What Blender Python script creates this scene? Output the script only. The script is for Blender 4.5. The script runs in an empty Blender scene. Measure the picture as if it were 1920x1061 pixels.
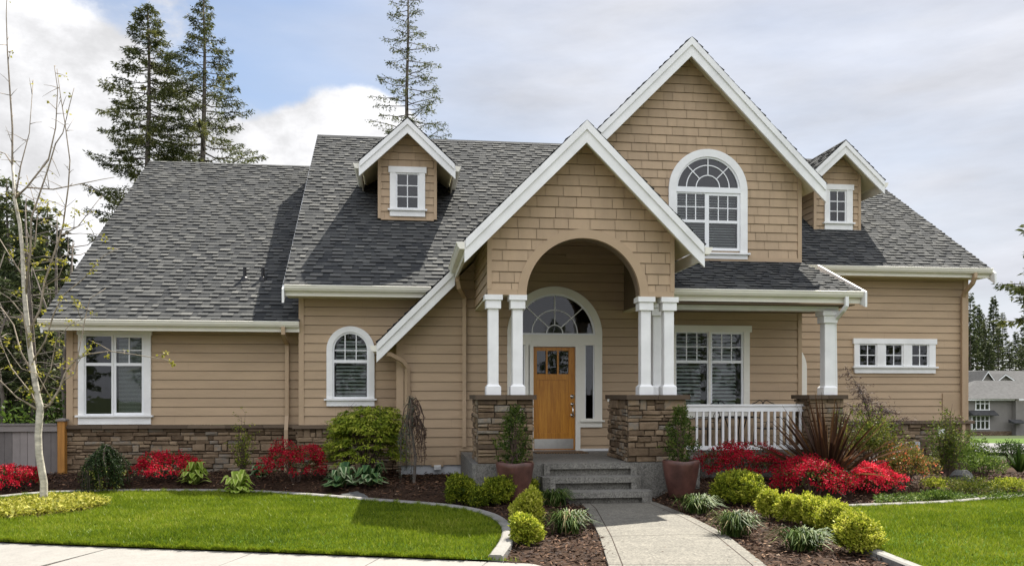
import bpy, math, random
import numpy as np
from mathutils import Vector, Matrix

random.seed(11)
RNG = np.random.default_rng(5)
SC = bpy.context.scene
COL = SC.collection
PI = math.pi

# ------------------------------------------------------------------ camera
F, UV, VH, ZE = 1592.0, 762.0, 740.0, 1.68     # focal length in photo pixels, depth vanishing point, horizon row, eye height
YAW = math.atan((960 - UV) / F)
CA, SA = math.cos(YAW), math.sin(YAW)
cam = bpy.data.cameras.new("camera")
cam_o = bpy.data.objects.new("camera", cam)
COL.objects.link(cam_o)
cam_o.location = (0, 0, ZE)
cam_o.rotation_euler = (PI / 2, 0, -YAW)
cam.sensor_width = 36.0
cam.lens = F / 1920 * 36
cam.shift_y = (VH - 530.5) / 1920
cam.clip_start = 0.1
cam.clip_end = 2000
SC.camera = cam_o

# ------------------------------------------------------------------ light and exposure
SUNV = Vector((0.37, 0.585, 1.0)).normalized()     # towards the sun: high, behind the house, to the right
EXPOSURE = 1.45
SC.view_settings.view_transform = 'Standard'
SC.view_settings.look = 'None'
SC.view_settings.gamma = 1
SC.view_settings.use_curve_mapping = False
SC.view_settings.exposure = EXPOSURE
SC.cycles.max_bounces = 8
SC.cycles.transparent_max_bounces = 12
try:
    SC.cycles.use_denoising = True
except Exception:
    pass
sun = bpy.data.lights.new("sun", 'SUN')
sun.energy = 4.3
sun.angle = math.radians(0.5)
sun.color = (1.0, 0.95, 0.86)
sun_o = bpy.data.objects.new("sun", sun)
COL.objects.link(sun_o)
sun_o.location = SUNV * 60
sun_o.rotation_euler = SUNV.to_track_quat('Z', 'Y').to_euler()


class NT:
    """small helper to write node trees"""
    def __init__(self, nt):
        self.nt = nt
    def n(self, typ, **kw):
        nd = self.nt.nodes.new(typ)
        for k, v in kw.items():
            setattr(nd, k, v)
        return nd
    def l(self, a, b):
        self.nt.links.new(a, b)
    def math(self, op, a, b=None, c=None, clamp=False):
        nd = self.n('ShaderNodeMath', operation=op, use_clamp=clamp)
        for i, v in enumerate((a, b, c)):
            if v is None:
                continue
            if isinstance(v, (int, float)):
                nd.inputs[i].default_value = v
            else:
                self.l(v, nd.inputs[i])
        return nd.outputs[0]
    def smooth(self, v, lo, hi, a=0.0, b=1.0):
        nd = self.n('ShaderNodeMapRange', interpolation_type='SMOOTHSTEP')
        self.l(v, nd.inputs[0])
        for i, x in enumerate((lo, hi, a, b)):
            nd.inputs[i + 1].default_value = x
        return nd.outputs[0]
    def mix(self, f, a, b):
        nd = self.n('ShaderNodeMix', data_type='RGBA')
        if isinstance(f, (int, float)):
            nd.inputs[0].default_value = f
        else:
            self.l(f, nd.inputs[0])
        for i, v in ((6, a), (7, b)):
            if isinstance(v, tuple):
                nd.inputs[i].default_value = v + (1,) if len(v) == 3 else v
            else:
                self.l(v, nd.inputs[i])
        return nd.outputs[2]
    def noise(self, vec, scale, detail=3, rough=0.55, w=None):
        nd = self.n('ShaderNodeTexNoise')
        nd.inputs['Scale'].default_value = scale
        nd.inputs['Detail'].default_value = detail
        nd.inputs['Roughness'].default_value = rough
        if vec is not None:
            self.l(vec, nd.inputs['Vector'])
        return nd.outputs['Fac']
    def ramp(self, f, stops):
        nd = self.n('ShaderNodeValToRGB')
        el = nd.color_ramp.elements
        while len(el) < len(stops):
            el.new(0.5)
        for e, (p, c) in zip(el, stops):
            e.position = p
            e.color = tuple(c) + (1,)
        self.l(f, nd.inputs[0])
        return nd.outputs[0]


def dirv(u, v):
    """world direction of a point of the sky"""
    t = (u - 960) / F
    w = (VH - v) / F
    return Vector((t * CA + SA, CA - t * SA, w)).normalized()


def build_world():
    w = bpy.data.worlds.new("World")
    SC.world = w
    w.use_nodes = True
    nt = w.node_tree
    nt.nodes.clear()
    T = NT(nt)
    out = T.n('ShaderNodeOutputWorld')
    sky = T.n('ShaderNodeTexSky', sky_type='NISHITA')
    sky.sun_disc = False
    sky.sun_elevation = math.asin(SUNV.z)
    sky.sun_rotation = math.atan2(SUNV.x, SUNV.y)
    bg_sky = T.n('ShaderNodeBackground')
    T.l(sky.outputs[0], bg_sky.inputs[0])
    bg_sky.inputs[1].default_value = 0.054
    tc = T.n('ShaderNodeTexCoord')
    D = tc.outputs['Generated']
    sep = T.n('ShaderNodeSeparateXYZ')
    T.l(D, sep.inputs[0])
    dx, dy, dz = sep.outputs
    mp = T.n('ShaderNodeMapping')
    mp.inputs['Scale'].default_value = (1, 1, 1.6)
    mp.inputs['Location'].default_value = (0.3, 0.2, 0.1)
    T.l(D, mp.inputs[0])
    V = mp.outputs[0]
    big = T.noise(V, 3.0, 6, 0.58)
    fine = T.noise(V, 10.0, 8, 0.66)
    # cumulus: noise pushed up where the clouds stand
    bias = None
    for (u, v, rad, amt) in ((40, 170, 0.10, .55), (150, 250, 0.09, .5), (90, 400, 0.15, .6), (-200, 330, 0.22, .5), (640, 250, 0.06, .66), (720, 258, 0.05, .55),
                             (535, 305, 0.05, .58), (330, -10, 0.05, .3), (360, 300, 0.1, .4)):
        d = dirv(u, v)
        vd = T.n('ShaderNodeVectorMath', operation='DISTANCE')
        T.l(D, vd.inputs[0])
        vd.inputs[1].default_value = d
        g = T.smooth(vd.outputs['Value'], rad * 1.5, 0.0, 0.0, amt)
        bias = g if bias is None else T.math('ADD', bias, g)
    bias = T.math('MINIMUM', bias, 0.62)
    n2 = T.math('ADD', T.math('MULTIPLY', big, 0.52), T.math('MULTIPLY', fine, 0.48))
    cum = T.math('ADD', n2, T.math('SUBTRACT', bias, 0.36))
    cum = T.smooth(cum, 0.33, 0.50)
    # thin high veil, thicker to the right and behind
    az = T.math('DIVIDE', dx, T.math('MAXIMUM', T.math('ABSOLUTE', dy), 0.05))
    mp2 = T.n('ShaderNodeMapping')
    mp2.inputs['Scale'].default_value = (1.2, 0.7, 4.5)
    mp2.inputs['Rotation'].default_value = (0, 0.5, 0)
    T.l(D, mp2.inputs[0])
    streak = T.noise(mp2.outputs[0], 2.3, 5, 0.5)
    n_soft = T.noise(mp2.outputs[0], 4.0, 6, 0.6)
    veil = T.smooth(az, -0.25, 0.22, 0.24, 0.92)
    veil = T.math('ADD', veil, T.math('MULTIPLY', T.math('SUBTRACT', streak, 0.5), 1.25), clamp=True)
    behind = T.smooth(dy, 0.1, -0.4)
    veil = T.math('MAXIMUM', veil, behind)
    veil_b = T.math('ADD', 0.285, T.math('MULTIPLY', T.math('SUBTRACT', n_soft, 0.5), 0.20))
    # added unseen brightness behind the camera, stronger high up, fills the shaded facade
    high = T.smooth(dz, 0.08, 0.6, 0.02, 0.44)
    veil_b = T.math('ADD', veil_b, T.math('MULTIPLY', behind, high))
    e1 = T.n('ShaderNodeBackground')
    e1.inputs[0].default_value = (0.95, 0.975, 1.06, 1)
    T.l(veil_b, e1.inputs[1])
    # cumulus brightness: bright rims, greyer bellies
    belly = T.noise(V, 6.5, 8, 0.62)
    cum_b = T.smooth(belly, 0.36, 0.64, 0.275, 0.42)
    e2 = T.n('ShaderNodeBackground')
    e2.inputs[0].default_value = (1.0, 1.0, 1.02, 1)
    T.l(cum_b, e2.inputs[1])
    m1 = T.n('ShaderNodeMixShader')
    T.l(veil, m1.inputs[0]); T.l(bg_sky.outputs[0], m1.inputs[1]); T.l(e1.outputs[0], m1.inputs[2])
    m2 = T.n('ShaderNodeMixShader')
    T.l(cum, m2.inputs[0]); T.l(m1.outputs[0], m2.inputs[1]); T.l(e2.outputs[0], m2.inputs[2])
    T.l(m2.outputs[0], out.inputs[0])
    w.cycles.sampling_method = 'AUTOMATIC'


build_world()


# ------------------------------------------------------------------ photo point -> place in the scene (known depth or known height)
def P(u, v, Y):
    t = (u - 960) / F
    d = CA - t * SA
    return (Y * (t * CA + SA) / d, ZE - (v - VH) * Y / d / F)

def PX(u, Y):
    return P(u, VH, Y)[0]

def PZ(u, v, Y):
    return P(u, v, Y)[1]

def G(u, v, Z=0.0):
    D = (ZE - Z) * F / (v - VH)
    t = (u - 960) / F
    return (D * (t * CA + SA), D * (CA - t * SA))


# ------------------------------------------------------------------ materials
MATS = {}

def new_mat(name):
    m = bpy.data.materials.new(name)
    m.use_nodes = True
    nt = m.node_tree
    nt.nodes.clear()
    T = NT(nt)
    out = T.n('ShaderNodeOutputMaterial')
    MATS[name] = m
    return m, T, out


def paint(name, col, rough=0.55, var=0.06, scale=6.0, bump=0.0, bscale=60.0, metallic=0.0, tintvar=0.0, stretch=(1, 1, 1), spec=0.35):
    """painted or plain surface with slight uneven tone, fine relief and per-face variation"""
    m, T, out = new_mat(name)
    b = T.n('ShaderNodeBsdfPrincipled')
    tc = T.n('ShaderNodeTexCoord')
    mp = T.n('ShaderNodeMapping')
    mp.inputs['Scale'].default_value = stretch
    T.l(tc.outputs['Object'], mp.inputs[0])
    n1 = T.noise(mp.outputs[0], scale, 5, 0.6)
    lo = tuple(c * (1 - var * 1.6) for c in col)
    hi = tuple(min(1, c * (1 + var * 1.4)) for c in col)
    c = T.ramp(n1, [(0.3, lo), (0.7, hi)])
    if tintvar:
        at = T.n('ShaderNodeAttribute', attribute_name='tint')
        f = T.math('MULTIPLY', T.math('SUBTRACT', at.outputs['Fac'], 0.5), tintvar)
        hs = T.n('ShaderNodeHueSaturation')
        T.l(T.math('ADD', f, 1.0), hs.inputs['Value'])
        T.l(c, hs.inputs['Color'])
        c = hs.outputs[0]
    T.l(c, b.inputs['Base Color'])
    b.inputs['Roughness'].default_value = rough
    b.inputs['Metallic'].default_value = metallic
    b.inputs['Specular IOR Level'].default_value = spec
    if bump:
        n2 = T.noise(mp.outputs[0], bscale, 4, 0.6)
        bp = T.n('ShaderNodeBump')
        bp.inputs['Strength'].default_value = bump
        bp.inputs['Distance'].default_value = 0.01
        T.l(n2, bp.inputs['Height'])
        T.l(bp.outputs[0], b.inputs['Normal'])
    T.l(b.outputs[0], out.inputs[0])
    return m


def tinted(name, stops, rough=0.8, nscale=30.0, nvar=0.35, bump=0.3, spec=0.25, bscale=None, metallic=0):
    """colour chosen per face from a range, with grain"""
    m, T, out = new_mat(name)
    b = T.n('ShaderNodeBsdfPrincipled')
    tc = T.n('ShaderNodeTexCoord')
    at = T.n('ShaderNodeAttribute', attribute_name='tint')
    n1 = T.noise(tc.outputs['Object'], nscale, 4, 0.65)
    f = T.math('ADD', at.outputs['Fac'], T.math('MULTIPLY', T.math('SUBTRACT', n1, 0.5), nvar), clamp=True)
    c = T.ramp(f, stops)
    T.l(c, b.inputs['Base Color'])
    b.inputs['Roughness'].default_value = rough
    b.inputs['Metallic'].default_value = metallic
    b.inputs['Specular IOR Level'].default_value = spec
    if bump:
        n2 = T.noise(tc.outputs['Object'], bscale or nscale * 2, 4, 0.6)
        bp = T.n('ShaderNodeBump')
        bp.inputs['Strength'].default_value = bump
        bp.inputs['Distance'].default_value = 0.012
        T.l(n2, bp.inputs['Height'])
        T.l(bp.outputs[0], b.inputs['Normal'])
    T.l(b.outputs[0], out.inputs[0])
    return m


def leafmat(name, stops, transl=0.3, rough=0.55, spec=0.14):
    m, T, out = new_mat(name)
    b = T.n('ShaderNodeBsdfPrincipled')
    at = T.n('ShaderNodeAttribute', attribute_name='tint')
    c = T.ramp(at.outputs['Fac'], stops)
    oi = T.n('ShaderNodeObjectInfo')
    hs = T.n('ShaderNodeHueSaturation')
    T.l(T.math('ADD', T.math('MULTIPLY', oi.outputs['Random'], 0.25), 0.88), hs.inputs['Value'])
    T.l(c, hs.inputs['Color'])
    c = hs.outputs[0]
    T.l(c, b.inputs['Base Color'])
    b.inputs['Roughness'].default_value = rough
    b.inputs['Specular IOR Level'].default_value = spec
    tr = T.n('ShaderNodeBsdfTranslucent')
    T.l(c, tr.inputs[0])
    mx = T.n('ShaderNodeMixShader')
    mx.inputs[0].default_value = transl
    T.l(b.outputs[0], mx.inputs[1]); T.l(tr.outputs[0], mx.inputs[2])
    T.l(mx.outputs[0], out.inputs[0])
    return m


paint('siding_paint', (0.415, 0.302, 0.190), 0.6, 0.075, 1.1, 0.10, 40, tintvar=0.12, stretch=(0.6, 0.6, 3))
paint('shingle_paint', (0.420, 0.306, 0.194), 0.62, 0.05, 2.0, 0.15, 50, tintvar=0.14, stretch=(3, 3, 0.7))
paint('tan_trim', (0.420, 0.306, 0.194), 0.55, 0.04, 2)
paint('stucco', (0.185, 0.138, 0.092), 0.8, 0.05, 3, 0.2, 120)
paint('white_trim', (0.79, 0.79, 0.77), 0.5, 0.055, 2.2, 0.05, 30)
paint('cream_trim', (0.78, 0.755, 0.66), 0.4, 0.03, 2)
paint('soffit_paint', (0.62, 0.57, 0.38), 0.6, 0.05, 2)
paint('sash_vinyl', (0.80, 0.81, 0.81), 0.35, 0.02, 3)
paint('blind_slat', (0.80, 0.80, 0.76), 0.5, 0.04, 3)
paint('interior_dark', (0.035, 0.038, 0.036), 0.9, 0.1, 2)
paint('dark_metal', (0.03, 0.027, 0.025), 0.45, 0.1, 8, metallic=0.6)
paint('steel', (0.62, 0.61, 0.58), 0.32, 0.05, 10, metallic=1.0)
paint('nickel', (0.62, 0.58, 0.52), 0.25, 0.05, 10, metallic=1.0)
paint('grey_box', (0.40, 0.41, 0.41), 0.5, 0.05, 5)
paint('vent_pipe_black', (0.02, 0.02, 0.022), 0.5, 0.05, 5)
paint('rock', (0.085, 0.085, 0.08), 0.9, 0.35, 5, 0.8, 14)
paint('terracotta', (0.105, 0.047, 0.036), 0.33, 0.35, 3.2, 0.15, 18, spec=0.5)
paint('soil', (0.035, 0.022, 0.015), 0.95, 0.4, 20, 0.6, 40)
paint('bark_grey', (0.135, 0.115, 0.095), 0.9, 0.35, 6, 0.7, 25)
paint('bark_dark', (0.055, 0.040, 0.032), 0.9, 0.3, 9, 0.6, 40)
paint('bark_birch', (0.46, 0.425, 0.35), 0.75, 0.28, 7, 0.4, 30, stretch=(1, 1, 2.5))
paint('bark_limb', (0.27, 0.225, 0.17), 0.85, 0.3, 8)
paint('twig_brown', (0.09, 0.06, 0.045), 0.85, 0.3, 9)
paint('post_wood', (0.36, 0.165, 0.035), 0.6, 0.15, 5, 0.2, 30, stretch=(5, 5, 0.6))
paint('neighbour_wall', (0.21, 0.195, 0.175), 0.7, 0.06, 1.0)
paint('neighbour_roof', (0.062, 0.061, 0.060), 0.9, 0.2, 2.5, 0.3, 10)
paint('road_asphalt', (0.13, 0.125, 0.12), 0.9, 0.15, 8, 0.3, 120)
tinted('roof_shingle', [(0.0, (0.016, 0.017, 0.019)), (0.3, (0.042, 0.044, 0.045)), (0.6, (0.084, 0.085, 0.081)), (0.85, (0.135, 0.134, 0.124)), (1.0, (0.18, 0.178, 0.162))], 0.92, 18, 0.25, 0.5, 0.15, 180)
tinted('ledge_stone', [(0.0, (0.052, 0.038, 0.027)), (0.25, (0.115, 0.078, 0.046)), (0.5, (0.21, 0.150, 0.094)), (0.7, (0.255, 0.185, 0.115)), (0.85, (0.18, 0.160, 0.130)), (1.0, (0.32, 0.26, 0.18))], 0.85, 9, 0.55, 0.9, 0.25, 26)
tinted('stone_cap', [(0.0, (0.085, 0.060, 0.040)), (1.0, (0.155, 0.115, 0.078))], 0.8, 14, 0.4, 0.5, 0.3, 30)
tinted('fence_board', [(0.0, (0.125, 0.112, 0.104)), (0.5, (0.20, 0.178, 0.164)), (1.0, (0.30, 0.265, 0.245))], 0.8, 5, 0.5, 0.3, 0.2, 40)
tinted('mulch_chip', [(0.0, (0.012, 0.007, 0.005)), (0.45, (0.050, 0.025, 0.014)), (0.75, (0.13, 0.066, 0.034)), (0.93, (0.24, 0.145, 0.085)), (1.0, (0.42, 0.32, 0.23))], 0.85, 30, 0.2, 0.0)
leafmat('grass_blade', [(0.0, (0.040, 0.078, 0.004)), (0.45, (0.145, 0.200, 0.010)), (0.8, (0.240, 0.285, 0.022)), (1.0, (0.36, 0.34, 0.08))], 0.35, 0.45)
leafmat('boxwood_leaf', [(0.0, (0.035, 0.060, 0.006)), (0.35, (0.17, 0.215, 0.016)), (0.7, (0.41, 0.43, 0.040)), (1.0, (0.62, 0.60, 0.12))], 0.35)
leafmat('dark_boxwood_leaf', [(0.0, (0.012, 0.026, 0.008)), (0.6, (0.035, 0.062, 0.016)), (1.0, (0.075, 0.110, 0.030))], 0.25)
leafmat('potted_boxwood_leaf', [(0.0, (0.015, 0.034, 0.008)), (0.5, (0.066, 0.098, 0.018)), (1.0, (0.17, 0.20, 0.04))], 0.3)
leafmat('azalea_leaf', [(0.0, (0.030, 0.045, 0.012)), (0.6, (0.09, 0.11, 0.026)), (1.0, (0.26, 0.25, 0.07))], 0.3)
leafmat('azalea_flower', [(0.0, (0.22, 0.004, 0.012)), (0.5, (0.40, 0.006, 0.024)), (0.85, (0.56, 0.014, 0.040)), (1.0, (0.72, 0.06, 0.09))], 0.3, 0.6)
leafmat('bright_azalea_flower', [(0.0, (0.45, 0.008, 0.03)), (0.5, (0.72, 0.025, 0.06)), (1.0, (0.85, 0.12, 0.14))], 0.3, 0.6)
leafmat('shrub_leaf', [(0.0, (0.05, 0.085, 0.010)), (0.4, (0.18, 0.24, 0.022)), (0.75, (0.37, 0.42, 0.045)), (1.0, (0.56, 0.56, 0.10))], 0.4)
leafmat('hosta_leaf', [(0.0, (0.035, 0.085, 0.035)), (0.5, (0.075, 0.150, 0.055)), (0.75, (0.16, 0.26, 0.08)), (1.0, (0.52, 0.58, 0.36))], 0.3)
leafmat('lime_hosta_leaf', [(0.0, (0.12, 0.19, 0.020)), (0.6, (0.27, 0.37, 0.045)), (1.0, (0.52, 0.58, 0.18))], 0.35)
leafmat('needle_dark', [(0.0, (0.008, 0.018, 0.006)), (0.6, (0.026, 0.048, 0.014)), (0.9, (0.065, 0.090, 0.020)), (1.0, (0.26, 0.27, 0.05))], 0.2)
leafmat('needle_fir', [(0.0, (0.024, 0.034, 0.010)), (0.5, (0.080, 0.094, 0.026)), (1.0, (0.17, 0.17, 0.05))], 0.35)
leafmat('needle_far', [(0.0, (0.026, 0.038, 0.016)), (0.5, (0.072, 0.092, 0.034)), (1.0, (0.16, 0.175, 0.065))], 0.35)
leafmat('needle_grey', [(0.0, (0.045, 0.065, 0.045)), (1.0, (0.19, 0.22, 0.16))], 0.2)
leafmat('birch_leaf', [(0.0, (0.14, 0.15, 0.015)), (0.6, (0.34, 0.32, 0.04)), (1.0, (0.52, 0.46, 0.10))], 0.45)
leafmat('gold_cover_leaf', [(0.0, (0.09, 0.11, 0.010)), (0.5, (0.30, 0.30, 0.03)), (1.0, (0.60, 0.55, 0.14))], 0.35)
leafmat('flax_leaf', [(0.0, (0.026, 0.014, 0.010)), (0.45, (0.075, 0.038, 0.022)), (0.75, (0.17, 0.088, 0.034)), (1.0, (0.34, 0.21, 0.07))], 0.25, 0.4)
leafmat('liriope_leaf', [(0.0, (0.012, 0.028, 0.005)), (0.6, (0.042, 0.075, 0.012)), (0.9, (0.095, 0.14, 0.030)), (1.0, (0.22, 0.18, 0.09))], 0.18)
leafmat('maple_leaf', [(0.0, (0.018, 0.010, 0.012)), (0.7, (0.050, 0.026, 0.026)), (1.0, (0.10, 0.05, 0.035))], 0.3)
leafmat('yellow_green_leaf', [(0.0, (0.030, 0.055, 0.008)), (0.5, (0.095, 0.125, 0.016)), (1.0, (0.27, 0.26, 0.05))], 0.3)
leafmat('redtip_leaf', [(0.0, (0.05, 0.06, 0.012)), (0.55, (0.15, 0.15, 0.03)), (0.72, (0.30, 0.17, 0.05)), (1.0, (0.62, 0.14, 0.08))], 0.35)
leafmat('cover_leaf', [(0.0, (0.025, 0.05, 0.008)), (0.6, (0.085, 0.14, 0.020)), (1.0, (0.22, 0.28, 0.06))], 0.35)


def mat_door():
    m, T, out = new_mat('door_wood')
    b = T.n('ShaderNodeBsdfPrincipled')
    tc = T.n('ShaderNodeTexCoord')
    mp = T.n('ShaderNodeMapping')
    mp.inputs['Scale'].default_value = (9, 9, 0.55)
    T.l(tc.outputs['Object'], mp.inputs[0])
    n1 = T.noise(mp.outputs[0], 3.2, 6, 0.65)
    n2 = T.noise(mp.outputs[0], 14, 3, 0.6)
    f = T.math('ADD', T.math('MULTIPLY', n1, 0.75), T.math('MULTIPLY', n2, 0.25))
    T.l(T.ramp(f, [(0.32, (0.28, 0.096, 0.007)), (0.5, (0.46, 0.185, 0.014)), (0.68, (0.60, 0.275, 0.028))]), b.inputs['Base Color'])
    b.inputs['Roughness'].default_value = 0.36
    T.l(b.outputs[0], out.inputs[0])

def mat_glass():
    m, T, out = new_mat('window_glass')
    fr = T.n('ShaderNodeFresnel')
    fr.inputs[0].default_value = 1.75
    tr = T.n('ShaderNodeBsdfTransparent')
    tr.inputs[0].default_value = (0.80, 0.88, 0.86, 1)
    gl = T.n('ShaderNodeBsdfGlossy')
    gl.inputs['Color'].default_value = (1, 1, 1, 1)
    gl.inputs['Roughness'].default_value = 0.015
    tc = T.n('ShaderNodeTexCoord')
    n = T.noise(tc.outputs['Object'], 2.2, 2, 0.5)
    bp = T.n('ShaderNodeBump')
    bp.inputs['Strength'].default_value = 0.04
    bp.inputs['Distance'].default_value = 0.05
    T.l(n, bp.inputs['Height'])
    T.l(bp.outputs[0], gl.inputs['Normal'])
    mx = T.n('ShaderNodeMixShader')
    T.l(fr.outputs[0], mx.inputs[0]); T.l(tr.outputs[0], mx.inputs[1]); T.l(gl.outputs[0], mx.inputs[2])
    T.l(mx.outputs[0], out.inputs[0])

def mat_concrete(name, base, agg=0.5, stain=0.22):
    m, T, out = new_mat(name)
    b = T.n('ShaderNodeBsdfPrincipled')
    tc = T.n('ShaderNodeTexCoord')
    O = tc.outputs['Object']
    n1 = T.math('ADD', T.math('MULTIPLY', T.noise(O, 1.1, 8, 0.68), 0.6), T.math('MULTIPLY', T.noise(O, 7.0, 5, 0.6), 0.4))
    vor = T.n('ShaderNodeTexVoronoi')
    vor.inputs['Scale'].default_value = 52
    T.l(O, vor.inputs['Vector'])
    c1 = T.ramp(n1, [(0.3, tuple(c * (1 - stain) for c in base)), (0.7, tuple(c * (1 + stain) for c in base))])
    hs = T.n('ShaderNodeHueSaturation')
    T.l(T.math('ADD', T.math('MULTIPLY', T.math('SUBTRACT', vor.outputs['Color'], 0.5), agg), 1.0), hs.inputs['Value'])
    T.l(c1, hs.inputs['Color'])
    T.l(hs.outputs[0], b.inputs['Base Color'])
    b.inputs['Roughness'].default_value = 0.85
    bp = T.n('ShaderNodeBump')
    bp.inputs['Strength'].default_value = 0.4
    bp.inputs['Distance'].default_value = 0.004
    T.l(vor.outputs['Distance'], bp.inputs['Height'])
    T.l(bp.outputs[0], b.inputs['Normal'])
    T.l(b.outputs[0], out.inputs[0])

def mat_ground(name, stops, scale, detail=6, bump=0.5):
    m, T, out = new_mat(name)
    b = T.n('ShaderNodeBsdfPrincipled')
    tc = T.n('ShaderNodeTexCoord')
    O = tc.outputs['Object']
    n = T.math('ADD', T.math('MULTIPLY', T.noise(O, scale, detail, 0.7), 0.65), T.math('MULTIPLY', T.noise(O, scale * 0.08, 3, 0.5), 0.35))
    T.l(T.ramp(n, stops), b.inputs['Base Color'])
    b.inputs['Roughness'].default_value = 0.95
    b.inputs['Specular IOR Level'].default_value = 0.1
    bp = T.n('ShaderNodeBump')
    bp.inputs['Strength'].default_value = bump
    bp.inputs['Distance'].default_value = 0.03
    T.l(n, bp.inputs['Height'])
    T.l(bp.outputs[0], b.inputs['Normal'])
    T.l(b.outputs[0], out.inputs[0])

def mat_mat():
    m, T, out = new_mat('doormat_weave')
    b = T.n('ShaderNodeBsdfPrincipled')
    tc = T.n('ShaderNodeTexCoord')
    wv = T.n('ShaderNodeTexWave')
    wv.inputs['Scale'].default_value = 6
    wv.inputs['Distortion'].default_value = 1.5
    T.l(tc.outputs['Object'], wv.inputs['Vector'])
    T.l(T.ramp(wv.outputs['Fac'], [(0.35, (0.05, 0.03, 0.018)), (0.65, (0.20, 0.115, 0.045))]), b.inputs['Base Color'])
    b.inputs['Roughness'].default_value = 0.95
    T.l(b.outputs[0], out.inputs[0])

mat_door(); mat_glass(); mat_mat()
mat_concrete('concrete_deck', (0.150, 0.142, 0.122), 1.1, 0.28)
mat_concrete('concrete_walk', (0.138, 0.127, 0.102), 0.9, 0.26)
mat_concrete('concrete_side', (0.225, 0.212, 0.19), 0.16, 0.16)
mat_concrete('concrete_curb', (0.21, 0.20, 0.18), 0.25)
mat_concrete('foundation', (0.52, 0.53, 0.54), 0.06, 0.05)
mat_ground('lawn_soil', [(0.3, (0.030, 0.062, 0.006)), (0.7, (0.060, 0.115, 0.012))], 30)
mat_ground('mulch_soil', [(0.3, (0.014, 0.009, 0.006)), (0.55, (0.045, 0.026, 0.016)), (0.75, (0.10, 0.06, 0.035))], 38)
mat_ground('far_ground', [(0.3, (0.028, 0.042, 0.014)), (0.6, (0.050, 0.062, 0.024)), (0.8, (0.10, 0.075, 0.045))], 0.4)
mat_ground('far_lawn', [(0.3, (0.05, 0.095, 0.012)), (0.7, (0.08, 0.13, 0.02))], 3)
paint('far_road', (0.17, 0.165, 0.165), 0.9, 0.1, 1)

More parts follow.
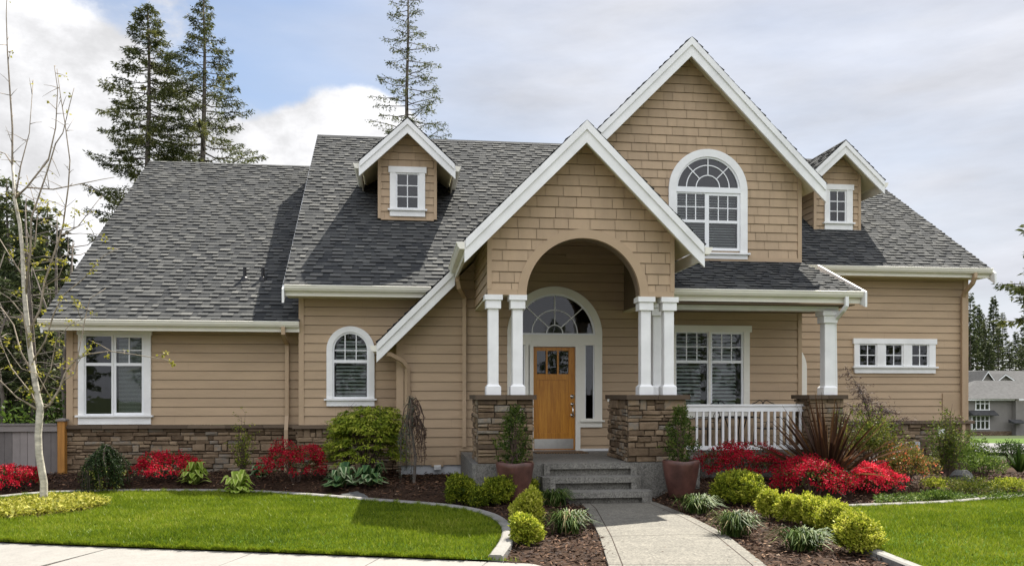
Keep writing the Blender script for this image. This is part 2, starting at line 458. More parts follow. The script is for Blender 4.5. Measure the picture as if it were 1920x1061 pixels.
# ------------------------------------------------------------------ mesh helpers
class MB:
    """collects shapes that become ONE mesh object"""
    def __init__(self):
        self.v, self.f, self.t = [], [], []
    def face(self, pts, t=0.5):
        i = len(self.v)
        self.v += [tuple(p) for p in pts]
        self.f.append(tuple(range(i, i + len(pts))))
        self.t.append(t)
    def hexa(self, p, t=0.5):
        """8 corners: 0-3 bottom ring, 4-7 top ring"""
        i = len(self.v)
        self.v += [tuple(q) for q in p]
        for q in ((3, 2, 1, 0), (4, 5, 6, 7), (0, 1, 5, 4), (1, 2, 6, 5), (2, 3, 7, 6), (3, 0, 4, 7)):
            self.f.append(tuple(i + k for k in q))
            self.t.append(t)
    def box(self, x0, x1, y0, y1, z0, z1, t=0.5):
        self.hexa([(x0, y0, z0), (x1, y0, z0), (x1, y1, z0), (x0, y1, z0), (x0, y0, z1), (x1, y0, z1), (x1, y1, z1), (x0, y1, z1)], t)
    def cbox(self, x0, x1, y0, y1, z0, z1, b=0.006, t=0.5):
        """box with chamfered vertical edges"""
        ring = [(x0 + b, y0), (x1 - b, y0), (x1, y0 + b), (x1, y1 - b), (x1 - b, y1), (x0 + b, y1), (x0, y1 - b), (x0, y0 + b)]
        self.loft([[(x, y, z0) for x, y in ring], [(x, y, z1) for x, y in ring]], True, t)
    def loft(self, rings, caps=True, t=0.5, closed=True):
        i = len(self.v)
        n = len(rings[0])
        for r in rings:
            self.v += [tuple(p) for p in r]
        for k in range(len(rings) - 1):
            for j in range(n if closed else n - 1):
                a, b = i + k * n + j, i + k * n + (j + 1) % n
                self.f.append((a, b, b + n, a + n))
                self.t.append(t)
        if caps:
            self.f.append(tuple(i + j for j in reversed(range(n))))
            self.t.append(t)
            o = i + (len(rings) - 1) * n
            self.f.append(tuple(o + j for j in range(n)))
            self.t.append(t)
    def prism(self, poly, axis, a, b, t=0.5):
        """polygon extruded along an axis: 'y' takes (x,z), 'x' takes (y,z), 'z' takes (x,y)"""
        def m(p, k):
            return {'y': (p[0], k, p[1]), 'x': (k, p[0], p[1]), 'z': (p[0], p[1], k)}[axis]
        self.loft([[m(p, a) for p in poly], [m(p, b) for p in poly]], True, t)
    def ring(self, xc, zc, r0, r1, y0, y1, a0=0.0, a1=PI, n=36, t=0.5):
        rings = []
        for k in range(n + 1):
            a = a0 + (a1 - a0) * k / n
            c, s = math.cos(a), math.sin(a)
            rings.append([(xc + r0 * c, y0, zc + r0 * s), (xc + r1 * c, y0, zc + r1 * s), (xc + r1 * c, y1, zc + r1 * s), (xc + r0 * c, y1, zc + r0 * s)])
        self.loft(rings, True, t)
    def tube(self, pts, rad, n=8, t=0.5, squarish=False):
        pts = [Vector(p) for p in pts]
        if not hasattr(rad, '__len__'):
            rad = [rad] * len(pts)
        rings = []
        d0 = (pts[1] - pts[0]).normalized()
        up = Vector((0, 0, 1)) if abs(d0.z) < 0.9 else Vector((0, 1, 0))
        s = d0.cross(up).normalized()
        for i, p in enumerate(pts):
            if i == 0:
                d = pts[1] - pts[0]
            elif i == len(pts) - 1:
                d = pts[-1] - pts[-2]
            else:
                d = (pts[i + 1] - p).normalized() + (p - pts[i - 1]).normalized()
            d.normalize()
            s = (s - d * s.dot(d)).normalized()
            w = d.cross(s)
            off = PI / n if squarish else 0
            rings.append([p + (s * math.cos(off + 2 * PI * k / n) + w * math.sin(off + 2 * PI * k / n)) * rad[i] for k in range(n)])
        self.loft(rings, True, t)
    def build(self, name, mat, parent=None, smooth=False, recalc=True):
        me = bpy.data.meshes.new(name)
        me.from_pydata(self.v, [], self.f)
        at = me.attributes.new('tint', 'FLOAT', 'FACE')
        at.data.foreach_set('value', self.t)
        me.materials.append(MATS[mat])
        if smooth:
            me.polygons.foreach_set('use_smooth', [True] * len(me.polygons))
        me.update()
        o = bpy.data.objects.new(name, me)
        COL.objects.link(o)
        if parent is not None:
            o.parent = parent
            o.matrix_parent_inverse = Matrix.Identity(4)
            w = Vector((0, 0, 0))
            q = parent
            while q is not None:
                w += q.location
                q = q.parent
            if w.length > 0:
                me.transform(Matrix.Translation(-w))
        return o


def tag(o, label=None, cat=None, group=None, kind=None):
    if label: o['label'] = label
    if cat: o['category'] = cat
    if group: o['group'] = group
    if kind: o['kind'] = kind
    return o


def empty(name, loc, label, cat, group=None):
    o = bpy.data.objects.new(name, None)
    COL.objects.link(o)
    o.location = loc
    return tag(o, label, cat, group)


def copy_tree(o, loc, label, rotz=0.0, scale=1.0, group=None):
    """a copy of a thing with copies of its parts and sub-parts (mesh data shared)"""
    r = o.copy()
    COL.objects.link(r)
    r.location = loc
    r.rotation_euler = (0, 0, rotz)
    r.scale = (scale, scale, scale) if not hasattr(scale, '__len__') else scale
    r['label'] = label
    if group: r['group'] = group
    for ch in list(o.children):
        c = ch.copy()
        COL.objects.link(c)
        c.parent = r
        for g in list(ch.children):
            e = g.copy()
            COL.objects.link(e)
            e.parent = c
    return r


def arr_mesh(name, verts, quads, tint, mat, parent=None):
    """mesh from numpy arrays (n,3) and (m,k)"""
    me = bpy.data.meshes.new(name)
    nv, (nf, k) = len(verts), quads.shape
    me.vertices.add(nv)
    me.vertices.foreach_set('co', np.ascontiguousarray(verts, dtype=np.float32).ravel())
    me.loops.add(nf * k)
    me.loops.foreach_set('vertex_index', np.ascontiguousarray(quads, dtype=np.int32).ravel())
    me.polygons.add(nf)
    me.polygons.foreach_set('loop_start', np.arange(0, nf * k, k, dtype=np.int32))
    me.polygons.foreach_set('loop_total', np.full(nf, k, dtype=np.int32))
    at = me.attributes.new('tint', 'FLOAT', 'FACE')
    at.data.foreach_set('value', np.ascontiguousarray(np.clip(tint, 0, 1), dtype=np.float32))
    me.materials.append(MATS[mat])
    me.update(calc_edges=True)
    o = bpy.data.objects.new(name, me)
    COL.objects.link(o)
    if parent is not None:
        o.parent = parent
    return o


def unit(a):
    return a / np.maximum(np.linalg.norm(a, axis=1, keepdims=True), 1e-9)


def leaf_arrays(C, D, L, W, N=None, wide=0.5):
    """one rhombic leaf per row: base C, direction D, length L, width W"""
    n = len(C)
    D = unit(D)
    if N is None:
        N = RNG.normal(size=(n, 3))
    S = unit(np.cross(D, N))
    L = np.broadcast_to(np.asarray(L, float), (n,))[:, None]
    W = np.broadcast_to(np.asarray(W, float), (n,))[:, None]
    v = np.empty((n, 4, 3))
    v[:, 0] = C
    v[:, 1] = C + D * L * wide + S * W * 0.5
    v[:, 2] = C + D * L
    v[:, 3] = C + D * L * wide - S * W * 0.5
    return v.reshape(-1, 3), np.arange(4 * n).reshape(n, 4)


def leaf_mesh(name, C, D, L, W, tint, mat, parent=None, N=None, wide=0.5):
    v, q = leaf_arrays(C, D, L, W, N, wide)
    return arr_mesh(name, v, q, tint, mat, parent)


def strip_mesh(name, strips, mat, parent=None):
    """blades: list of (points Nx3, widths N, side vector, tint)"""
    V, Q, Tn = [], [], []
    k = 0
    for pts, ws, side, tint in strips:
        pts = np.asarray(pts); ws = np.asarray(ws)[:, None]
        side = np.asarray(side)
        a, b = pts - side * ws * 0.5, pts + side * ws * 0.5
        n = len(pts)
        V.append(np.stack([a, b], 1).reshape(-1, 3))
        for i in range(n - 1):
            Q.append((k + 2 * i, k + 2 * i + 1, k + 2 * i + 3, k + 2 * i + 2))
            Tn.append(tint)
        k += 2 * n
    return arr_mesh(name, np.concatenate(V), np.array(Q), np.array(Tn), mat, parent)


# ------------------------------------------------------------------ cladding, roofs, stone
def front(y):
    return lambda a, z, d: (a, y - d, z)

def left_side(x):
    return lambda a, z, d: (x - d, a, z)

def right_side(x):
    return lambda a, z, d: (x + d, a, z)

def spans(l, r, ops, z):
    seg = [(l, r)]
    for o in ops:
        w = o(z)
        if not w:
            continue
        out = []
        for a, b in seg:
            if w[1] <= a or w[0] >= b:
                out.append((a, b))
                continue
            if w[0] > a: out.append((a, w[0]))
            if w[1] < b: out.append((w[1], b))
        seg = out
    return [s for s in seg if s[1] - s[0] > 0.004]

def cladding(T, Lf, Rf, z0, z1, ops=(), expo=0.168, tilt=0.018, gap=0.009, shingles=False, fine=4, first=None):
    """lap boards (or staggered shingles) with real butts and gaps, and a backing sheet"""
    mb = MB()
    z = z0
    k = 0
    while z < z1 - 0.02:
        e = min(first if (first and k == 0) else expo, z1 - z)
        rowt = random.random()
        joints = [Lf(z) + random.uniform(0.2, 3.4) + 3.6 * m for m in range(4)]
        cuts = None
        if shingles:
            cuts, x = [], min(Lf(z), Lf(z + e)) - random.uniform(0, 0.3)
            while x < max(Rf(z), Rf(z + e)):
                w = random.choice((0.19, 0.24, 0.3, 0.36, 0.42))
                cuts.append((x, x + w, random.random(), random.uniform(-0.002, 0.003)))
                x += w
        for j in range(fine):
            za, zb = z + (e - gap) * j / fine, z + (e - gap) * (j + 1) / fine
            da, db = tilt * (1 - (za - z) / e), tilt * (1 - (zb - z) / e)
            la, lb, ra, rb = Lf(za), Lf(zb), Rf(za), Rf(zb)
            for a, b in spans(min(la, lb), max(ra, rb), ops, (za + zb) / 2):
                A0, A1 = max(a, la), min(b, ra)
                B0, B1 = max(a, lb), min(b, rb)
                if A1 < A0: A0 = A1 = (A0 + A1) / 2
                if B1 < B0: B0 = B1 = (B0 + B1) / 2
                if not shingles:
                    for q in joints:
                        if a + 0.3 < q < b - 0.3 and j < fine:
                            mb.face([T(q - 0.002, za, da + .0006), T(q + 0.002, za, da + .0006), T(q + 0.002, zb, db + .0006), T(q - 0.002, zb, db + .0006)], -1.2)
                    mb.face([T(A0, za, da), T(A1, za, da), T(B1, zb, db), T(B0, zb, db)], rowt)
                    if j == 0:
                        mb.face([T(A0, za, -0.034), T(A1, za, -0.034), T(A1, za, da), T(A0, za, da)], rowt)
                else:
                    for c0, c1, ct, cd in cuts:
                        s0, s1 = max(A0, c0 + 0.0036), min(A1, c1 - 0.0036)
                        u0, u1 = max(B0, c0 + 0.0036), min(B1, c1 - 0.0036)
                        if s1 <= s0 and u1 <= u0:
                            continue
                        if s1 < s0: s0 = s1 = (s0 + s1) / 2
                        if u1 < u0: u0 = u1 = (u0 + u1) / 2
                        mb.face([T(s0, za, da + cd), T(s1, za, da + cd), T(u1, zb, db + cd), T(u0, zb, db + cd)], ct)
                        if j == 0:
                            mb.face([T(s0, za, -0.034), T(s1, za, -0.034), T(s1, za, da + cd), T(s0, za, da + cd)], ct)
        # backing sheet
        for j in range(fine):
            za, zb = z + e * j / fine, z + e * (j + 1) / fine
            la, lb, ra, rb = Lf(za), Lf(zb), Rf(za), Rf(zb)
            for a, b in spans(min(la, lb), max(ra, rb), ops, (za + zb) / 2):
                A0, A1, B0, B1 = max(a, la), min(b, ra), max(a, lb), min(b, rb)
                if A1 < A0: A0 = A1 = (A0 + A1) / 2
                if B1 < B0: B0 = B1 = (B0 + B1) / 2
                mb.face([T(A0, za, -0.034), T(A1, za, -0.034), T(B1, zb, -0.034), T(B0, zb, -0.034)], 0.2)
        z += e
        k += 1
    return mb


def shingle_slope(mb, A, B, U, Lf=None, Rf=None, expo=0.150, over=0.0):
    """courses of tabbed shingles on the plane through eave A->B with up-slope vector U (full length)"""
    A, B, U = Vector(A), Vector(B), Vector(U)
    ax = (B - A)
    W = ax.length
    ax.normalize()
    H = U.length
    up = U.normalized()
    nrm = ax.cross(up)
    if nrm.z < 0:
        nrm = -nrm
    n = max(1, int(round(H / expo)))
    e = H / n
    P3 = lambda a, s, d: A + ax * a + up * s + nrm * d
    for k in range(n):
        s0, s1 = k * e, (k + 1) * e
        l = Lf(s0) if Lf else 0.0
        r = Rf(s0) if Rf else W
        l1 = Lf(s1) if Lf else 0.0
        r1 = Rf(s1) if Rf else W
        x = l - random.uniform(0, 0.2)
        raised = random.random() < 0.5
        prev = random.random()
        while x < r:
            w = random.uniform(0.10, 0.27)
            a0, a1 = max(l, x), min(r, x + w)
            x += w
            raised = not raised if random.random() < 0.85 else raised
            tint = 0.34 + 0.30 * random.random() + (0.12 if raised else -0.09)
            if random.random() < 0.10: tint += 0.16
            if a1 - a0 < 0.01:
                continue
            f0 = a0 if a0 > l else l
            top0 = max(a0, l1) if a0 <= l + 1e-6 else a0
            top1 = min(a1, r1) if a1 >= r - 1e-6 else a1
            top0 = min(top0, r1); top1 = max(top1, top0)
            da = 0.027 if raised else 0.012
            db = 0.002
            mb.face([P3(a0, s0, da), P3(a1, s0, da), P3(top1, s1, db), P3(top0, s1, db)], tint)
            mb.face([P3(a0, s0, -0.008), P3(a1, s0, -0.008), P3(a1, s0, da), P3(a0, s0, da)], 0.0)
            if raised:
                for q in (a0, a1):
                    mb.face([P3(q, s0, -0.004), P3(q, s0, da), P3(q, s1, db)], 0.1)
    return P3


def slab(mb, A, B, U, t=0.16, gapn=0.012, t_l=0.0, t_r=0.0):
    """the board deck below the shingles"""
    A, B, U = Vector(A), Vector(B), Vector(U)
    ax = (B - A).normalized()
    nrm = ax.cross(U.normalized())
    if nrm.z < 0: nrm = -nrm
    c = [A, B, B + U, A + U]
    mb.hexa([p - nrm * t for p in c] + [p - nrm * gapn for p in c])


def stones(T, a0, a1, z0, z1, mb=None, dmin=0.03, dmax=0.075, ends=(False, False)):
    """dry-stacked ledge stone"""
    mb = mb or MB()
    mb.face([T(a0, z0, 0), T(a1, z0, 0), T(a1, z1, 0), T(a0, z1, 0)], 0.0)
    def one(x0, x1, y0, y1):
        g = 0.005
        x0 += g; x1 -= g; y0 += g; y1 -= g
        if x1 - x0 < 0.02 or y1 - y0 < 0.015:
            return
        d = random.uniform(dmin, dmax)
        bev = min(0.014, (x1 - x0) * 0.2, (y1 - y0) * 0.25)
        j = lambda s: random.uniform(-s, s)
        base = [(x0 + j(.004), y0 + j(.004)), (x1 + j(.004), y0 + j(.004)), (x1 + j(.004), y1 + j(.004)), (x0 + j(.004), y1 + j(.004))]
        top = [(x0 + bev * random.uniform(.5, 1.6), y0 + bev * random.uniform(.4, 1.5)), (x1 - bev * random.uniform(.5, 1.6), y0 + bev * random.uniform(.4, 1.5)),
               (x1 - bev * random.uniform(.5, 1.6), y1 - bev * random.uniform(.4, 1.5)), (x0 + bev * random.uniform(.5, 1.6), y1 - bev * random.uniform(.4, 1.5))]
        t = 0.12 + 0.76 * random.betavariate(1.6, 1.6)
        i = len(mb.v)
        mb.v += [T(p[0], p[1], -0.002) for p in base] + [T(p[0], p[1], d * 0.75) for p in base] + [T(p[0], p[1], d + j(.008)) for p in top]
        for q in ((0, 1, 5, 4), (1, 2, 6, 5), (2, 3, 7, 6), (3, 0, 4, 7), (4, 5, 9, 8), (5, 6, 10, 9), (6, 7, 11, 10), (7, 4, 8, 11), (8, 9, 10, 11)):
            mb.f.append(tuple(i + k for k in q))
            mb.t.append(t)
    z = z0
    while z < z1 - 0.01:
        h = random.choice((0.055, 0.075, 0.095, 0.115, 0.14))
        if z1 - z - h < 0.05:
            h = z1 - z
        x = a0
        while x < a1 - 0.01:
            w = random.uniform(0.10, 0.36) * (1.0 if h > 0.08 else 1.15)
            if a1 - x - w < 0.09:
                w = a1 - x
            if h > 0.105 and random.random() < 0.45:
                m = random.uniform(0.38, 0.62) * h
                one(x, x + w, z, z + m)
                if w > 0.3 and random.random() < 0.6:
                    c = random.uniform(0.35, 0.65) * w
                    one(x, x + c, z + m, z + h); one(x + c, x + w, z + m, z + h)
                else:
                    one(x, x + w, z + m, z + h)
            else:
                zz = z + random.choice((0, 0, 0.008, -0.006)) if z > z0 and z + h < z1 - .01 else z
                one(x, x + w, zz, zz + h)
            x += w
        z += h
    return mb


# ------------------------------------------------------------------ THE HOUSE
house = empty('house', (2.9, 16.4, 0), "tan two-storey house with grey shingle roofs, white trim, arched entry and stone base", 'house')
DECK = 0.58

def sub(par, name, mb, mat, smooth=False):
    return mb.build(name, mat, par, smooth)

def rakes(par, y0, xp, zp, half, pitch, h=0.31, thick=0.05, left=True, right=True, name='rake_board', lhalf=None):
    """white barge boards of a gable: plumb-cut boards with a raised upper band"""
    for sgn, on in ((-1, left), (1, right)):
        if not on:
            continue
        hw = lhalf if (lhalf and sgn < 0) else half
        mb = MB()
        xe, ze = xp + sgn * hw, zp - pitch * hw
        mb.prism([(xp, zp), (xe, ze), (xe, ze - h), (xp, zp - h)], 'y', y0, y0 + thick)
        b = h * 0.40
        x2 = xp + sgn * (hw - 0.02); z2 = zp - pitch * (hw - 0.02)
        mb.prism([(xp, zp + 0.003), (x2, z2 + 0.003), (x2, z2 - b), (xp, zp - b)], 'y', y0 - 0.028, y0 - 0.001)
        sub(par, name, mb, 'white_trim')

def gutter(par, x0, x1, y, z, name='gutter', fascia=0.2, cap_l=True):
    """K-profile gutter along x in front of a fascia; y is the fascia face, z the top"""
    mb = MB()
    prof = [(y, z), (y - 0.118, z), (y - 0.128, z - 0.006), (y - 0.128, z - 0.022), (y - 0.112, z - 0.030), (y - 0.112, z - 0.055), (y - 0.095, z - 0.085), (y - 0.075, z - 0.112), (y, z - 0.112)]
    mb.prism(prof, 'x', x0, x1)
    g = sub(par, name, mb, 'cream_trim')
    mb = MB()
    mb.box(x0 + 0.004, x1 - 0.004, y + 0.002, y + 0.04, z - fascia, z - 0.02)
    sub(g, 'fascia', mb, 'cream_trim')
    return g

def downspout(par, pts, name='downspout', mat='tan_trim', r=0.052):
    mb = MB()
    mb.tube(pts, r, 4, squarish=True)
    return sub(par, name, mb, mat)

def glass_rect(mb, x0, x1, y, z0, z1):
    mb.face([(x0, y, z0), (x1, y, z0), (x1, y, z1), (x0, y, z1)])

def blind(mb, x0, x1, y, z0, z1, pitch=0.055, depth=0.045, open_=0.45):
    z = z0 + 0.02
    while z < z1 - 0.01:
        dz = depth * open_
        mb.hexa([(x0, y, z), (x1, y, z), (x1, y + depth, z + dz), (x0, y + depth, z + dz), (x0, y, z + 0.006), (x1, y, z + 0.006), (x1, y + depth, z + dz + 0.006), (x0, y + depth, z + dz + 0.006)])
        z += pitch

def sash_rect(ms, mg, s, y):
    """s: x0,x1,z0,z1 of the outer sash, mid (meeting rail z or None), grid (nx,nz), w frame width"""
    x0, x1, z0, z1 = s['b']
    w = s.get('w', 0.04)
    ya, yb = y - 0.012, y + 0.03
    mid = s.get('mid')
    ms.box(x0, x0 + w, ya, yb, z0, z1)
    ms.box(x1 - w, x1, ya, yb, z0, z1)
    ms.box(x0 + w, x1 - w, ya, yb, z1 - w, z1)
    ms.box(x0 + w, x1 - w, ya, yb, z0, z0 + w)
    panes = [(z0 + w, z1 - w)]
    if mid:
        ms.box(x0 + w, x1 - w, ya - 0.006, yb, mid - 0.028, mid + 0.028)
        panes = [(z0 + w, mid - 0.028), (mid + 0.028, z1 - w)]
    for i, (a, b) in enumerate(panes):
        glass_rect(mg, x0 + w, x1 - w, y + 0.012, a, b)
        nx, nz = s.get('grid', (1, 1)) if (i == len(panes) - 1) else (1, 1)
        for k in range(1, nx):
            xm = x0 + w + (x1 - x0 - 2 * w) * k / nx
            ms.box(xm - 0.010, xm + 0.010, y - 0.004, y + 0.010, a, b)
        for k in range(1, nz):
            zm = a + (b - a) * k / nz
            for q in range(nx):
                xa = x0 + w + (x1 - x0 - 2 * w) * q / nx + (0.010 if q else 0)
                xb = x0 + w + (x1 - x0 - 2 * w) * (q + 1) / nx - (0.010 if q < nx - 1 else 0)
                ms.box(xa, xb, y - 0.004, y + 0.010, zm - 0.010, zm + 0.010)

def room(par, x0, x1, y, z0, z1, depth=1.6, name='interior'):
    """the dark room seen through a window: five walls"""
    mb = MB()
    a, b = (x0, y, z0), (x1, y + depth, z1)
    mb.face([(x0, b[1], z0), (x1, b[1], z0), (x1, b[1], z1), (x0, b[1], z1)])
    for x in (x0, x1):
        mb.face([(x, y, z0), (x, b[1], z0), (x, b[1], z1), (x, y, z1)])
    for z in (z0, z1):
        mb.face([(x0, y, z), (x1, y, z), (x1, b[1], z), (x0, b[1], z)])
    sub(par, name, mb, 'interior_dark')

def rect_window(par, y, X0, X1, Z0, Z1, sashes, blinds=(), name='window', label=None, lug=0.03, mat='white_trim', inside=True, apron=0.105):
    xs0 = min(s['b'][0] for s in sashes); xs1 = max(s['b'][1] for s in sashes)
    zs0 = min(s['b'][2] for s in sashes); zs1 = max(s['b'][3] for s in sashes)
    yf = y - 0.05
    mb = MB()
    mb.box(X0 - lug, X1 + lug, yf - 0.012, y + 0.05, zs1, Z1)
    mb.box(X0, xs0, yf, y + 0.05, zs0, zs1)
    mb.box(xs1, X1, yf, y + 0.05, zs0, zs1)
    ss = sorted(sashes, key=lambda s: s['b'][0])
    for a, b in zip(ss, ss[1:]):
        if b['b'][0] - a['b'][1] > 0.003:
            mb.box(a['b'][1], b['b'][0], yf + 0.004, y + 0.05, zs0, zs1)
    mb.box(X0 - 0.045, X1 + 0.045, yf - 0.045, y + 0.05, zs0 - 0.035, zs0)
    mb.box(X0, X1, yf, y + 0.02, Z0, zs0 - 0.035)
    win = sub(par, name, mb, mat)
    if label: win['label'] = label
    ms, mg = MB(), MB()
    tgt = win if par.parent is None else par
    for s in sashes:
        ms, mg = MB(), MB()
        sash_rect(ms, mg, s, y - 0.012)
        sub(tgt, 'sash', ms, 'sash_vinyl')
        sub(tgt, 'pane', mg, 'window_glass')
    if blinds:
        bb = MB()
        for b in blinds:
            blind(bb, *b)
        sub(tgt, 'blind', bb, 'blind_slat')
    if inside:
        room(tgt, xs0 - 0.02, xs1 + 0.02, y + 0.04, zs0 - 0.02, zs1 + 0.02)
    return win

def rect_open(x0, x1, z0, z1):
    return lambda z: (x0, x1) if z0 < z < z1 else None

def arch_open(xc, zc, r, z0):
    def f(z):
        if z < z0 or z > zc + r: return None
        if z < zc: return (xc - r, xc + r)
        h = math.sqrt(max(0, r * r - (z - zc) ** 2))
        return (xc - h, xc + h)
    return f

def const(v):
    return lambda z: v

# ---- left wing -----------------------------------------------------------------
YL = 17.5
LW = (-6.54, -2.05)
lwx = [PX(u, YL) for u in (148, 159, 212.5, 218, 269.5, 284)]
lz = dict(top=PZ(220, 621, YL), g1=PZ(220, 628, YL), mid=PZ(220, 683, YL), g0=PZ(220, 778, YL), bot=PZ(220, 795, YL))
s1 = dict(b=(lwx[1], lwx[2], lz['g0'], lz['g1']), mid=lz['mid'], grid=(1, 1), w=0.028)
s2 = dict(b=(lwx[3] - 0.045, lwx[4] + 0.02, lz['g0'], lz['g1']), mid=lz['mid'], grid=(2, 2), w=0.05)
ops = [rect_open(lwx[1] - 0.03, lwx[4] + 0.03, lz['g0'] - 0.03, lz['g1'] + 0.03)]
sub(house, 'wall', cladding(front(YL), const(LW[0]), const(LW[1]), 1.09, 3.0, ops, expo=0.1785), 'siding_paint')
win = rect_window(house, YL, lwx[0], lwx[5], lz['bot'], lz['top'] + 0.03, [s1, s2], label='wide white window with two sashes', lug=0.02,
                  blinds=[(lwx[3] + 0.01, lwx[4], YL + 0.10, lz['g0'], lz['g1'], 0.026, 0.024, 0.2)])
sub(house, 'stone_base', stones(front(YL - 0.03), LW[0] - 0.06, LW[1], -0.15, 1.02), 'ledge_stone')
mb = MB()
x = LW[0] - 0.11
while x < LW[1] - 0.02:
    w = min(random.uniform(0.5, 0.95), LW[1] - x)
    mb.box(x + 0.003, x + w - 0.003, YL - 0.15 - random.uniform(0, .008), YL, 1.02, 1.088 + random.uniform(-.004, .004), random.random())
    x += w
sub(house, 'stone_cap', mb, 'stone_cap')
mb = MB()
mb.box(LW[0] - 0.03, LW[0] + 0.09, YL - 0.028, YL + 0.09, 1.09, 3.0)
sub(house, 'corner_board', mb, 'tan_trim')
# its side and back walls
sub(house, 'side_wall', cladding(left_side(LW[0]), const(YL + 0.09), const(YL + 12), 0.0, 3.1, fine=1), 'siding_paint')
mb = MB()
rx0, rx1 = -6.84, -2.07
YE, ZEV, PIT = 16.98, 3.12, 0.705
RL = 23.85 - YE
shingle_slope(mb, (rx0, YE, ZEV), (rx1, YE, ZEV), (0, RL, RL * PIT))
shingle_slope(mb, (rx1, 23.85 + RL, ZEV), (rx0, 23.85 + RL, ZEV), (0, -RL, RL * PIT), expo=0.4)
roofL = sub(house, 'roof', mb, 'roof_shingle')
roofL['label'] = 'large plain roof slope with two vent pipes'
mb = MB()
slab(mb, (rx0 + .02, YE + .02, ZEV - .012), (rx1, YE + .02, ZEV - .012), (0, RL - .02, (RL - .02) * PIT), 0.15)
slab(mb, (rx1, 23.85 + RL - .02, ZEV - .012), (rx0 + .02, 23.85 + RL - .02, ZEV - .012), (0, -(RL - .02), (RL - .02) * PIT), 0.15)
mb.box(rx0 + 0.03, rx1, YE + 0.045, YL - 0.02, 2.925, 2.95)
sub(house, 'soffit', mb, 'soffit_paint')
mb = MB()   # left rake board along the slope
for s in (1,):
    mb.prism([(YE - 0.0, ZEV - 0.02), (23.85, ZEV + RL * PIT - 0.02), (23.85, ZEV + RL * PIT - 0.27), (YE, ZEV - 0.27)], 'x', rx0 - 0.005, rx0 + 0.035)
sub(house, 'rake_board', mb, 'white_trim')
gutter(house, rx0 - 0.02, -2.075, YE + 0.0, 3.105)
mb = MB()
mb.face([(LW[0], YL, 3.0), (LW[0], YL + 12.0, 3.0), (LW[0], 23.85, 7.8)])
sub(house, 'gable_wall', mb, 'siding_paint')
xd = PX(538.5, YL - 0.06)
downspout(house, [(PX(531, YE - .06), YE - 0.06, 3.0), (PX(531, YE - .06), YE - 0.06, 2.87), (PX(534, 17.1), 17.08, 2.80), (xd, YL - 0.09, 2.70), (xd, YL - 0.075, 2.55), (xd, YL - 0.075, 1.25), (xd, YL - 0.16, 1.08), (xd, YL - 0.20, 0.98), (xd, YL - 0.20, 0.15)])
for u, v in ((459, 524), (493, 524)):
    # where the sight line meets the slope
    t = (u - 960) / F; d = CA - t * SA
    k = (VH - v) / F / d
    Yp = (ZE - ZEV + PIT * YE) / (PIT - k)
    Xp, Zp = P(u, v, Yp)
    mb = MB()
    mb.tube([(Xp, Yp, Zp - 0.1), (Xp, Yp, Zp + 0.26)], 0.036, 10)
    mb.tube([(Xp, Yp, Zp - 0.04), (Xp, Yp, Zp + 0.03), (Xp, Yp, Zp + 0.06)], [0.10, 0.075, 0.038], 10)
    mb.box(Xp - 0.15, Xp + 0.15, Yp - 0.16, Yp - 0.15, Zp - 0.13, Zp - 0.105)
    sub(house, 'vent_pipe', mb, 'vent_pipe_black')

# ---- bay with the small arched window -------------------------------------------
YB = 17.05
BX = (-2.07, -0.10)
xc, zc, R = -1.093, 2.566, 0.465
zr = dict(g0=PZ(657, 747, YB), mid=PZ(657, 677.5, YB), sill=PZ(657, 751, YB), bot=PZ(657, 761, YB))
sub(house, 'wall', cladding(front(YB), const(BX[0]), const(0.45), 1.09, 3.62, [arch_open(xc, zc, 0.375, zr['g0'] - 0.02)], expo=0.1785), 'siding_paint')
sub(house, 'side_wall', cladding(left_side(BX[0]), const(YB + 0.08), const(28), 0.0, 4.1, fine=1), 'siding_paint')
mb = MB()
mb.box(BX[0] - 0.025, BX[0] + 0.075, YB - 0.028, YB + 0.09, 1.09, 3.62)
sub(house, 'corner_board', mb, 'tan_trim')
mb = stones(front(YB - 0.03), BX[0] - 0.05, BX[1], -0.15, 1.02)
stones(left_side(BX[0]), YB - 0.06, YL, -0.15, 1.02, mb)
sub(house, 'stone_base', mb, 'ledge_stone')
mb = MB()
for a, b in ((-2.20, -1.45), (-1.44, -0.72), (-0.71, -0.12)):
    mb.box(a, b, YB - 0.15, YB, 1.02, 1.088, random.random())
sub(house, 'stone_cap', mb, 'stone_cap')

def arched_unit(par, xc, zc, R, r, y, z_sill, z_bot, mids, label, mat='white_trim', wf=0.05):
    """arched casing with legs, sill and apron"""
    yf = y - 0.05
    mb = MB()
    mb.ring(xc, zc, r, R, yf, y + 0.05)
    mb.box(xc - R, xc - r, yf, y + 0.05, z_sill, zc - 0.001)
    mb.box(xc + r, xc + R, yf, y + 0.05, z_sill, zc - 0.001)
    mb.box(xc - R - 0.045, xc + R + 0.045, yf - 0.045, y + 0.05, z_sill - 0.035, z_sill - 0.001)
    mb.box(xc - R, xc + R, yf, y + 0.02, z_bot, z_sill - 0.036)
    w = sub(par, 'window', mb, mat)
    w['label'] = label
    return w

def fan_glass(mg, xc, zc, r, y, zb=None, n=28):
    pts = [(xc + r * math.cos(PI * k / n), y, zc + r * math.sin(PI * k / n)) for k in range(n + 1)]
    if zb is not None:
        pts = [(xc + r, y, zb)] + pts + [(xc - r, y, zb)]
    mg.face(pts)

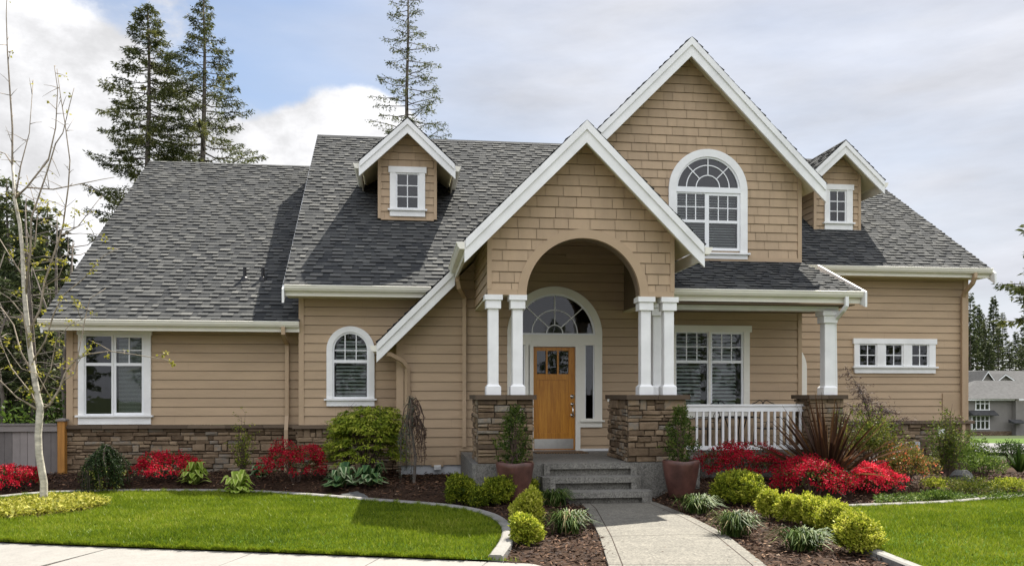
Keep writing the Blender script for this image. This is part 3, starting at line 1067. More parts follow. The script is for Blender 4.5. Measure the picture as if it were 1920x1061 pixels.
w1 = arched_unit(house, xc, zc, R, 0.352, YB, zr['g0'], zr['bot'], None, 'narrow arched window with slatted blind')
ms, mg, bb = MB(), MB(), MB()
y = YB - 0.012
ms.ring(xc, zc, 0.318, 0.352, y - 0.012, y + 0.03)
for s in (-1, 1):
    ms.box(min(xc + s * 0.318, xc + s * 0.352), max(xc + s * 0.318, xc + s * 0.352), y - 0.012, y + 0.03, zr['g0'], zc - 0.001)
ms.box(xc - 0.318, xc + 0.318, y - 0.012, y + 0.03, zr['g0'], zr['g0'] + 0.035)
ms.box(xc - 0.318, xc + 0.318, y - 0.02, y + 0.03, zr['mid'] - 0.03, zr['mid'] + 0.03)
for s in (-1, 1):
    xm = xc + s * 0.108
    ms.box(xm - 0.009, xm + 0.009, y - 0.004, y + 0.01, zr['mid'] + 0.03, zc + 0.297)
for a, b in ((-0.31, -0.118), (-0.098, 0.098), (0.118, 0.31)):
    ms.box(xc + a, xc + b, y - 0.004, y + 0.01, zc - 0.02, zc - 0.002)
fan_glass(mg, xc, zc, 0.33, y + 0.014, zr['g0'] + 0.02)
blind(bb, xc - 0.29, xc + 0.29, YB + 0.09, zr['g0'] + 0.02, zc + 0.14, 0.072, 0.06, 0.55)
blind(bb, xc - 0.20, xc + 0.20, YB + 0.09, zc + 0.13, zc + 0.22, 0.072, 0.06, 0.55)
sub(w1, 'sash', ms, 'sash_vinyl'); sub(w1, 'pane', mg, 'window_glass'); sub(w1, 'blind', bb, 'blind_slat')
room(w1, xc - 0.4, xc + 0.4, YB + 0.04, zr['g0'] - 0.03, zc + 0.42)

# ---- main roof --------------------------------------------------------------------
YM, ZM, PM, YR = 16.52, 3.775, 0.752, 22.8
LM = YR - YM
mx0, mx1 = -2.32, 6.6
mb = MB()
shingle_slope(mb, (mx0, YM, ZM), (mx1, YM, ZM), (0, LM, LM * PM), Lf=None)
shingle_slope(mb, (mx1, YR + LM, ZM), (mx0, YR + LM, ZM), (0, -LM, LM * PM), expo=0.4)
mb.prism([(YR - 0.13, ZM + LM * PM - 0.085), (YR, ZM + LM * PM + 0.022), (YR + 0.13, ZM + LM * PM - 0.085), (YR + 0.12, ZM + LM * PM - 0.12), (YR - 0.12, ZM + LM * PM - 0.12)], 'x', mx0, mx1, 0.35)
rm = sub(house, 'roof', mb, 'roof_shingle')
rm['label'] = 'main roof slope behind the left dormer'
# trim the front part right of the entry gable: the slope stops at the gable's valley
mb = MB()
slab(mb, (mx0 + .02, YM + .02, ZM - .012), (0.55, YM + .02, ZM - .012), (0, LM - .02, (LM - .02) * PM), 0.15)
slab(mb, (0.55, YM + .9, ZM - .012 + .88 * PM), (mx1, YM + .9, ZM - .012 + .88 * PM), (0, LM - .9, (LM - .9) * PM), 0.15)
slab(mb, (mx1, YR + LM - .02, ZM - .012), (mx0 + .02, YR + LM - .02, ZM - .012), (0, -(LM - .02), (LM - .02) * PM), 0.15)
mb.box(mx0 + 0.04, 0.52, YM + 0.045, YB - 0.02, 3.57, 3.595)
sub(house, 'soffit', mb, 'soffit_paint')
mb = MB()
mb.prism([(YM - 0.10, ZM - 0.10), (YR, ZM + LM * PM - 0.02), (YR, ZM + LM * PM - 0.27), (YM - 0.10, ZM - 0.36)], 'x', mx0 - 0.012, mx0 + 0.03)
sub(house, 'rake_board', mb, 'white_trim')
gutter(house, mx0 + 0.035, 0.47, YM, 3.76)
mb = MB()
mb.face([(BX[0], YB, 3.6), (BX[0], 28, 3.6), (BX[0], YR, 8.3)])
sub(house, 'gable_wall', mb, 'siding_paint')

# ---- entry wall (door, porch window) -------------------------------------------------
YW = 16.4
fc, fz, fR = 2.882, 2.855, 0.94
def door_open(z):
    if z < 1.06: return (2.37, 3.385)
    if z < fz: return (1.98, 3.785)
    if z < fz + 0.9:
        h = math.sqrt(0.81 - (z - fz) ** 2)
        return (fc - h, fc + h)
    return None
pw = [PX(u, YW) for u in (1261, 1265.5, 1327, 1334, 1391, 1404)]
pz = dict(top=PZ(1390, 613, YW), g1=PZ(1390, 623, YW), mid=PZ(1390, 678.5, YW), g0=PZ(1390, 766, YW), bot=PZ(1390, 783, YW))
Lw = lambda z: max(-0.13, 2.85 - (5.80 - z))
ops = [door_open, rect_open(pw[1] - 0.02, pw[4] + 0.02, pz['g0'] - 0.03, pz['g1'] + 0.03)]
sub(house, 'wall', cladding(front(YW), Lw, const(7.94), 0.335, 4.251, ops, expo=0.178), 'siding_paint')
mb = MB()
mb.box(-0.19, -0.055, YW - 0.03, YW + 0.09, 0.33, 2.72)
sub(house, 'corner_board', mb, 'tan_trim')
mb = MB()
mb.box(7.885, 7.965, YW - 0.03, YW + 0.06, DECK, 3.34)
sub(house, 'corner_board', mb, 'tan_trim')
mb = MB()
for xa in (-0.13,):
    sub(house, 'side_wall', cladding(left_side(-0.13), const(YW + 0.09), const(YB), 0.3, 2.7, fine=1), 'siding_paint')
sub(house, 'side_wall', cladding(right_side(7.94), const(YW + 0.06), const(20.5), 0.0, 6.3, fine=1), 'siding_paint')
mb = MB()
mb.box(-0.10, 7.9, YW + 0.02, YW + 0.25, -0.15, 0.325)
sub(house, 'foundation', mb, 'foundation')
mb = MB()   # trim step where the siding meets the porch slab
mb.box(0.955, 1.015, YW - 0.035, YW - 0.002, 0.335, 0.66)
mb.box(1.02, 1.30, YW - 0.035, YW - 0.002, 0.60, 0.66)
sub(house, 'corner_board', mb, 'tan_trim')
cx, cz = PX(820, YW), PZ(820, 868, YW)
mb = MB()
mb.box(cx - 0.115, cx + 0.115, YW - 0.04, YW - 0.0, cz - 0.06, cz + 0.07)
v1 = sub(house, 'wall_vent', mb, 'tan_trim')
mb = MB()
mb.box(cx - 0.065, cx + 0.065, YW - 0.085, YW - 0.041, cz - 0.12, cz - 0.03)
for k in range(3):
    mb.box(cx - 0.05, cx + 0.05, YW - 0.10, YW - 0.086, cz - 0.11 + k * 0.026, cz - 0.098 + k * 0.026)
sub(v1, 'hood', mb, 'white_trim')

# door unit: casing, fanlight, sidelights, door
mb = MB()
ya, yb = YW - 0.05, YW + 0.06
X0, X1 = 1.945, 3.82
mb.ring(fc, fz, 0.80, fR, ya, yb, n=44)
mb.box(X0, X1, ya, yb, 2.652, fz - 0.001)
mb.box(2.36, 3.385, ya, yb, 2.62, 2.651)
mb.box(2.36, 2.455, ya, yb, DECK, 2.619)
mb.box(3.29, 3.385, ya, yb, DECK, 2.619)
for s in (0, 1):
    f = (lambda x: x) if s else (lambda x: 2 * fc - x)
    def bx(a, b, *r):
        a, b = sorted((f(a), f(b)))
        mb.box(a, b, *r)
    bx(3.386, 3.475, ya, yb, 1.185, 2.651)
    bx(3.668, 3.82, ya, yb, 1.185, 2.651)
    bx(3.476, 3.667, ya, yb, 1.185, 1.215)
    bx(3.37 + 0.016, 3.865, ya - 0.04, yb, 1.15, 1.184)
    bx(3.386, 3.82, ya, YW + 0.02, 1.045, 1.149)
surround = sub(house, 'door_surround', mb, 'cream_trim')
ms, mg = MB(), MB()
y = YW - 0.01
ms.ring(fc, fz, 0.762, 0.80, y - 0.014, y + 0.03, n=40)
ms.box(fc - 0.762, fc + 0.762, y - 0.014, y + 0.03, fz, fz + 0.03)
ms.ring(fc, fz + 0.03, 0.150, 0.168, y - 0.004, y + 0.012, n=20)
ms.ring(fc, fz + 0.03, 0.440, 0.458, y - 0.004, y + 0.012, n=30)
def spoke(ms, xc, zc, a, r0, r1, y, w=0.018):
    c, s = math.cos(a), math.sin(a)
    n = (-s * w / 2, c * w / 2)
    p = [(xc + r0 * c + n[0], zc + r0 * s + n[1]), (xc + r1 * c + n[0], zc + r1 * s + n[1]), (xc + r1 * c - n[0], zc + r1 * s - n[1]), (xc + r0 * c - n[0], zc + r0 * s - n[1])]
    ms.prism(p, 'y', y - 0.006, y + 0.010)
for a in (42, 90, 138):
    spoke(ms, fc, fz + 0.03, math.radians(a), 0.165, 0.745, y)
fan_glass(mg, fc, fz + 0.01, 0.775, y + 0.014)
for s in (-1, 1):
    xa, xb = sorted((fc + s * 0.594, fc + s * 0.785))
    glass_rect(mg, xa, xb, y + 0.014, 1.215, 2.651)
    ms.box(xa, xa + 0.022, y - 0.01, y + 0.03, 1.216, 2.65); ms.box(xb - 0.022, xb, y - 0.01, y + 0.03, 1.216, 2.65)
sub(surround, 'muntin', ms, 'sash_vinyl'); sub(surround, 'pane', mg, 'window_glass')
bb = MB()
blind(bb, 3.50, 3.56, YW + 0.25, 1.45, 2.1, 0.05, 0.03, 0.5)
sub(surround, 'blind', bb, 'blind_slat')
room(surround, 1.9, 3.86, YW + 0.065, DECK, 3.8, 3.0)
# the door itself
D0, D1, DZ0, DZ1 = 2.462, 3.284, 0.605, 2.612
yd = YW + 0.0
dx = [PX(u, YW) for u in (1006.5, 1024, 1026.5, 1045, 1047.5, 1066)]
dz = [PZ(1040, v, YW) for v in (701, 657.5, 712, 822)]
mb = MB()
st = [D0] + [dx[0], dx[1], dx[2], dx[3], dx[4], dx[5]] + [D1]
mb.box(D0, dx[0], yd, yd + 0.045, DZ0, DZ1)
mb.box(dx[5], D1, yd, yd + 0.045, DZ0, DZ1)
mb.box(dx[0], dx[5], yd, yd + 0.045, dz[1], DZ1)
mb.box(dx[0], dx[5], yd, yd + 0.045, dz[2], dz[0])
for a, b in ((dx[1], dx[2]), (dx[3], dx[4])):
    mb.box(a - 0.004, b + 0.004, yd + 0.002, yd + 0.04, dz[0], dz[1])
mb.box(dx[0], dx[5], yd + 0.014, yd + 0.04, DZ0, dz[2])
mb.box(dx[0], dx[5], yd, yd + 0.013, DZ0, DZ0 + 0.33)
door = sub(house, 'door', mb, 'door_wood')
for a, b in ((dx[0], dx[1]), (dx[2], dx[3]), (dx[4], dx[5])):
    mg = MB()
    glass_rect(mg, a, b, yd + 0.022, dz[0], dz[1])
    sub(door, 'pane', mg, 'window_glass')
mb = MB()
mb.box(D0 + 0.015, D1 - 0.03, yd - 0.006, yd - 0.001, DZ0 + 0.02, DZ0 + 0.215)
sub(door, 'kick_plate', mb, 'steel')
hx = PX(1073, YW)
def knob(zk, r):
    mb.tube([(hx, yd, zk), (hx, yd - 0.012, zk)], [r * 1.15, r * 1.15], 14)
    mb.tube([(hx, yd - 0.012, zk), (hx, yd - 0.03, zk)], [r * 0.55, r * 0.5], 12)
mb = MB()
knob(PZ(1073, 743, YW), 0.036)
sub(door, 'deadbolt', mb, 'nickel', True)
mb = MB()
for v, r in ((757.5, 0.030), (778, 0.034)):
    knob(PZ(1073, v, YW), r)
za, zb = PZ(1073, 764, YW), PZ(1073, 779, YW)
mb.tube([(hx, yd - 0.02, za + .03), (hx, yd - 0.06, za), (hx, yd - 0.07, (za + zb) / 2), (hx, yd - 0.06, zb), (hx, yd - 0.02, zb - .01)], [0.012, 0.014, 0.016, 0.013, 0.011], 8)
sub(door, 'handle', mb, 'nickel', True)
mb = MB()
mb.box(2.458, 3.288, YW - 0.03, YW + 0.05, DECK, 0.602)
sub(door, 'threshold', mb, 'steel')
mb = MB()
mb.box(3.39, 4.28, YW - 0.035, YW - 0.018, DECK, DECK + 0.045)
sub(house, 'base_trim', mb, 'white_trim')
mb = MB()
mb.box(1.30, 2.355, YW - 0.035, YW - 0.018, DECK, DECK + 0.045)
sub(house, 'base_trim', mb, 'white_trim')
mb = MB()
mb.box(4.30, 7.88, YW - 0.035, YW - 0.018, DECK, DECK + 0.045)
sub(house, 'base_trim', mb, 'white_trim')
mb = MB()
bx_, bz_ = P(1140, 748.5, YW)
mb.box(bx_ - 0.018, bx_ + 0.018, YW - 0.035, YW - 0.015, bz_ - 0.045, bz_ + 0.045)
sub(house, 'doorbell', mb, 'cream_trim')

# porch window
sa = dict(b=(pw[1], pw[2] + 0.005, pz['g0'], pz['g1']), mid=pz['mid'], grid=(3, 2), w=0.022)
sb = dict(b=(pw[3] - 0.035, pw[4] + 0.02, pz['g0'], pz['g1']), mid=pz['mid'], grid=(3, 2), w=0.04)
rect_window(house, YW, pw[0] - 0.06, pw[5], pz['bot'], pz['top'] + 0.02, [sa, sb], label='porch window with white slatted blinds', mat='cream_trim', lug=0.04,
            blinds=[(pw[1] + 0.04, pw[2] - 0.1, YW + 0.12, pz['g0'], pz['g1'], 0.074, 0.06, 0.5), (pw[3] + 0.01, pw[4] - 0.08, YW + 0.12, pz['g0'], pz['g1'], 0.074, 0.06, 0.5)])

# ---- entry gable (portico) --------------------------------------------------------------
YP = 13.70
PXC = 2.853
pl, pr = PX(915.5, YP), PX(1262, YP)
ZB = 3.30
ac, ar, az = (PX(987, YP) + PX(1200, YP)) / 2, (PX(1200, YP) - PX(987, YP)) / 2, 3.30
ZPK, HPH = 6.05, 1.95           # roof peak and half width of the roof
zw = ZPK - 0.2
Lp = lambda z: max(pl, PXC - (zw - z))
Rp = lambda z: min(pr, PXC + (zw - z))
sub(house, 'gable_wall', cladding(front(YP), Lp, Rp, ZB + 0.085, zw, [arch_open(ac, az, ar + 0.10, 0)], expo=0.178, shingles=True, fine=5, first=0.12), 'shingle_paint')
mb = MB()
mb.ring(ac, az, ar, ar + 0.145, YP - 0.022, YP + 0.05, n=48)
mb.box(pl - 0.012, ac - ar - 0.146, YP - 0.020, YP + 0.05, ZB, ZB + 0.088)
mb.box(ac + ar + 0.146, pr + 0.012, YP - 0.020, YP + 0.05, ZB, ZB + 0.088)
mb.box(pl - 0.018, pl + 0.055, YP - 0.026, YP + 0.06, ZB + 0.089, 4.42)
mb.box(pr - 0.055, pr + 0.018, YP - 0.026, YP + 0.06, ZB + 0.089, 4.42)
sub(house, 'arch_trim', mb, 'tan_trim')
mb = MB()   # the arch is a thick front wall; behind it the entry is open up to a flat ceiling
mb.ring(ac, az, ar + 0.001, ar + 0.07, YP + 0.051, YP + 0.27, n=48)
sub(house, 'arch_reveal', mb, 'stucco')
sub(house, 'wall', cladding(front(YW), lambda z: max(pl + 0.14, PXC - (5.80 - z)), lambda z: min(pr - 0.14, PXC + (5.80 - z)), 4.251, 4.85, expo=0.178), 'siding_paint')
mb = MB()
zc1, h1, h2 = 4.80, 1.0, (pr - pl) / 2 - 0.138
for k in range(2):
    pts = [(PXC - h2, 4.80 - (h2 - h1)), (PXC - h1, zc1), (PXC + h1, zc1), (PXC + h2, 4.80 - (h2 - h1)), (PXC + h2, 4.83 - (h2 - h1)), (PXC + h1, zc1 + .03), (PXC - h1, zc1 + .03), (PXC - h2, 4.83 - (h2 - h1))]
rings = [[(x, yy, zz) for x, zz in pts] for yy in (YP + 0.052, YW - 0.002)]
mb.loft(rings, False)
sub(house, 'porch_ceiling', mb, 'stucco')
for a, b in ((pl + 0.035, pl + 0.139), (pr - 0.139, pr - 0.035)):
    mb = MB()
    mb.box(a, b, YP + 0.271, YW - 0.002, ZB + 0.03, 4.43)
    sub(house, 'entry_beam', mb, 'stucco')
for a, b in ((pl + 0.002, ac - ar), (ac + ar, pr - 0.002)):
    mb = MB()
    mb.box(a, b, YP + 0.052, YP + 0.27, ZB, ZB + 0.028)
    sub(house, 'soffit', mb, 'soffit_paint')
sub(house, 'side_wall', cladding(left_side(pl), const(YP + 0.06), const(YW), ZB + 0.05, 4.6, fine=2), 'siding_paint')
sub(house, 'side_wall', cladding(right_side(pr), const(YP + 0.06), const(YW), ZB + 0.05, 4.6, fine=2), 'siding_paint')
for a, b in ((pl + 0.002, pl + 0.15), (pr - 0.15, pr - 0.002)):
    mb = MB()
    mb.box(a, b, YP + 0.271, YW - 0.003, ZB, ZB + 0.028)
    sub(house, 'soffit', mb, 'soffit_paint')
YRK = 13.28
mb = MB()
LL = math.hypot(HPH, HPH)
yb_ = 19.9
shingle_slope(mb, (PXC - HPH, yb_, ZPK - HPH), (PXC - HPH, YRK - 0.03, ZPK - HPH), (HPH, 0, HPH))
shingle_slope(mb, (PXC + HPH, YRK - 0.03, ZPK - HPH), (PXC + HPH, yb_, ZPK - HPH), (-HPH, 0, HPH))
# lower continuation over the entry wall
cx0, cz0 = -0.55, ZPK - (PXC + 0.55)
YC = 15.93
shingle_slope(mb, (cx0, 17.2, cz0), (cx0, YC - 0.03, cz0), (PXC - HPH - cx0, 0, ZPK - HPH - cz0))
mb.prism([(PXC - 0.10, ZPK - 0.088), (PXC, ZPK + 0.014), (PXC + 0.10, ZPK - 0.088), (PXC + 0.1, ZPK - 0.12), (PXC - 0.1, ZPK - 0.12)], 'y', YRK + 0.06, yb_, 0.3)
rp = sub(house, 'roof', mb, 'roof_shingle')
rp['label'] = 'steep roof over the arched entry'
mb = MB()
slab(mb, (PXC - HPH + .03, yb_, ZPK - HPH + .03 - .014), (PXC - HPH + .03, YRK + 0.05, ZPK - HPH + .03 - .014), (HPH - .03, 0, HPH - .03), 0.13)
slab(mb, (PXC + HPH - .03, YRK + 0.05, ZPK - HPH + .03 - .014), (PXC + HPH - .03, yb_, ZPK - HPH + .03 - .014), (-HPH + .03, 0, HPH - .03), 0.13)
slab(mb, (cx0 + .03, 17.2, cz0 + .03 - .014), (cx0 + .03, YC + 0.05, cz0 + .03 - .014), (PXC - HPH - cx0 - .03, 0, ZPK - HPH - cz0 - .03), 0.13)
sub(house, 'soffit', mb, 'soffit_paint')
rakes(house, YRK, PXC, ZPK - 0.006, HPH, 1.0, 0.345)
mb = MB()   # lower rake
za = ZPK - HPH - 0.02
mb.prism([(PXC - HPH, za), (cx0, cz0 - 0.02), (cx0, cz0 - 0.365), (PXC - HPH, za - 0.345)], 'y', YC, YC + 0.05)
mb.prism([(PXC - HPH, za + .003), (cx0 + .02, cz0), (cx0 + .02, cz0 - 0.14), (PXC - HPH, za - 0.138)], 'y', YC - 0.028, YC - 0.001)
sub(house, 'rake_board', mb, 'white_trim')
# side gutter of the entry roof, running back
xg = PXC - HPH
mb = MB()
prof = [(0, 0), (-0.118, 0), (-0.128, -0.006), (-0.128, -0.022), (-0.112, -0.030), (-0.112, -0.055), (-0.095, -0.085), (-0.075, -0.112), (0, -0.112)]
zg = ZPK - HPH - 0.03
mb.prism([(xg + p[0], zg + p[1]) for p in prof], 'y', YRK - 0.02, YC - 0.03)
g = sub(house, 'gutter', mb, 'cream_trim')
mb = MB(); mb.box(xg + 0.002, xg + 0.04, YRK + 0.055, YC - 0.03, zg - 0.21, zg - 0.02)
sub(g, 'fascia', mb, 'cream_trim')
mb = MB()
xg2 = PXC + HPH
mb.prism([(xg2 - p[0], zg + p[1]) for p in prof], 'y', YRK - 0.02, 15.9)
g = sub(house, 'gutter', mb, 'cream_trim')
mb = MB(); mb.box(xg2 - 0.04, xg2 - 0.002, YRK + 0.055, 15.9, zg - 0.21, zg - 0.02)
sub(g, 'fascia', mb, 'cream_trim')
xd = PX(870.5, YW - 0.07)
xt = PX(858, 15.75)
downspout(house, [(xt, 15.8, zg - 0.08), (xt, 15.8, 3.80), (xt + 0.03, 15.86, 3.68), (xd, YW - 0.09, 3.56), (xd, YW - 0.07, 3.42), (xd, YW - 0.07, 0.68)])
# short gutter end and spout of the low slope
mb = MB()
mb.prism([(cx0 + p[0], cz0 - 0.05 + p[1]) for p in prof], 'y', YC + 0.055, 17.0)
sub(house, 'gutter', mb, 'cream_trim')
xs = PX(764, YW - 0.08)
downspout(house, [(PX(724, 16.0), 16.02, PZ(724, 663, 16.0)), (PX(731, 16.05), 16.06, PZ(731, 664, 16.05)), (PX(754, 16.2), 16.22, PZ(754, 676, 16.2)), (xs, YW - 0.10, PZ(764, 690, 16.3)), (xs, YW - 0.08, PZ(764, 705, 16.3)), (xs, YW - 0.08, 0.36)])

# columns: (x centre, y front, width)
def column(x, y, z0, z1, w=0.168, label=None):
    mb = MB()
    mb.cbox(x - w / 2, x + w / 2, y, y + w, z0 + 0.17, z1 - 0.22)
    c = sub(house, 'column', mb, 'white_trim')
    mb = MB()
    q = w / 2 + 0.037
    yc = y + w / 2
    mb.cbox(x - q, x + q, yc - q, yc + q, z0, z0 + 0.13)
    mb.loft([[(x - k, yc - k, z), (x + k, yc - k, z), (x + k, yc + k, z), (x - k, yc + k, z)] for k, z in ((q - .002, z0 + 0.131), (w / 2 + 0.002, z0 + 0.171))])
    sub(c, 'base', mb, 'white_trim')
    mb = MB()
    mb.cbox(x - q, x + q, yc - q, yc + q, z1 - 0.22, z1 - 0.085)
    q2 = q + 0.025
    mb.cbox(x - q2, x + q2, yc - q2, yc + q2, z1 - 0.084, z1 - 0.001)
    sub(c, 'capital', mb, 'white_trim')
    return c
for u in (925.0, 970.5, 1210.5, 1254.0):
    column(PX(u, YP + 0.02), YP - 0.0, ZE + 0.0, ZB)
column(PX(1233, 14.6), 14.6, ZE, ZB, 0.16)

def pier(x0, x1, y0, y1, z0, z1, name='stone_pier', cap=0.075):
    mb = stones(front(y0 + 0.05), x0, x1, z0, z1)
    stones(left_side(x0 + 0.05), y0 + 0.05, y1, z0, z1, mb)
    stones(right_side(x1 - 0.05), y0 + 0.05, y1, z0, z1, mb)
    mb.box(x0 + 0.05, x1 - 0.05, y0 + 0.055, y1, z0, z1, 0.1)
    p = sub(house, name, mb, 'ledge_stone')
    mb = MB()
    nx = 2
    for k in range(nx):
        a = x0 - 0.045 + (x1 - x0 + 0.09) * k / nx
        b = x0 - 0.045 + (x1 - x0 + 0.09) * (k + 1) / nx
        mb.box(a + 0.002, b - 0.002, y0 - 0.06 - 0.006 * k, y1 + 0.04, z1, z1 + cap, random.random())
    sub(p, 'pier_cap', mb, 'stone_cap')
pier(PX(896, 13.5), PX(1000, 13.5), 13.5, 14.7, DECK, ZE - 0.075)
pier(PX(1178, 13.5), PX(1287, 13.5), 13.5, 14.9, DECK, ZE - 0.075)
mb = MB()   # white end boards of the low wall behind each pier
xw = PX(1172.5, 14.6)
mb.box(xw - 0.045, xw + 0.03, 14.55, 14.72, DECK, DECK + 0.36)
sub(house, 'end_board', mb, 'white_trim')

# deck and steps
mb = MB()
YD = 13.45
dl, dr = 1.04, 4.78
mb.prism([(dl + 0.05, YD), (dr, YD), (dr, YW - 0.02), (dl, YW - 0.02), (dl, YD + 0.06)], 'z', -0.2, DECK)
mb.box(dr + 0.001, 8.1, 14.92, YW - 0.02, -0.2, DECK - 0.012)
deck = sub(house, 'porch_deck', mb, 'concrete_deck')
def step(x0, x1, y0, y1, z0, z1):
    mb = MB()
    c = 0.11
    h = 0.088
    top = [(x0, y0 + c), (x0 + c, y0), (x1 - c, y0), (x1, y0 + c), (x1, y1), (x0, y1)]
    mb.prism(top, 'z', z1 - h, z1)
    e = 0.19
    mb.prism([(x0 + e, y0 + 0.10), (x1 - e, y0 + 0.10), (x1 - e, y1), (x0 + e, y1)], 'z', z0, z1 - h - 0.001)
    mb.prism([(x0 + 0.005, y0 + c + 0.002), (x0 + c, y0 + 0.006), (x0 + e - 0.001, y0 + 0.006), (x0 + e - 0.001, y1), (x0 + 0.005, y1)], 'z', z0, z1 - h - 0.001)
    mb.prism([(x1 - 0.005, y0 + c + 0.002), (x1 - 0.005, y1), (x1 - e + 0.001, y1), (x1 - e + 0.001, y0 + 0.006), (x1 - c, y0 + 0.006)], 'z', z0, z1 - h - 0.001)
    sub(house, 'step', mb, 'concrete_deck')
r = DECK / 3
step(PX(1019, 13.1), PX(1206, 13.08), 13.08, YD - 0.005, -0.1, 2 * r)
step(PX(1030, 12.72), PX(1227, 12.72), 12.72, 13.078, -0.1, r)
mb = MB()   # recessed shadow line of the top riser
xa, xb = PX(1030, YD), PX(1180, YD)
mb.box(xa, xb, YD - 0.08, YD - 0.002, DECK - 0.085, DECK + 0.002)
mb.box(xa - 0.1, xa - 0.001, YD - 0.08, YD - 0.002, 2 * r + 0.001, DECK + 0.002)
mb.box(xb + 0.001, xb + 0.1, YD - 0.08, YD - 0.002, 2 * r + 0.001, DECK + 0.002)
sub(house, 'step', mb, 'concrete_deck')

# ---- right porch ----------------------------------------------------------------------------
YPE, ZPE = 14.70, 3.585
mb = MB()
zt = 4.37
L = math.hypot(YW - YPE, zt - ZPE)
def Rf(s):
    f = min(1, s / L)
    return (8.29 - pr) - (8.29 - 7.96) * f
shingle_slope(mb, (pr, YPE, ZPE), (8.29, YPE, ZPE), (0, YW - YPE, zt - ZPE), Rf=Rf)
rpo = sub(house, 'roof', mb, 'roof_shingle')
rpo['label'] = 'low roof over the right porch'
mb = MB()
c = [(pr, YPE + .02, ZPE - .01), (8.27, YPE + .02, ZPE - .01), (7.95, YW - .02, zt - .02), (pr, YW - .02, zt - .02)]
mb.hexa([(p[0], p[1], p[2] - 0.14) for p in c] + [(p[0], p[1], p[2] - 0.008) for p in c])
mb.box(pr + 0.005, 8.2, YPE + 0.045, YW - 0.03, 3.325, 3.345)
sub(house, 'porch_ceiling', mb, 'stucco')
gutter(house, pr + 0.02, 8.29, YPE, 3.57, fascia=0.21)
mb = MB()
mb.prism([(YPE - 0.15, 3.56), (YW - 0.03, zt - 0.05), (YW - 0.03, zt - 0.26), (YPE + 0.05, 3.35), (YPE - 0.15, 3.28)], 'x', 8.292, 8.33)
sub(house, 'rake_board', mb, 'white_trim')
mb = MB()
mb.box(pr + 0.01, 8.02, 15.0, 15.2, 3.12 + 0.12, 3.324)
sub(house, 'porch_beam', mb, 'white_trim')
xc_ = PX(1556, 14.98)
column(xc_, 14.98, ZE, 3.24, 0.195)
pier(PX(1519, 14.85), PX(1583, 14.85), 14.85, 15.5, 0.0, ZE - 0.075)
downspout(house, [(PX(1587, 14.64), 14.64, 3.47), (PX(1587, 14.64), 14.64, PZ(1587, 573, 14.64)), (PX(1583, 14.68), 14.70, PZ(1583, 581, 14.7)), (PX(1571, 14.9), 14.92, PZ(1571, 594, 14.9)), (PX(1566, 15.05), 15.08, PZ(1566, 604, 15.05)), (PX(1566, 15.1), 15.1, 1.80)], mat='white_trim', r=0.045)
# railing
YRL = 15.16
rx0_, rx1_ = PX(1287, YRL), PX(1519, YRL)
mb = MB()
zt_, zb_ = 1.505, 0.66
mb.box(rx0_, rx1_, YRL - 0.02, YRL + 0.08, zt_ - 0.035, zt_)
rail = sub(house, 'railing', mb, 'white_trim')
mb = MB()
mb.box(rx0_, rx1_, YRL + 0.0, YRL + 0.05, zt_ - 0.135, zt_ - 0.036)
sub(rail, 'top_rail', mb, 'white_trim')
mb = MB()
mb.box(rx0_, rx1_, YRL - 0.005, YRL + 0.055, zb_, zb_ + 0.075)
mb.box(PX(1393, YRL), PX(1397, YRL), YRL, YRL + 0.05, DECK - 0.06, zb_ - 0.001)
sub(rail, 'bottom_rail', mb, 'white_trim')
x = PX(1305, YRL)
while x < rx1_ - 0.03:
    mb = MB()
    mb.cbox(x, x + 0.042, YRL + 0.004, YRL + 0.046, zb_ + 0.076, zt_ - 0.136, 0.004)
    sub(rail, 'baluster', mb, 'white_trim')
    x += 0.1262

# ---- big front gable -------------------------------------------------------------------------
YG, BXC, BZP, BH = 16.0, 5.52, 8.65, 2.78
zw = BZP - 0.2
bl, br_ = 2 * BXC - 7.94, 7.94
gx, gR, gr = (PX(1253, YW) + PX(1400, YW)) / 2, (PX(1400, YW) - PX(1253, YW)) / 2, 0.665
gz = PZ(1326, 281, YW) - gR
gz_arch, gz0 = PZ(1326, 355, YW), PZ(1326, 468, YW)
gbot, gsill = PZ(1326, 485.5, YW), PZ(1326, 474, YW)
Lg = lambda z: max(bl, BXC - (zw - z), PXC + (5.93 - z) if z < 4.95 else bl)
Rg = lambda z: min(br_, BXC + (zw - z))
sub(house, 'gable_wall', cladding(front(YW), Lg, Rg, 4.44, zw, [arch_open(gx, gz, gr + 0.06, gz0 - 0.03)], expo=0.172, shingles=True, fine=4), 'shingle_paint')
mb = MB()
mb.box(bl, br_ + 0.02, YW - 0.035, YW + 0.05, 4.36, 4.439)
mb.box(br_ - 0.06, br_ + 0.022, YW - 0.03, YW + 0.06, 4.44, 6.2)
sub(house, 'corner_board', mb, 'tan_trim')
w2 = arched_unit(house, gx, gz, gR, gr, YW, gsill, gbot, None, 'large arched window in the tall gable')
ms, mg, bb = MB(), MB(), MB()
y = YW - 0.012
zA = gz_arch + 0.03
ms.box(gx - gr, gx + gr, YW - 0.045, y + 0.03, gz_arch - 0.075, gz_arch + 0.03)
ms.ring(gx, gz, gr - 0.035, gr, y - 0.012, y + 0.03, a0=math.asin((zA - gz) / gr), a1=PI - math.asin((zA - gz) / gr), n=40)
ms.ring(gx, zA, 0.235, 0.253, y - 0.004, y + 0.012, n=24)
ms.ring(gx, zA, 0.435, 0.453, y - 0.004, y + 0.012, n=30)
for a in (45, 90, 135):
    spoke(ms, gx, zA, math.radians(a), 0.25, 0.575 if a == 90 else 0.60, y)
fan_glass(mg, gx, gz, gr - 0.01, y + 0.014, gz_arch)
xm0, xm1 = PX(1323.5, YW), PX(1331, YW)
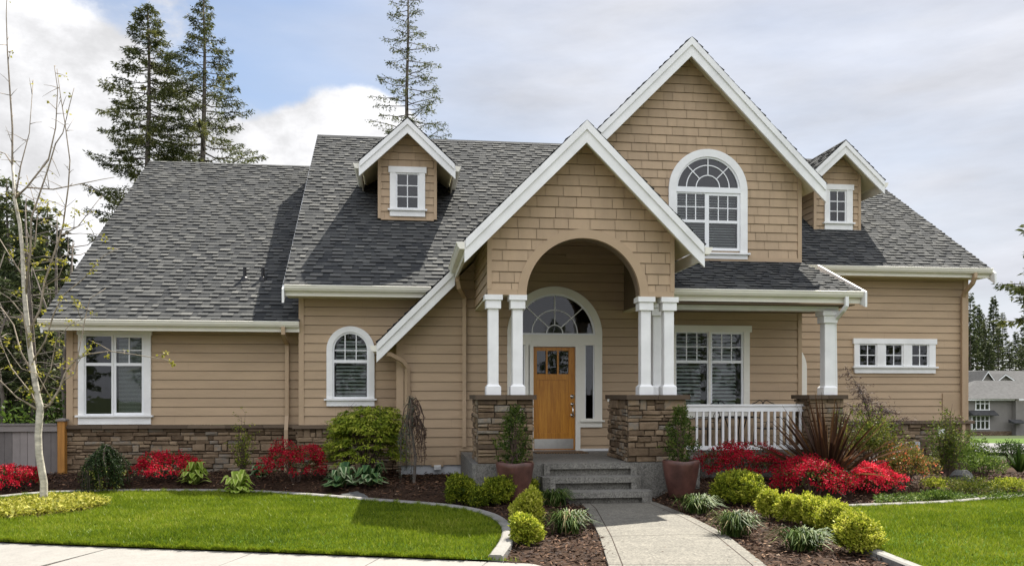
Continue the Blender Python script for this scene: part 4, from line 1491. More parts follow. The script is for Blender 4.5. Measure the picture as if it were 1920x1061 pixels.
sg = [dict(b=(gx - gr, xm0, gz0 - 0.02, gz_arch - 0.076), mid=PZ(1300, 415, YW), grid=(3, 2), w=0.028),
      dict(b=(xm0 + 0.001, gx + gr, gz0 - 0.02, gz_arch - 0.076), mid=PZ(1360, 417, YW), grid=(3, 2), w=0.055)]
for s in sg:
    sash_rect(ms, mg, s, y)
blind(bb, gx - gr + 0.04, gx + gr - 0.04, YW + 0.10, gz0, gz_arch - 0.08, 0.052, 0.045, 0.42)
sub(w2, 'sash', ms, 'sash_vinyl'); sub(w2, 'pane', mg, 'window_glass'); sub(w2, 'blind', bb, 'blind_slat')
room(w2, gx - gr - 0.05, gx + gr + 0.05, YW + 0.04, gz0 - 0.05, gz + gr + 0.03)
mb = MB()
yb2 = 25.5
shingle_slope(mb, (BXC - BH, yb2, BZP - BH), (BXC - BH, YG - 0.03, BZP - BH), (BH, 0, BH))
shingle_slope(mb, (BXC + BH, YG - 0.03, BZP - BH), (BXC + BH, yb2, BZP - BH), (-BH, 0, BH))
mb.prism([(BXC - 0.10, BZP - 0.088), (BXC, BZP + 0.014), (BXC + 0.10, BZP - 0.088), (BXC + 0.1, BZP - 0.12), (BXC - 0.1, BZP - 0.12)], 'y', YG + 0.06, yb2, 0.3)
rg = sub(house, 'roof', mb, 'roof_shingle')
rg['label'] = 'steep roof of the tall gable'
mb = MB()
slab(mb, (BXC - BH + .03, yb2, BZP - BH + .03 - .014), (BXC - BH + .03, YG + 0.05, BZP - BH + .03 - .014), (BH - .03, 0, BH - .03), 0.13)
slab(mb, (BXC + BH - .03, YG + 0.05, BZP - BH + .03 - .014), (BXC + BH - .03, yb2, BZP - BH + .03 - .014), (-BH + .03, 0, BH - .03), 0.13)
sub(house, 'soffit', mb, 'soffit_paint')
rakes(house, YG, BXC, BZP - 0.006, BH, 1.0, 0.36)

# ---- right wing ---------------------------------------------------------------------------------
YQ = 18.2
QX = (7.96, 12.86)
qx = [PX(u, YQ) for u in (1600, 1609, 1643, 1658, 1692, 1707, 1740, 1752)]
qz = dict(top=PZ(1676, 635, YQ), g1=PZ(1676, 645, YQ), g0=PZ(1676, 687, YQ), bot=PZ(1676, 699.5, YQ))
ops = [rect_open(qx[1] - 0.01, qx[6] + 0.01, qz['g0'] - 0.02, qz['g1'] + 0.02)]
ac2, az2 = PX(1470, YQ), PZ(1505, 672, YQ)
sub(house, 'wall', cladding(front(YQ), const(QX[0]), const(QX[1]), 1.09, 4.42, ops), 'siding_paint')
ss = [dict(b=(qx[k], qx[k + 1], qz['g0'], qz['g1']), grid=(2, 2), w=0.03) for k in (1, 3, 5)]
rect_window(house, YQ, qx[0], qx[7], qz['bot'], qz['top'], ss, label='row of three small four-pane windows', lug=0.03)
mb = MB()   # edge of the arched trim that shows past the porch corner
xe = PX(1511, YQ)
mb.ring(xe - 0.62, PZ(1505, 690, YQ), 0.50, 0.62, YQ - 0.05, YQ - 0.001, a0=0.0, a1=1.25, n=14)
mb.box(xe - 0.12, xe, YQ - 0.05, YQ - 0.001, PZ(1505, 742, YQ), PZ(1505, 690, YQ) - 0.001)
mb.box(xe - 0.20, xe + 0.04, YQ - 0.08, YQ - 0.001, PZ(1505, 748, YQ), PZ(1505, 742, YQ) - 0.001)
sub(house, 'window_trim', mb, 'cream_trim')
sub(house, 'stone_base', stones(front(YQ - 0.03), QX[0], QX[1] + 0.06, -0.2, 1.02), 'ledge_stone')
mb = MB()
x = QX[0]
while x < QX[1] + 0.1:
    w = min(random.uniform(0.55, 0.95), QX[1] + 0.12 - x)
    mb.box(x + 0.003, x + w - 0.003, YQ - 0.15, YQ, 1.02, 1.088, random.random())
    x += w + 1e-4
sub(house, 'stone_cap', mb, 'stone_cap')
mb = MB()
mb.box(QX[1] - 0.09, QX[1] + 0.03, YQ - 0.03, YQ + 0.09, 1.09, 4.42)
sub(house, 'corner_board', mb, 'tan_trim')
sub(house, 'side_wall', cladding(right_side(QX[1]), const(YQ + 0.09), const(30), 0.0, 4.5, fine=1), 'siding_paint')
mb = MB()
mb.box(PX(1766, YQ), PX(1800, YQ), YQ - 0.035, YQ - 0.012, PZ(1780, 783, YQ), PZ(1780, 737, YQ))
sub(house, 'access_panel', mb, 'siding_paint')
YQE, ZQE, PQ, YQR = 17.72, 4.535, 0.66, 24.0
LQ = YQR - YQE
q0, q1 = 7.6, 13.11
mb = MB()
shingle_slope(mb, (q0, YQE, ZQE), (q1, YQE, ZQE), (0, LQ, LQ * PQ))
shingle_slope(mb, (q1, YQR + LQ, ZQE), (q0, YQR + LQ, ZQE), (0, -LQ, LQ * PQ), expo=0.4)
mb.prism([(YQR - 0.13, ZQE + LQ * PQ - 0.07), (YQR, ZQE + LQ * PQ + 0.022), (YQR + 0.13, ZQE + LQ * PQ - 0.07), (YQR, ZQE + LQ * PQ - 0.12)], 'x', q0, q1, 0.35)
rq = sub(house, 'roof', mb, 'roof_shingle')
rq['label'] = 'right roof slope behind the right dormer'
mb = MB()
slab(mb, (q0, YQE + .02, ZQE - .012), (q1 - .02, YQE + .02, ZQE - .012), (0, LQ - .02, (LQ - .02) * PQ), 0.15)
slab(mb, (q1 - .02, YQR + LQ - .02, ZQE - .012), (q0, YQR + LQ - .02, ZQE - .012), (0, -(LQ - .02), (LQ - .02) * PQ), 0.15)
mb.box(QX[0] + 0.02, q1 - 0.03, YQE + 0.045, YQ - 0.02, 4.33, 4.355)
sub(house, 'soffit', mb, 'soffit_paint')
mb = MB()
mb.prism([(YQE - 0.15, ZQE - 0.12), (YQR, ZQE + LQ * PQ - 0.02), (YQR, ZQE + LQ * PQ - 0.27), (YQE - 0.15, ZQE - 0.37)], 'x', q1 - 0.01, q1 + 0.035)
sub(house, 'rake_board', mb, 'white_trim')
gutter(house, QX[0] + 0.08, q1 - 0.02, YQE, 4.52)
mb = MB()
mb.face([(QX[1], YQ, 4.4), (QX[1], 29.9, 4.4), (QX[1], YQR, 8.4)])
sub(house, 'gable_wall', mb, 'siding_paint')
xs = PX(1805, YQ - 0.07)
downspout(house, [(PX(1828, 17.66), 17.66, 4.42), (PX(1828, 17.66), 17.66, 4.32), (PX(1825, 17.72), 17.74, 4.2), (PX(1808, 18.05), 18.03, 4.02), (xs, YQ - 0.08, 3.92), (xs, YQ - 0.08, 3.75), (xs, YQ - 0.08, 0.2)])
mx_, mz_ = P(1715, 835, YQ - 0.1)
mb = MB()
mb.cbox(mx_ - 0.075, mx_ + 0.075, YQ - 0.22, YQ - 0.05, mz_ - 0.09, mz_ + 0.09, 0.03)
mb.tube([(mx_, YQ - 0.14, mz_ - 0.09), (mx_, YQ - 0.14, -0.1)], 0.02, 8)
sub(house, 'meter_box', mb, 'grey_box')
mb = MB()
hx_, hz_ = P(1764, 812, YQ - 0.1)
mb.box(hx_ - 0.07, hx_ + 0.07, YQ - 0.13, YQ - 0.05, hz_ - 0.08, hz_ + 0.1)
sub(house, 'meter_box', mb, 'white_trim')

# ---- dormers -------------------------------------------------------------------------------------
def dormer(xc, half, y, zpk, z0, roofh, pitch, yroof, wx0, wx1, wz0, wz1, tx0, tx1, tz0, tz1, label, ps, pz_):
    """shingled dormer with its own roof; the wall runs back into the slope"""
    zw = zpk - 0.17
    Lf = lambda z: max(xc - half, xc - (zw - z) / pitch)
    Rf = lambda z: min(xc + half, xc + (zw - z) / pitch)
    d = sub(house, 'dormer', cladding(front(y), Lf, Rf, z0, zw, [rect_open(wx0 - 0.02, wx1 + 0.02, wz0 - 0.02, wz1 + 0.02)], expo=0.162, shingles=True), 'shingle_paint')
    d['label'] = label
    mb = MB()
    for s in (-1, 1):
        a, b = sorted((xc + s * half, xc + s * (half - 0.055)))
        mb.box(a - (0.012 if s < 0 else 0), b + (0.012 if s > 0 else 0), y - 0.026, y + 0.05, z0, zw - pitch * half)
    mb.box(xc - half + 0.056, xc + half - 0.056, y - 0.03, y + 0.02, z0 - 0.03, z0 - 0.001)
    sub(d, 'corner_board', mb, 'tan_trim')
    ze = zw - pitch * half
    mbs = cladding(left_side(xc - half), const(y + 0.05), const(y + 4.5), z0 - 0.3, ze, fine=1, expo=0.162)
    m2 = cladding(right_side(xc + half), const(y + 0.05), const(y + 4.5), z0 - 0.3, ze, fine=1, expo=0.162)
    n0 = len(mbs.v)
    mbs.v += m2.v; mbs.f += [tuple(i + n0 for i in f) for f in m2.f]; mbs.t += m2.t
    # side walls stop at the slope: drop whatever lies in front of it
    sub(d, 'side_wall', mbs, 'siding_paint')
    mb = MB()
    yr = y - 0.40
    e = zpk - pitch * roofh
    shingle_slope(mb, (xc - roofh, yroof, e), (xc - roofh, yr - 0.025, e), (roofh, 0, roofh * pitch), expo=0.135)
    shingle_slope(mb, (xc + roofh, yr - 0.025, e), (xc + roofh, yroof, e), (-roofh, 0, roofh * pitch), expo=0.135)
    mb.prism([(xc - 0.08, zpk - 0.068), (xc, zpk + 0.012), (xc + 0.08, zpk - 0.068), (xc, zpk - 0.1)], 'y', yr - 0.025, yroof, 0.3)
    sub(d, 'roof', mb, 'roof_shingle')
    mb = MB()
    slab(mb, (xc - roofh + .02, yroof, e + .02 * pitch - .014), (xc - roofh + .02, yr + .05, e + .02 * pitch - .014), (roofh - .02, 0, (roofh - .02) * pitch), 0.10)
    slab(mb, (xc + roofh - .02, yr + .05, e + .02 * pitch - .014), (xc + roofh - .02, yroof, e + .02 * pitch - .014), (-roofh + .02, 0, (roofh - .02) * pitch), 0.10)
    sub(d, 'soffit', mb, 'soffit_paint')
    rakes(d, yr, xc, zpk - 0.02, roofh, pitch, 0.30)
    for s in (-1, 1):
        mb = MB()
        xg = xc + s * roofh
        mb.prism([(xg - s * -p[0] * 1.0 if s < 0 else xg - p[0], e - 0.03 + p[1]) for p in prof] if s > 0 else [(xg + p[0], e - 0.03 + p[1]) for p in prof], 'y', yr + 0.055, yroof - 0.8)
        a, b = sorted((xg - s * 0.002, xg - s * 0.03))
        mb.box(a, b, yr + 0.055, yroof - 0.8, e - 0.26, e - 0.03)
        sub(d, 'gutter', mb, 'cream_trim')
    rect_window(d, y, tx0, tx1, tz0, tz1, [dict(b=(wx0, wx1, wz0, wz1), grid=(2, 3), w=0.035)], name='window', lug=0.03)
    return d

yd1 = 18.78
f1 = lambda u: PX(u, yd1)
g1 = lambda v: PZ(764, v, yd1)
dormer((f1(709.5) + f1(818)) / 2, (f1(818) - f1(709.5)) / 2, yd1, PZ(764, 221, yd1 - 0.4), g1(411), 1.03, 0.935, 22.2,
       f1(742), f1(786), g1(393), g1(325), f1(731), f1(797), g1(406.5), g1(314), 'left dormer over the main roof slope', 0, 0)
yd2 = 19.45
f2 = lambda u: PX(u, yd2)
g2 = lambda v: PZ(1575, v, yd2)
dormer((f2(1526) + f2(1612.5)) / 2, (f2(1612.5) - f2(1526)) / 2, yd2, PZ(1588, 263, yd2 - 0.4), g2(437), 1.0, 0.935, 23.6,
       f2(1553), f2(1586), g2(418), g2(357), f2(1545), f2(1597), g2(431.5), g2(347), 'right dormer beside the tall gable', 0, 0)

# ------------------------------------------------------------------ GROUND
def sstep(x, a, b):
    t = min(1, max(0, (x - a) / (b - a)))
    return t * t * (3 - 2 * t)

def bed_z(x, y):
    """planting beds rise gently from the curbs towards the house"""
    y0 = 14.85 + (12.75 - 14.85) * sstep(x, -2.2, 0.8)
    h = 0.16 * sstep(y, y0, y0 + 0.75)
    if 1.6 < x < 4.3:
        h *= max(sstep(x, 3.95, 4.3), sstep(-x, -1.95, -1.6))
    return h

def land_z(x, y):
    z = -0.07
    if y > 24:
        z -= 0.046 * (min(y, 112) - 24)
    if y > 118:
        z += 0.16 * (min(y, 190) - 118)
    if x < -10 and y > 20:
        z += 0.02 * min(40, -10 - x)
    return z

def grid_sheet(name, xs, ys, fz, mat, kind='structure', inside=None):
    mb = MB()
    nx, ny = len(xs), len(ys)
    mb.v = [(x, y, fz(x, y)) for y in ys for x in xs]
    for j in range(ny - 1):
        for i in range(nx - 1):
            if inside and not inside((xs[i] + xs[i + 1]) / 2, (ys[j] + ys[j + 1]) / 2):
                continue
            a = j * nx + i
            mb.f.append((a, a + 1, a + nx + 1, a + nx)); mb.t.append(0.5)
    o = mb.build(name, mat, None, True)
    tag(o, kind=kind)
    return o

xs = [-400, -200, -120, -80, -60, -45, -35] + [k for k in range(-30, 31, 3)] + [36, 45, 55, 65, 75, 85, 100, 120, 160, 220, 300, 400]
ys = [-200, -60, -20, 0] + [k for k in range(4, 30, 3)] + [34, 40, 50, 60, 70, 80, 88, 95, 105, 112, 118, 125, 135, 150, 170, 190, 260, 600]
grid_sheet('ground', xs, ys, land_z, 'far_ground')

curb_px = [(-260, 962), (-120, 948), (0, 938.5), (60, 932), (115, 928), (220, 926), (300, 925.5), (400, 926), (480, 928), (590, 935), (690, 944), (800, 952), (860, 959), (905, 970), (930, 983), (943, 1000), (938, 1023), (915, 1053)]
curbL = [G(u, v) for u, v in curb_px]
walk_edge = [G(u, v) for u, v in ((-260, 1003), (0, 1019.5), (240, 1029), (480, 1037.5), (700, 1046), (905, 1054), (1000, 1058.5))]
curbR = [G(u, v) for u, v in ((1560, 957), (1642, 953.5), (1703, 951.5), (1765, 949), (1831, 943.5), (1920, 935.5), (2050, 926), (2200, 918))]
curbR2 = [G(u, v) for u, v in ((1530, 965), (1580, 1005), (1625, 1030), (1660, 1045), (1705, 1063), (1760, 1085))]

def smooth_line(pts, k=3):
    for _ in range(k):
        out = [pts[0]]
        for a, b in zip(pts, pts[1:]):
            out += [(a[0] * .75 + b[0] * .25, a[1] * .75 + b[1] * .25), (a[0] * .25 + b[0] * .75, a[1] * .25 + b[1] * .75)]
        out.append(pts[-1])
        pts = out
    return pts
curbL = smooth_line(curbL); walk_edge = smooth_line(walk_edge, 2); curbR = smooth_line(curbR, 2); curbR2 = smooth_line(curbR2, 2)

def poly_sheet(name, pts, z, mat, kind='structure', thick=None):
    mb = MB()
    if thick:
        mb.prism(pts, 'z', z - thick, z)
    else:
        mb.face([(x, y, z) for x, y in pts])
    o = mb.build(name, mat)
    tag(o, kind=kind)
    return o

# mulch bed sheet
bx = [-14 + 0.3 * k for k in range(105)]
by = [6.9 + 0.25 * k for k in range(47)]
grid_sheet('mulch_bed', bx, by, lambda x, y: bed_z(x, y) - 0.012 + 0.015 * math.sin(3.1 * x + 1.7 * y) * math.sin(2.3 * y - x), 'mulch_soil')

lawnL = curbL + list(reversed(walk_edge[:-2]))
lawnR = curbR + [(19, 8.0), (16, 4.5), (5.6, 4.5)] + list(reversed(curbR2))
poly_sheet('lawn', lawnL, 0.030, 'lawn_soil')
poly_sheet('lawn', lawnR, 0.030, 'lawn_soil')

def ribbon(name, line, w, z0, z1, mat, gap=1.5, side=1):
    """curb made of butted lengths with joints"""
    mb = MB()
    acc = 0.0
    for (a, b) in zip(line, line[1:]):
        d = Vector((b[0] - a[0], b[1] - a[1])); L = d.length
        if L < 1e-5: continue
    # offsets with averaged normals
    n = len(line)
    off = []
    for i in range(n):
        p, q = Vector(line[max(0, i - 1)]), Vector(line[min(n - 1, i + 1)])
        d = (q - p).normalized()
        off.append(Vector((-d.y, d.x)) * w * side)
    rings = []
    k = 0
    for i in range(n):
        a = Vector(line[i]); b = a + off[i]
        c = off[i].normalized() * 0.02
        rings.append([(a.x, a.y, z0), (b.x, b.y, z0), (b.x, b.y, z1 - 0.015), (b.x - c.x, b.y - c.y, z1), (a.x + c.x, a.y + c.y, z1), (a.x, a.y, z1 - 0.015)])
    mb.loft(rings)
    o = mb.build(name, mat)
    tag(o, kind='structure')
    return o
ribbon('curb', curbL, 0.15, -0.05, 0.075, 'concrete_curb', side=1)
ribbon('curb', curbR, 0.13, -0.05, 0.070, 'concrete_curb', side=1)
ribbon('curb', curbR2, 0.13, -0.05, 0.070, 'concrete_curb', side=-1)

# front walk and sidewalk, in slabs with open joints
wl = [(2.67, 12.9), (2.62, 12.2), (2.47, 11.2), (2.26, 9.8), (1.97, 8.16), (1.80, 7.4)]
wr = [(3.84, 12.9), (3.86, 12.2), (3.87, 11.2), (3.80, 9.8), (3.50, 7.96), (3.36, 7.4)]
def lerp(a, b, f):
    return (a[0] + (b[0] - a[0]) * f, a[1] + (b[1] - a[1]) * f)
mb = MB()
segs = [(0, 1, 2), (2, 3), (3, 4), (4, 5)]
for s in segs:
    l = [wl[i] for i in s]; r_ = [wr[i] for i in s]
    l[0] = lerp(l[0], l[1], 0.004); r_[0] = lerp(r_[0], r_[1], 0.004)
    l[-1] = lerp(l[-1], l[-2], 0.004); r_[-1] = lerp(r_[-1], r_[-2], 0.004)
    mb.prism(l + list(reversed(r_)), 'z', -0.08, 0.016)
    # tooled border lines
walk = mb.build('front_walk', 'concrete_walk'); tag(walk, kind='structure')
for side, line, sg in ((0, wl, 1), (1, wr, -1)):
    mb = MB()
    for a, b in zip(line[:-1], line[1:]):
        d = Vector((b[0] - a[0], b[1] - a[1])).normalized()
        n = Vector((-d.y, d.x)) * sg
        p, q = Vector(a) + n * 0.13, Vector(b) + n * 0.13
        p2, q2 = p + n * 0.012, q + n * 0.012
        mb.face([(p.x, p.y, 0.0175), (p2.x, p2.y, 0.0175), (q2.x, q2.y, 0.0175), (q.x, q.y, 0.0175)])
    o = mb.build('walk_joint', 'soil'); tag(o, kind='structure')
mb = MB()
we = walk_edge
# sidewalk follows the lawn edge, cut into slabs
def edge_pt(f):
    k = f * (len(we) - 1); i = min(int(k), len(we) - 2)
    return lerp(we[i], we[i + 1], k - i)
x0e, x1e = edge_pt(0), edge_pt(1)
cuts = [0.0, 0.155, 0.335, 0.50, 0.66, 0.82, 1.0]
j1 = G(218, 1029); 
for a, b in zip(cuts, cuts[1:]):
    far = [edge_pt(a + (b - a) * k / 6) for k in range(7)]
    d = Vector((far[-1][0] - far[0][0], far[-1][1] - far[0][1])).normalized()
    n = Vector((d.y, -d.x)) * 1.55
    far[0] = (far[0][0] + d.x * .006, far[0][1] + d.y * .006); far[-1] = (far[-1][0] - d.x * .006, far[-1][1] - d.y * .006)
    near = [(p[0] + n.x, p[1] + n.y) for p in far]
    mb.prism(far + list(reversed(near)), 'z', -0.1, 0.012)
far_end = edge_pt(1.0)
mb.prism([far_end, (1.79, 7.42), (3.4, 7.40), (5.6, 6.6), (9, 5.9), (20, 4.6), (20, 3.0), (6, 4.3), (3, 5.6), (0.5, 6.95)], 'z', -0.1, 0.010)
o = mb.build('sidewalk', 'concrete_side'); tag(o, kind='structure')
poly_sheet('road', [(-60, 9.5), (-12, 8.0), (0, 4.8), (10, 2.0), (60, -2), (60, -14), (-60, -8)], -0.045, 'road_asphalt')


# ------------------------------------------------------------------ point-in-polygon for scattering
def inside_poly(px, py, poly):
    c = np.zeros(len(px), bool)
    n = len(poly)
    for i in range(n):
        x1, y1 = poly[i]; x2, y2 = poly[(i + 1) % n]
        if y1 == y2: continue
        m = ((y1 > py) != (y2 > py)) & (px < (x2 - x1) * (py - y1) / (y2 - y1) + x1)
        c ^= m
    return c

def in_view(px, py, pad=420):
    D = px * SA + py * CA
    u = 960 + F * (px * CA - py * SA) / np.maximum(D, 0.1)
    v = VH + ZE * F / np.maximum(D, 0.1)
    return (u > -pad) & (u < 1920 + pad) & (v < 1061 + pad)

# low-frequency unevenness without darkening by place: patches of paler grass
def patch(px, py, f=1.3, ph=0.0):
    return 0.5 + 0.25 * np.sin(px * f + 1.3 * np.sin(py * f * 0.7 + ph)) + 0.25 * np.sin(py * f * 1.6 + ph + 1.1 * np.sin(px * f * 0.6))

def grass(poly, n, hmin, hmax, name='grass', exclude=None):
    P_ = np.array(poly)
    lo, hi = P_.min(0), P_.max(0)
    px = RNG.uniform(lo[0], hi[0], n); py = RNG.uniform(lo[1], hi[1], n)
    m = inside_poly(px, py, poly) & in_view(px, py)
    if exclude: m &= ~exclude(px, py)
    px, py = px[m], py[m]
    n = len(px)
    h = RNG.uniform(hmin, hmax, n) * (0.6 + 0.4 * patch(px, py, 2.0) + 0.45 * patch(px, py, 17.0, 1.0))
    lean = RNG.normal(size=(n, 2)) * 0.45
    ang = RNG.uniform(0, 2 * PI, n)
    wd = RNG.uniform(0.004, 0.008, n)
    V = np.empty((n, 3, 3))
    V[:, 0] = np.stack([px - np.cos(ang) * wd, py - np.sin(ang) * wd, np.full(n, 0.028)], 1)
    V[:, 1] = np.stack([px + np.cos(ang) * wd, py + np.sin(ang) * wd, np.full(n, 0.028)], 1)
    V[:, 2] = np.stack([px + lean[:, 0] * h, py + lean[:, 1] * h, 0.028 + h], 1)
    t = 0.12 + 0.30 * patch(px, py, 1.1, 0.7) + 0.22 * patch(px, py, 5.3, 2.1) + 0.10 * patch(px, py, 14.0, 4.0) + RNG.normal(0, 0.17, n) + (RNG.uniform(0, 1, n) < 0.03) * 0.35
    o = arr_mesh(name, V.reshape(-1, 3), np.arange(3 * n).reshape(n, 3), t, 'grass_blade')
    tag(o, kind='stuff')
    return o

RC = G(80, 957); RRX, RRY = 0.78, 1.05      # ring bed round the young tree
def ring_ex(px, py):
    return ((px - RC[0]) / (RRX - 0.03)) ** 2 + ((py - RC[1]) / (RRY - 0.03)) ** 2 < 1
grass(lawnL, 210000, 0.025, 0.055, exclude=ring_ex)
grass(lawnR, 330000, 0.025, 0.055)

def edge_blades(line, n, side):
    """longer blades that lean over the edge of the lawn"""
    a = np.array(line)
    seg = np.linalg.norm(np.diff(a, axis=0), axis=1)
    cum = np.concatenate([[0], np.cumsum(seg)])
    s = RNG.uniform(0, cum[-1], n)
    i = np.clip(np.searchsorted(cum, s) - 1, 0, len(seg) - 1)
    f = ((s - cum[i]) / np.maximum(seg[i], 1e-6))[:, None]
    p = a[i] * (1 - f) + a[i + 1] * f
    d = (a[i + 1] - a[i]) / np.maximum(seg[i], 1e-6)[:, None]
    nrm = np.stack([-d[:, 1], d[:, 0]], 1) * side
    lump = 0.5 + 0.5 * np.sin(s * 9) * np.sin(s * 23 + 1)
    p = p - nrm * RNG.uniform(-0.01, 0.05, n)[:, None]
    h = RNG.uniform(0.02, 0.06, n) * (0.5 + lump)
    lean = nrm * (RNG.uniform(0.1, 1.0, n) * h)[:, None] + RNG.normal(0, .3, (n, 2)) * h[:, None]
    w = RNG.uniform(0.004, 0.007, n)[:, None] * d
    V = np.empty((n, 3, 3))
    V[:, 0, :2] = p - w; V[:, 1, :2] = p + w; V[:, 2, :2] = p + lean
    V[:, :2, 2] = 0.028
    V[:, 2, 2] = 0.028 + h
    o = arr_mesh('grass', V.reshape(-1, 3), np.arange(3 * n).reshape(n, 3), 0.42 + RNG.normal(0, .2, n), 'grass_blade')
    tag(o, kind='stuff')
edge_blades(curbL, 11000, 1)
edge_blades([p for p in walk_edge if p[0] < curbL[-1][0] - 0.05], 12000, -1)
edge_blades(curbR, 4500, 1)
edge_blades(curbR2, 4000, -1)

# bark chips on the beds
def mulch(n):
    px = RNG.uniform(-9, 13.5, n); py = RNG.uniform(7.2, 17.6, n)
    m = in_view(px, py) & ~inside_poly(px, py, lawnL) & ~inside_poly(px, py, lawnR) & ~inside_poly(px, py, wl + wr[::-1])
    far = (py > 16.3) & (px > -0.2) & (px < 8)
    m &= ~far & (np.sqrt(px ** 2 + py ** 2) < 19)
    # keep off the sidewalk
    ex = np.array([p[0] for p in we] + [1.8, 3.4, 5.6, 9.0]); ey = np.array([p[1] for p in we] + [7.42, 7.40, 6.6, 5.9])
    o_ = np.argsort(ex)
    m &= py > np.interp(px, ex[o_], ey[o_]) + 0.02
    px, py = px[m], py[m]
    n = len(px)
    z = np.array([bed_z(a, b) for a, b in zip(px, py)]) + RNG.uniform(0, 0.025, n)
    C = np.stack([px, py, z], 1)
    D = RNG.normal(size=(n, 3)); D[:, 2] *= 0.28
    N = RNG.normal(size=(n, 3)) * 0.5; N[:, 2] += 1
    t = np.clip(RNG.beta(1.6, 2.6, n) + 0.04, 0, 1)
    o = leaf_mesh('mulch', C, D, RNG.uniform(0.03, 0.10, n), RNG.uniform(0.008, 0.028, n), t, 'mulch_chip', N=N)
    tag(o, kind='stuff')
mulch(150000)
# a few chips kicked onto the walk along its edges
q = 130
f = RNG.uniform(0, 1, q); sd = RNG.uniform(0, 1, q) < 0.5
k = np.clip((f * 5).astype(int), 0, 4); g = (f * 5 - k)[:, None]
WL, WR = np.array(wl), np.array(wr)
E0 = np.where(sd[:, None], WL[k] * (1 - g) + WL[k + 1] * g, WR[k] * (1 - g) + WR[k + 1] * g)
E1 = np.where(sd[:, None], WR[k] * (1 - g) + WR[k + 1] * g, WL[k] * (1 - g) + WL[k + 1] * g)
pp = E0 + (E1 - E0) * (RNG.uniform(0, 1, q) ** 3.0 * 0.45)[:, None]
o = leaf_mesh('mulch', np.concatenate([pp, np.full((q, 1), 0.021)], 1), np.concatenate([RNG.normal(size=(q, 2)), RNG.normal(0, .06, (q, 1))], 1), RNG.uniform(0.02, 0.06, q), RNG.uniform(0.006, 0.016, q), RNG.beta(2, 2, q), 'mulch_chip', N=np.tile([0, 0, 1.0], (q, 1)) + RNG.normal(0, .1, (q, 3)))
tag(o, kind='stuff')


# ------------------------------------------------------------------ PLANTS
def spot(u, v):
    """ground point seen at (u,v), on the bed's own height"""
    z = 0.0
    for _ in range(6):
        x, y = G(u, v, z)
        z = bed_z(x, y)
    return x, y, z

def mpp(x, y):
    return (x * SA + y * CA) / F       # metres per photo pixel there

def lumpy(dirs, amp, seed, f=3.0):
    r = np.random.default_rng(seed)
    out = np.ones(len(dirs))
    for _ in range(6):
        k = r.normal(size=3) * f
        out += amp * 0.5 * np.sin(dirs @ k + r.uniform(0, 6.28))
    return out

def dome(n, rx, ry, h, seed=1, amp=0.12, inner=0.55, low=-0.15, f=3.5, power=2.2):
    """points in and near the surface of a lumpy dome; returns positions and outward directions"""
    d = unit(RNG.normal(size=(n, 3)))
    d[:, 2] = np.where(d[:, 2] < low, np.abs(d[:, 2]), d[:, 2])
    d = unit(d)
    r = inner + (1 - inner) * RNG.uniform(0, 1, n) ** (1 / power)
    r = r * lumpy(d, amp, seed, f)
    return d * r[:, None] * np.array([rx, ry, h * 0.56]) + np.array([0, 0, h * 0.44]), d

def stems(par, n, rx, h, mat='twig_brown', r0=0.008, name='stem', spread=0.7):
    mb = MB()
    for k in range(n):
        a = random.uniform(0, 2 * PI); q = random.uniform(0.2, spread) * rx
        mb.tube([(0.03 * math.cos(a), 0.03 * math.sin(a), -0.05), (q * 0.5 * math.cos(a), q * 0.5 * math.sin(a), h * 0.4), (q * math.cos(a), q * math.sin(a), h * random.uniform(0.6, 0.9))], [r0, r0 * 0.7, r0 * 0.3], 5)
    return mb.build(name, mat, None)

def attach(o, par):
    o.parent = par
    return o

def plant(name, u, v, label, cat='shrub', group=None):
    x, y, z = spot(u, v)
    return empty(name, (x, y, z), label, cat, group)

# ---- boxwoods: three grown forms, then copies
def twiggy(p, d, per, size, tone, spread=0.03, tsd=0.12):
    """leaves in small sprays round twig tips p pointing along d"""
    n = len(p)
    P_ = np.repeat(p, per, 0); D_ = np.repeat(unit(d), per, 0); T_ = np.repeat(tone, per)
    m = n * per
    s = RNG.uniform(-1.0, 0.35, m)[:, None]
    C = P_ + D_ * s * size * 1.9 + RNG.normal(0, spread * 0.35, (m, 3))
    L = D_ * 0.8 + RNG.normal(0, 0.62, (m, 3))
    return C, L, np.clip(T_ + 0.13 * s[:, 0] + RNG.normal(0, tsd, m), 0, 1)

def boxwood(name, loc, rx, h, label, seed, mat='boxwood_leaf', n=420, size=0.040, group='clipped boxwoods along the front walk', tshift=0.0, amp=0.10):
    e = empty(name, loc, label, 'shrub', group)
    p, d = dome(n, rx, rx, h, seed, amp, 0.62, -0.5, 3.5, 1.3)
    p += RNG.normal(0, 0.016, p.shape)
    dd = d * 0.8 + np.array([0, 0, 0.75]) + RNG.normal(0, .25, d.shape)
    tone = 0.46 + RNG.normal(0, 0.17, n) + tshift
    C, L, t = twiggy(p, dd, 12, size, tone)
    attach(leaf_mesh('foliage', C, L, RNG.uniform(0.7, 1.3, len(C)) * size, RNG.uniform(0.42, 0.66, len(C)) * size, t, mat), e)
    attach(stems(e, 12, rx, h), e)
    return e

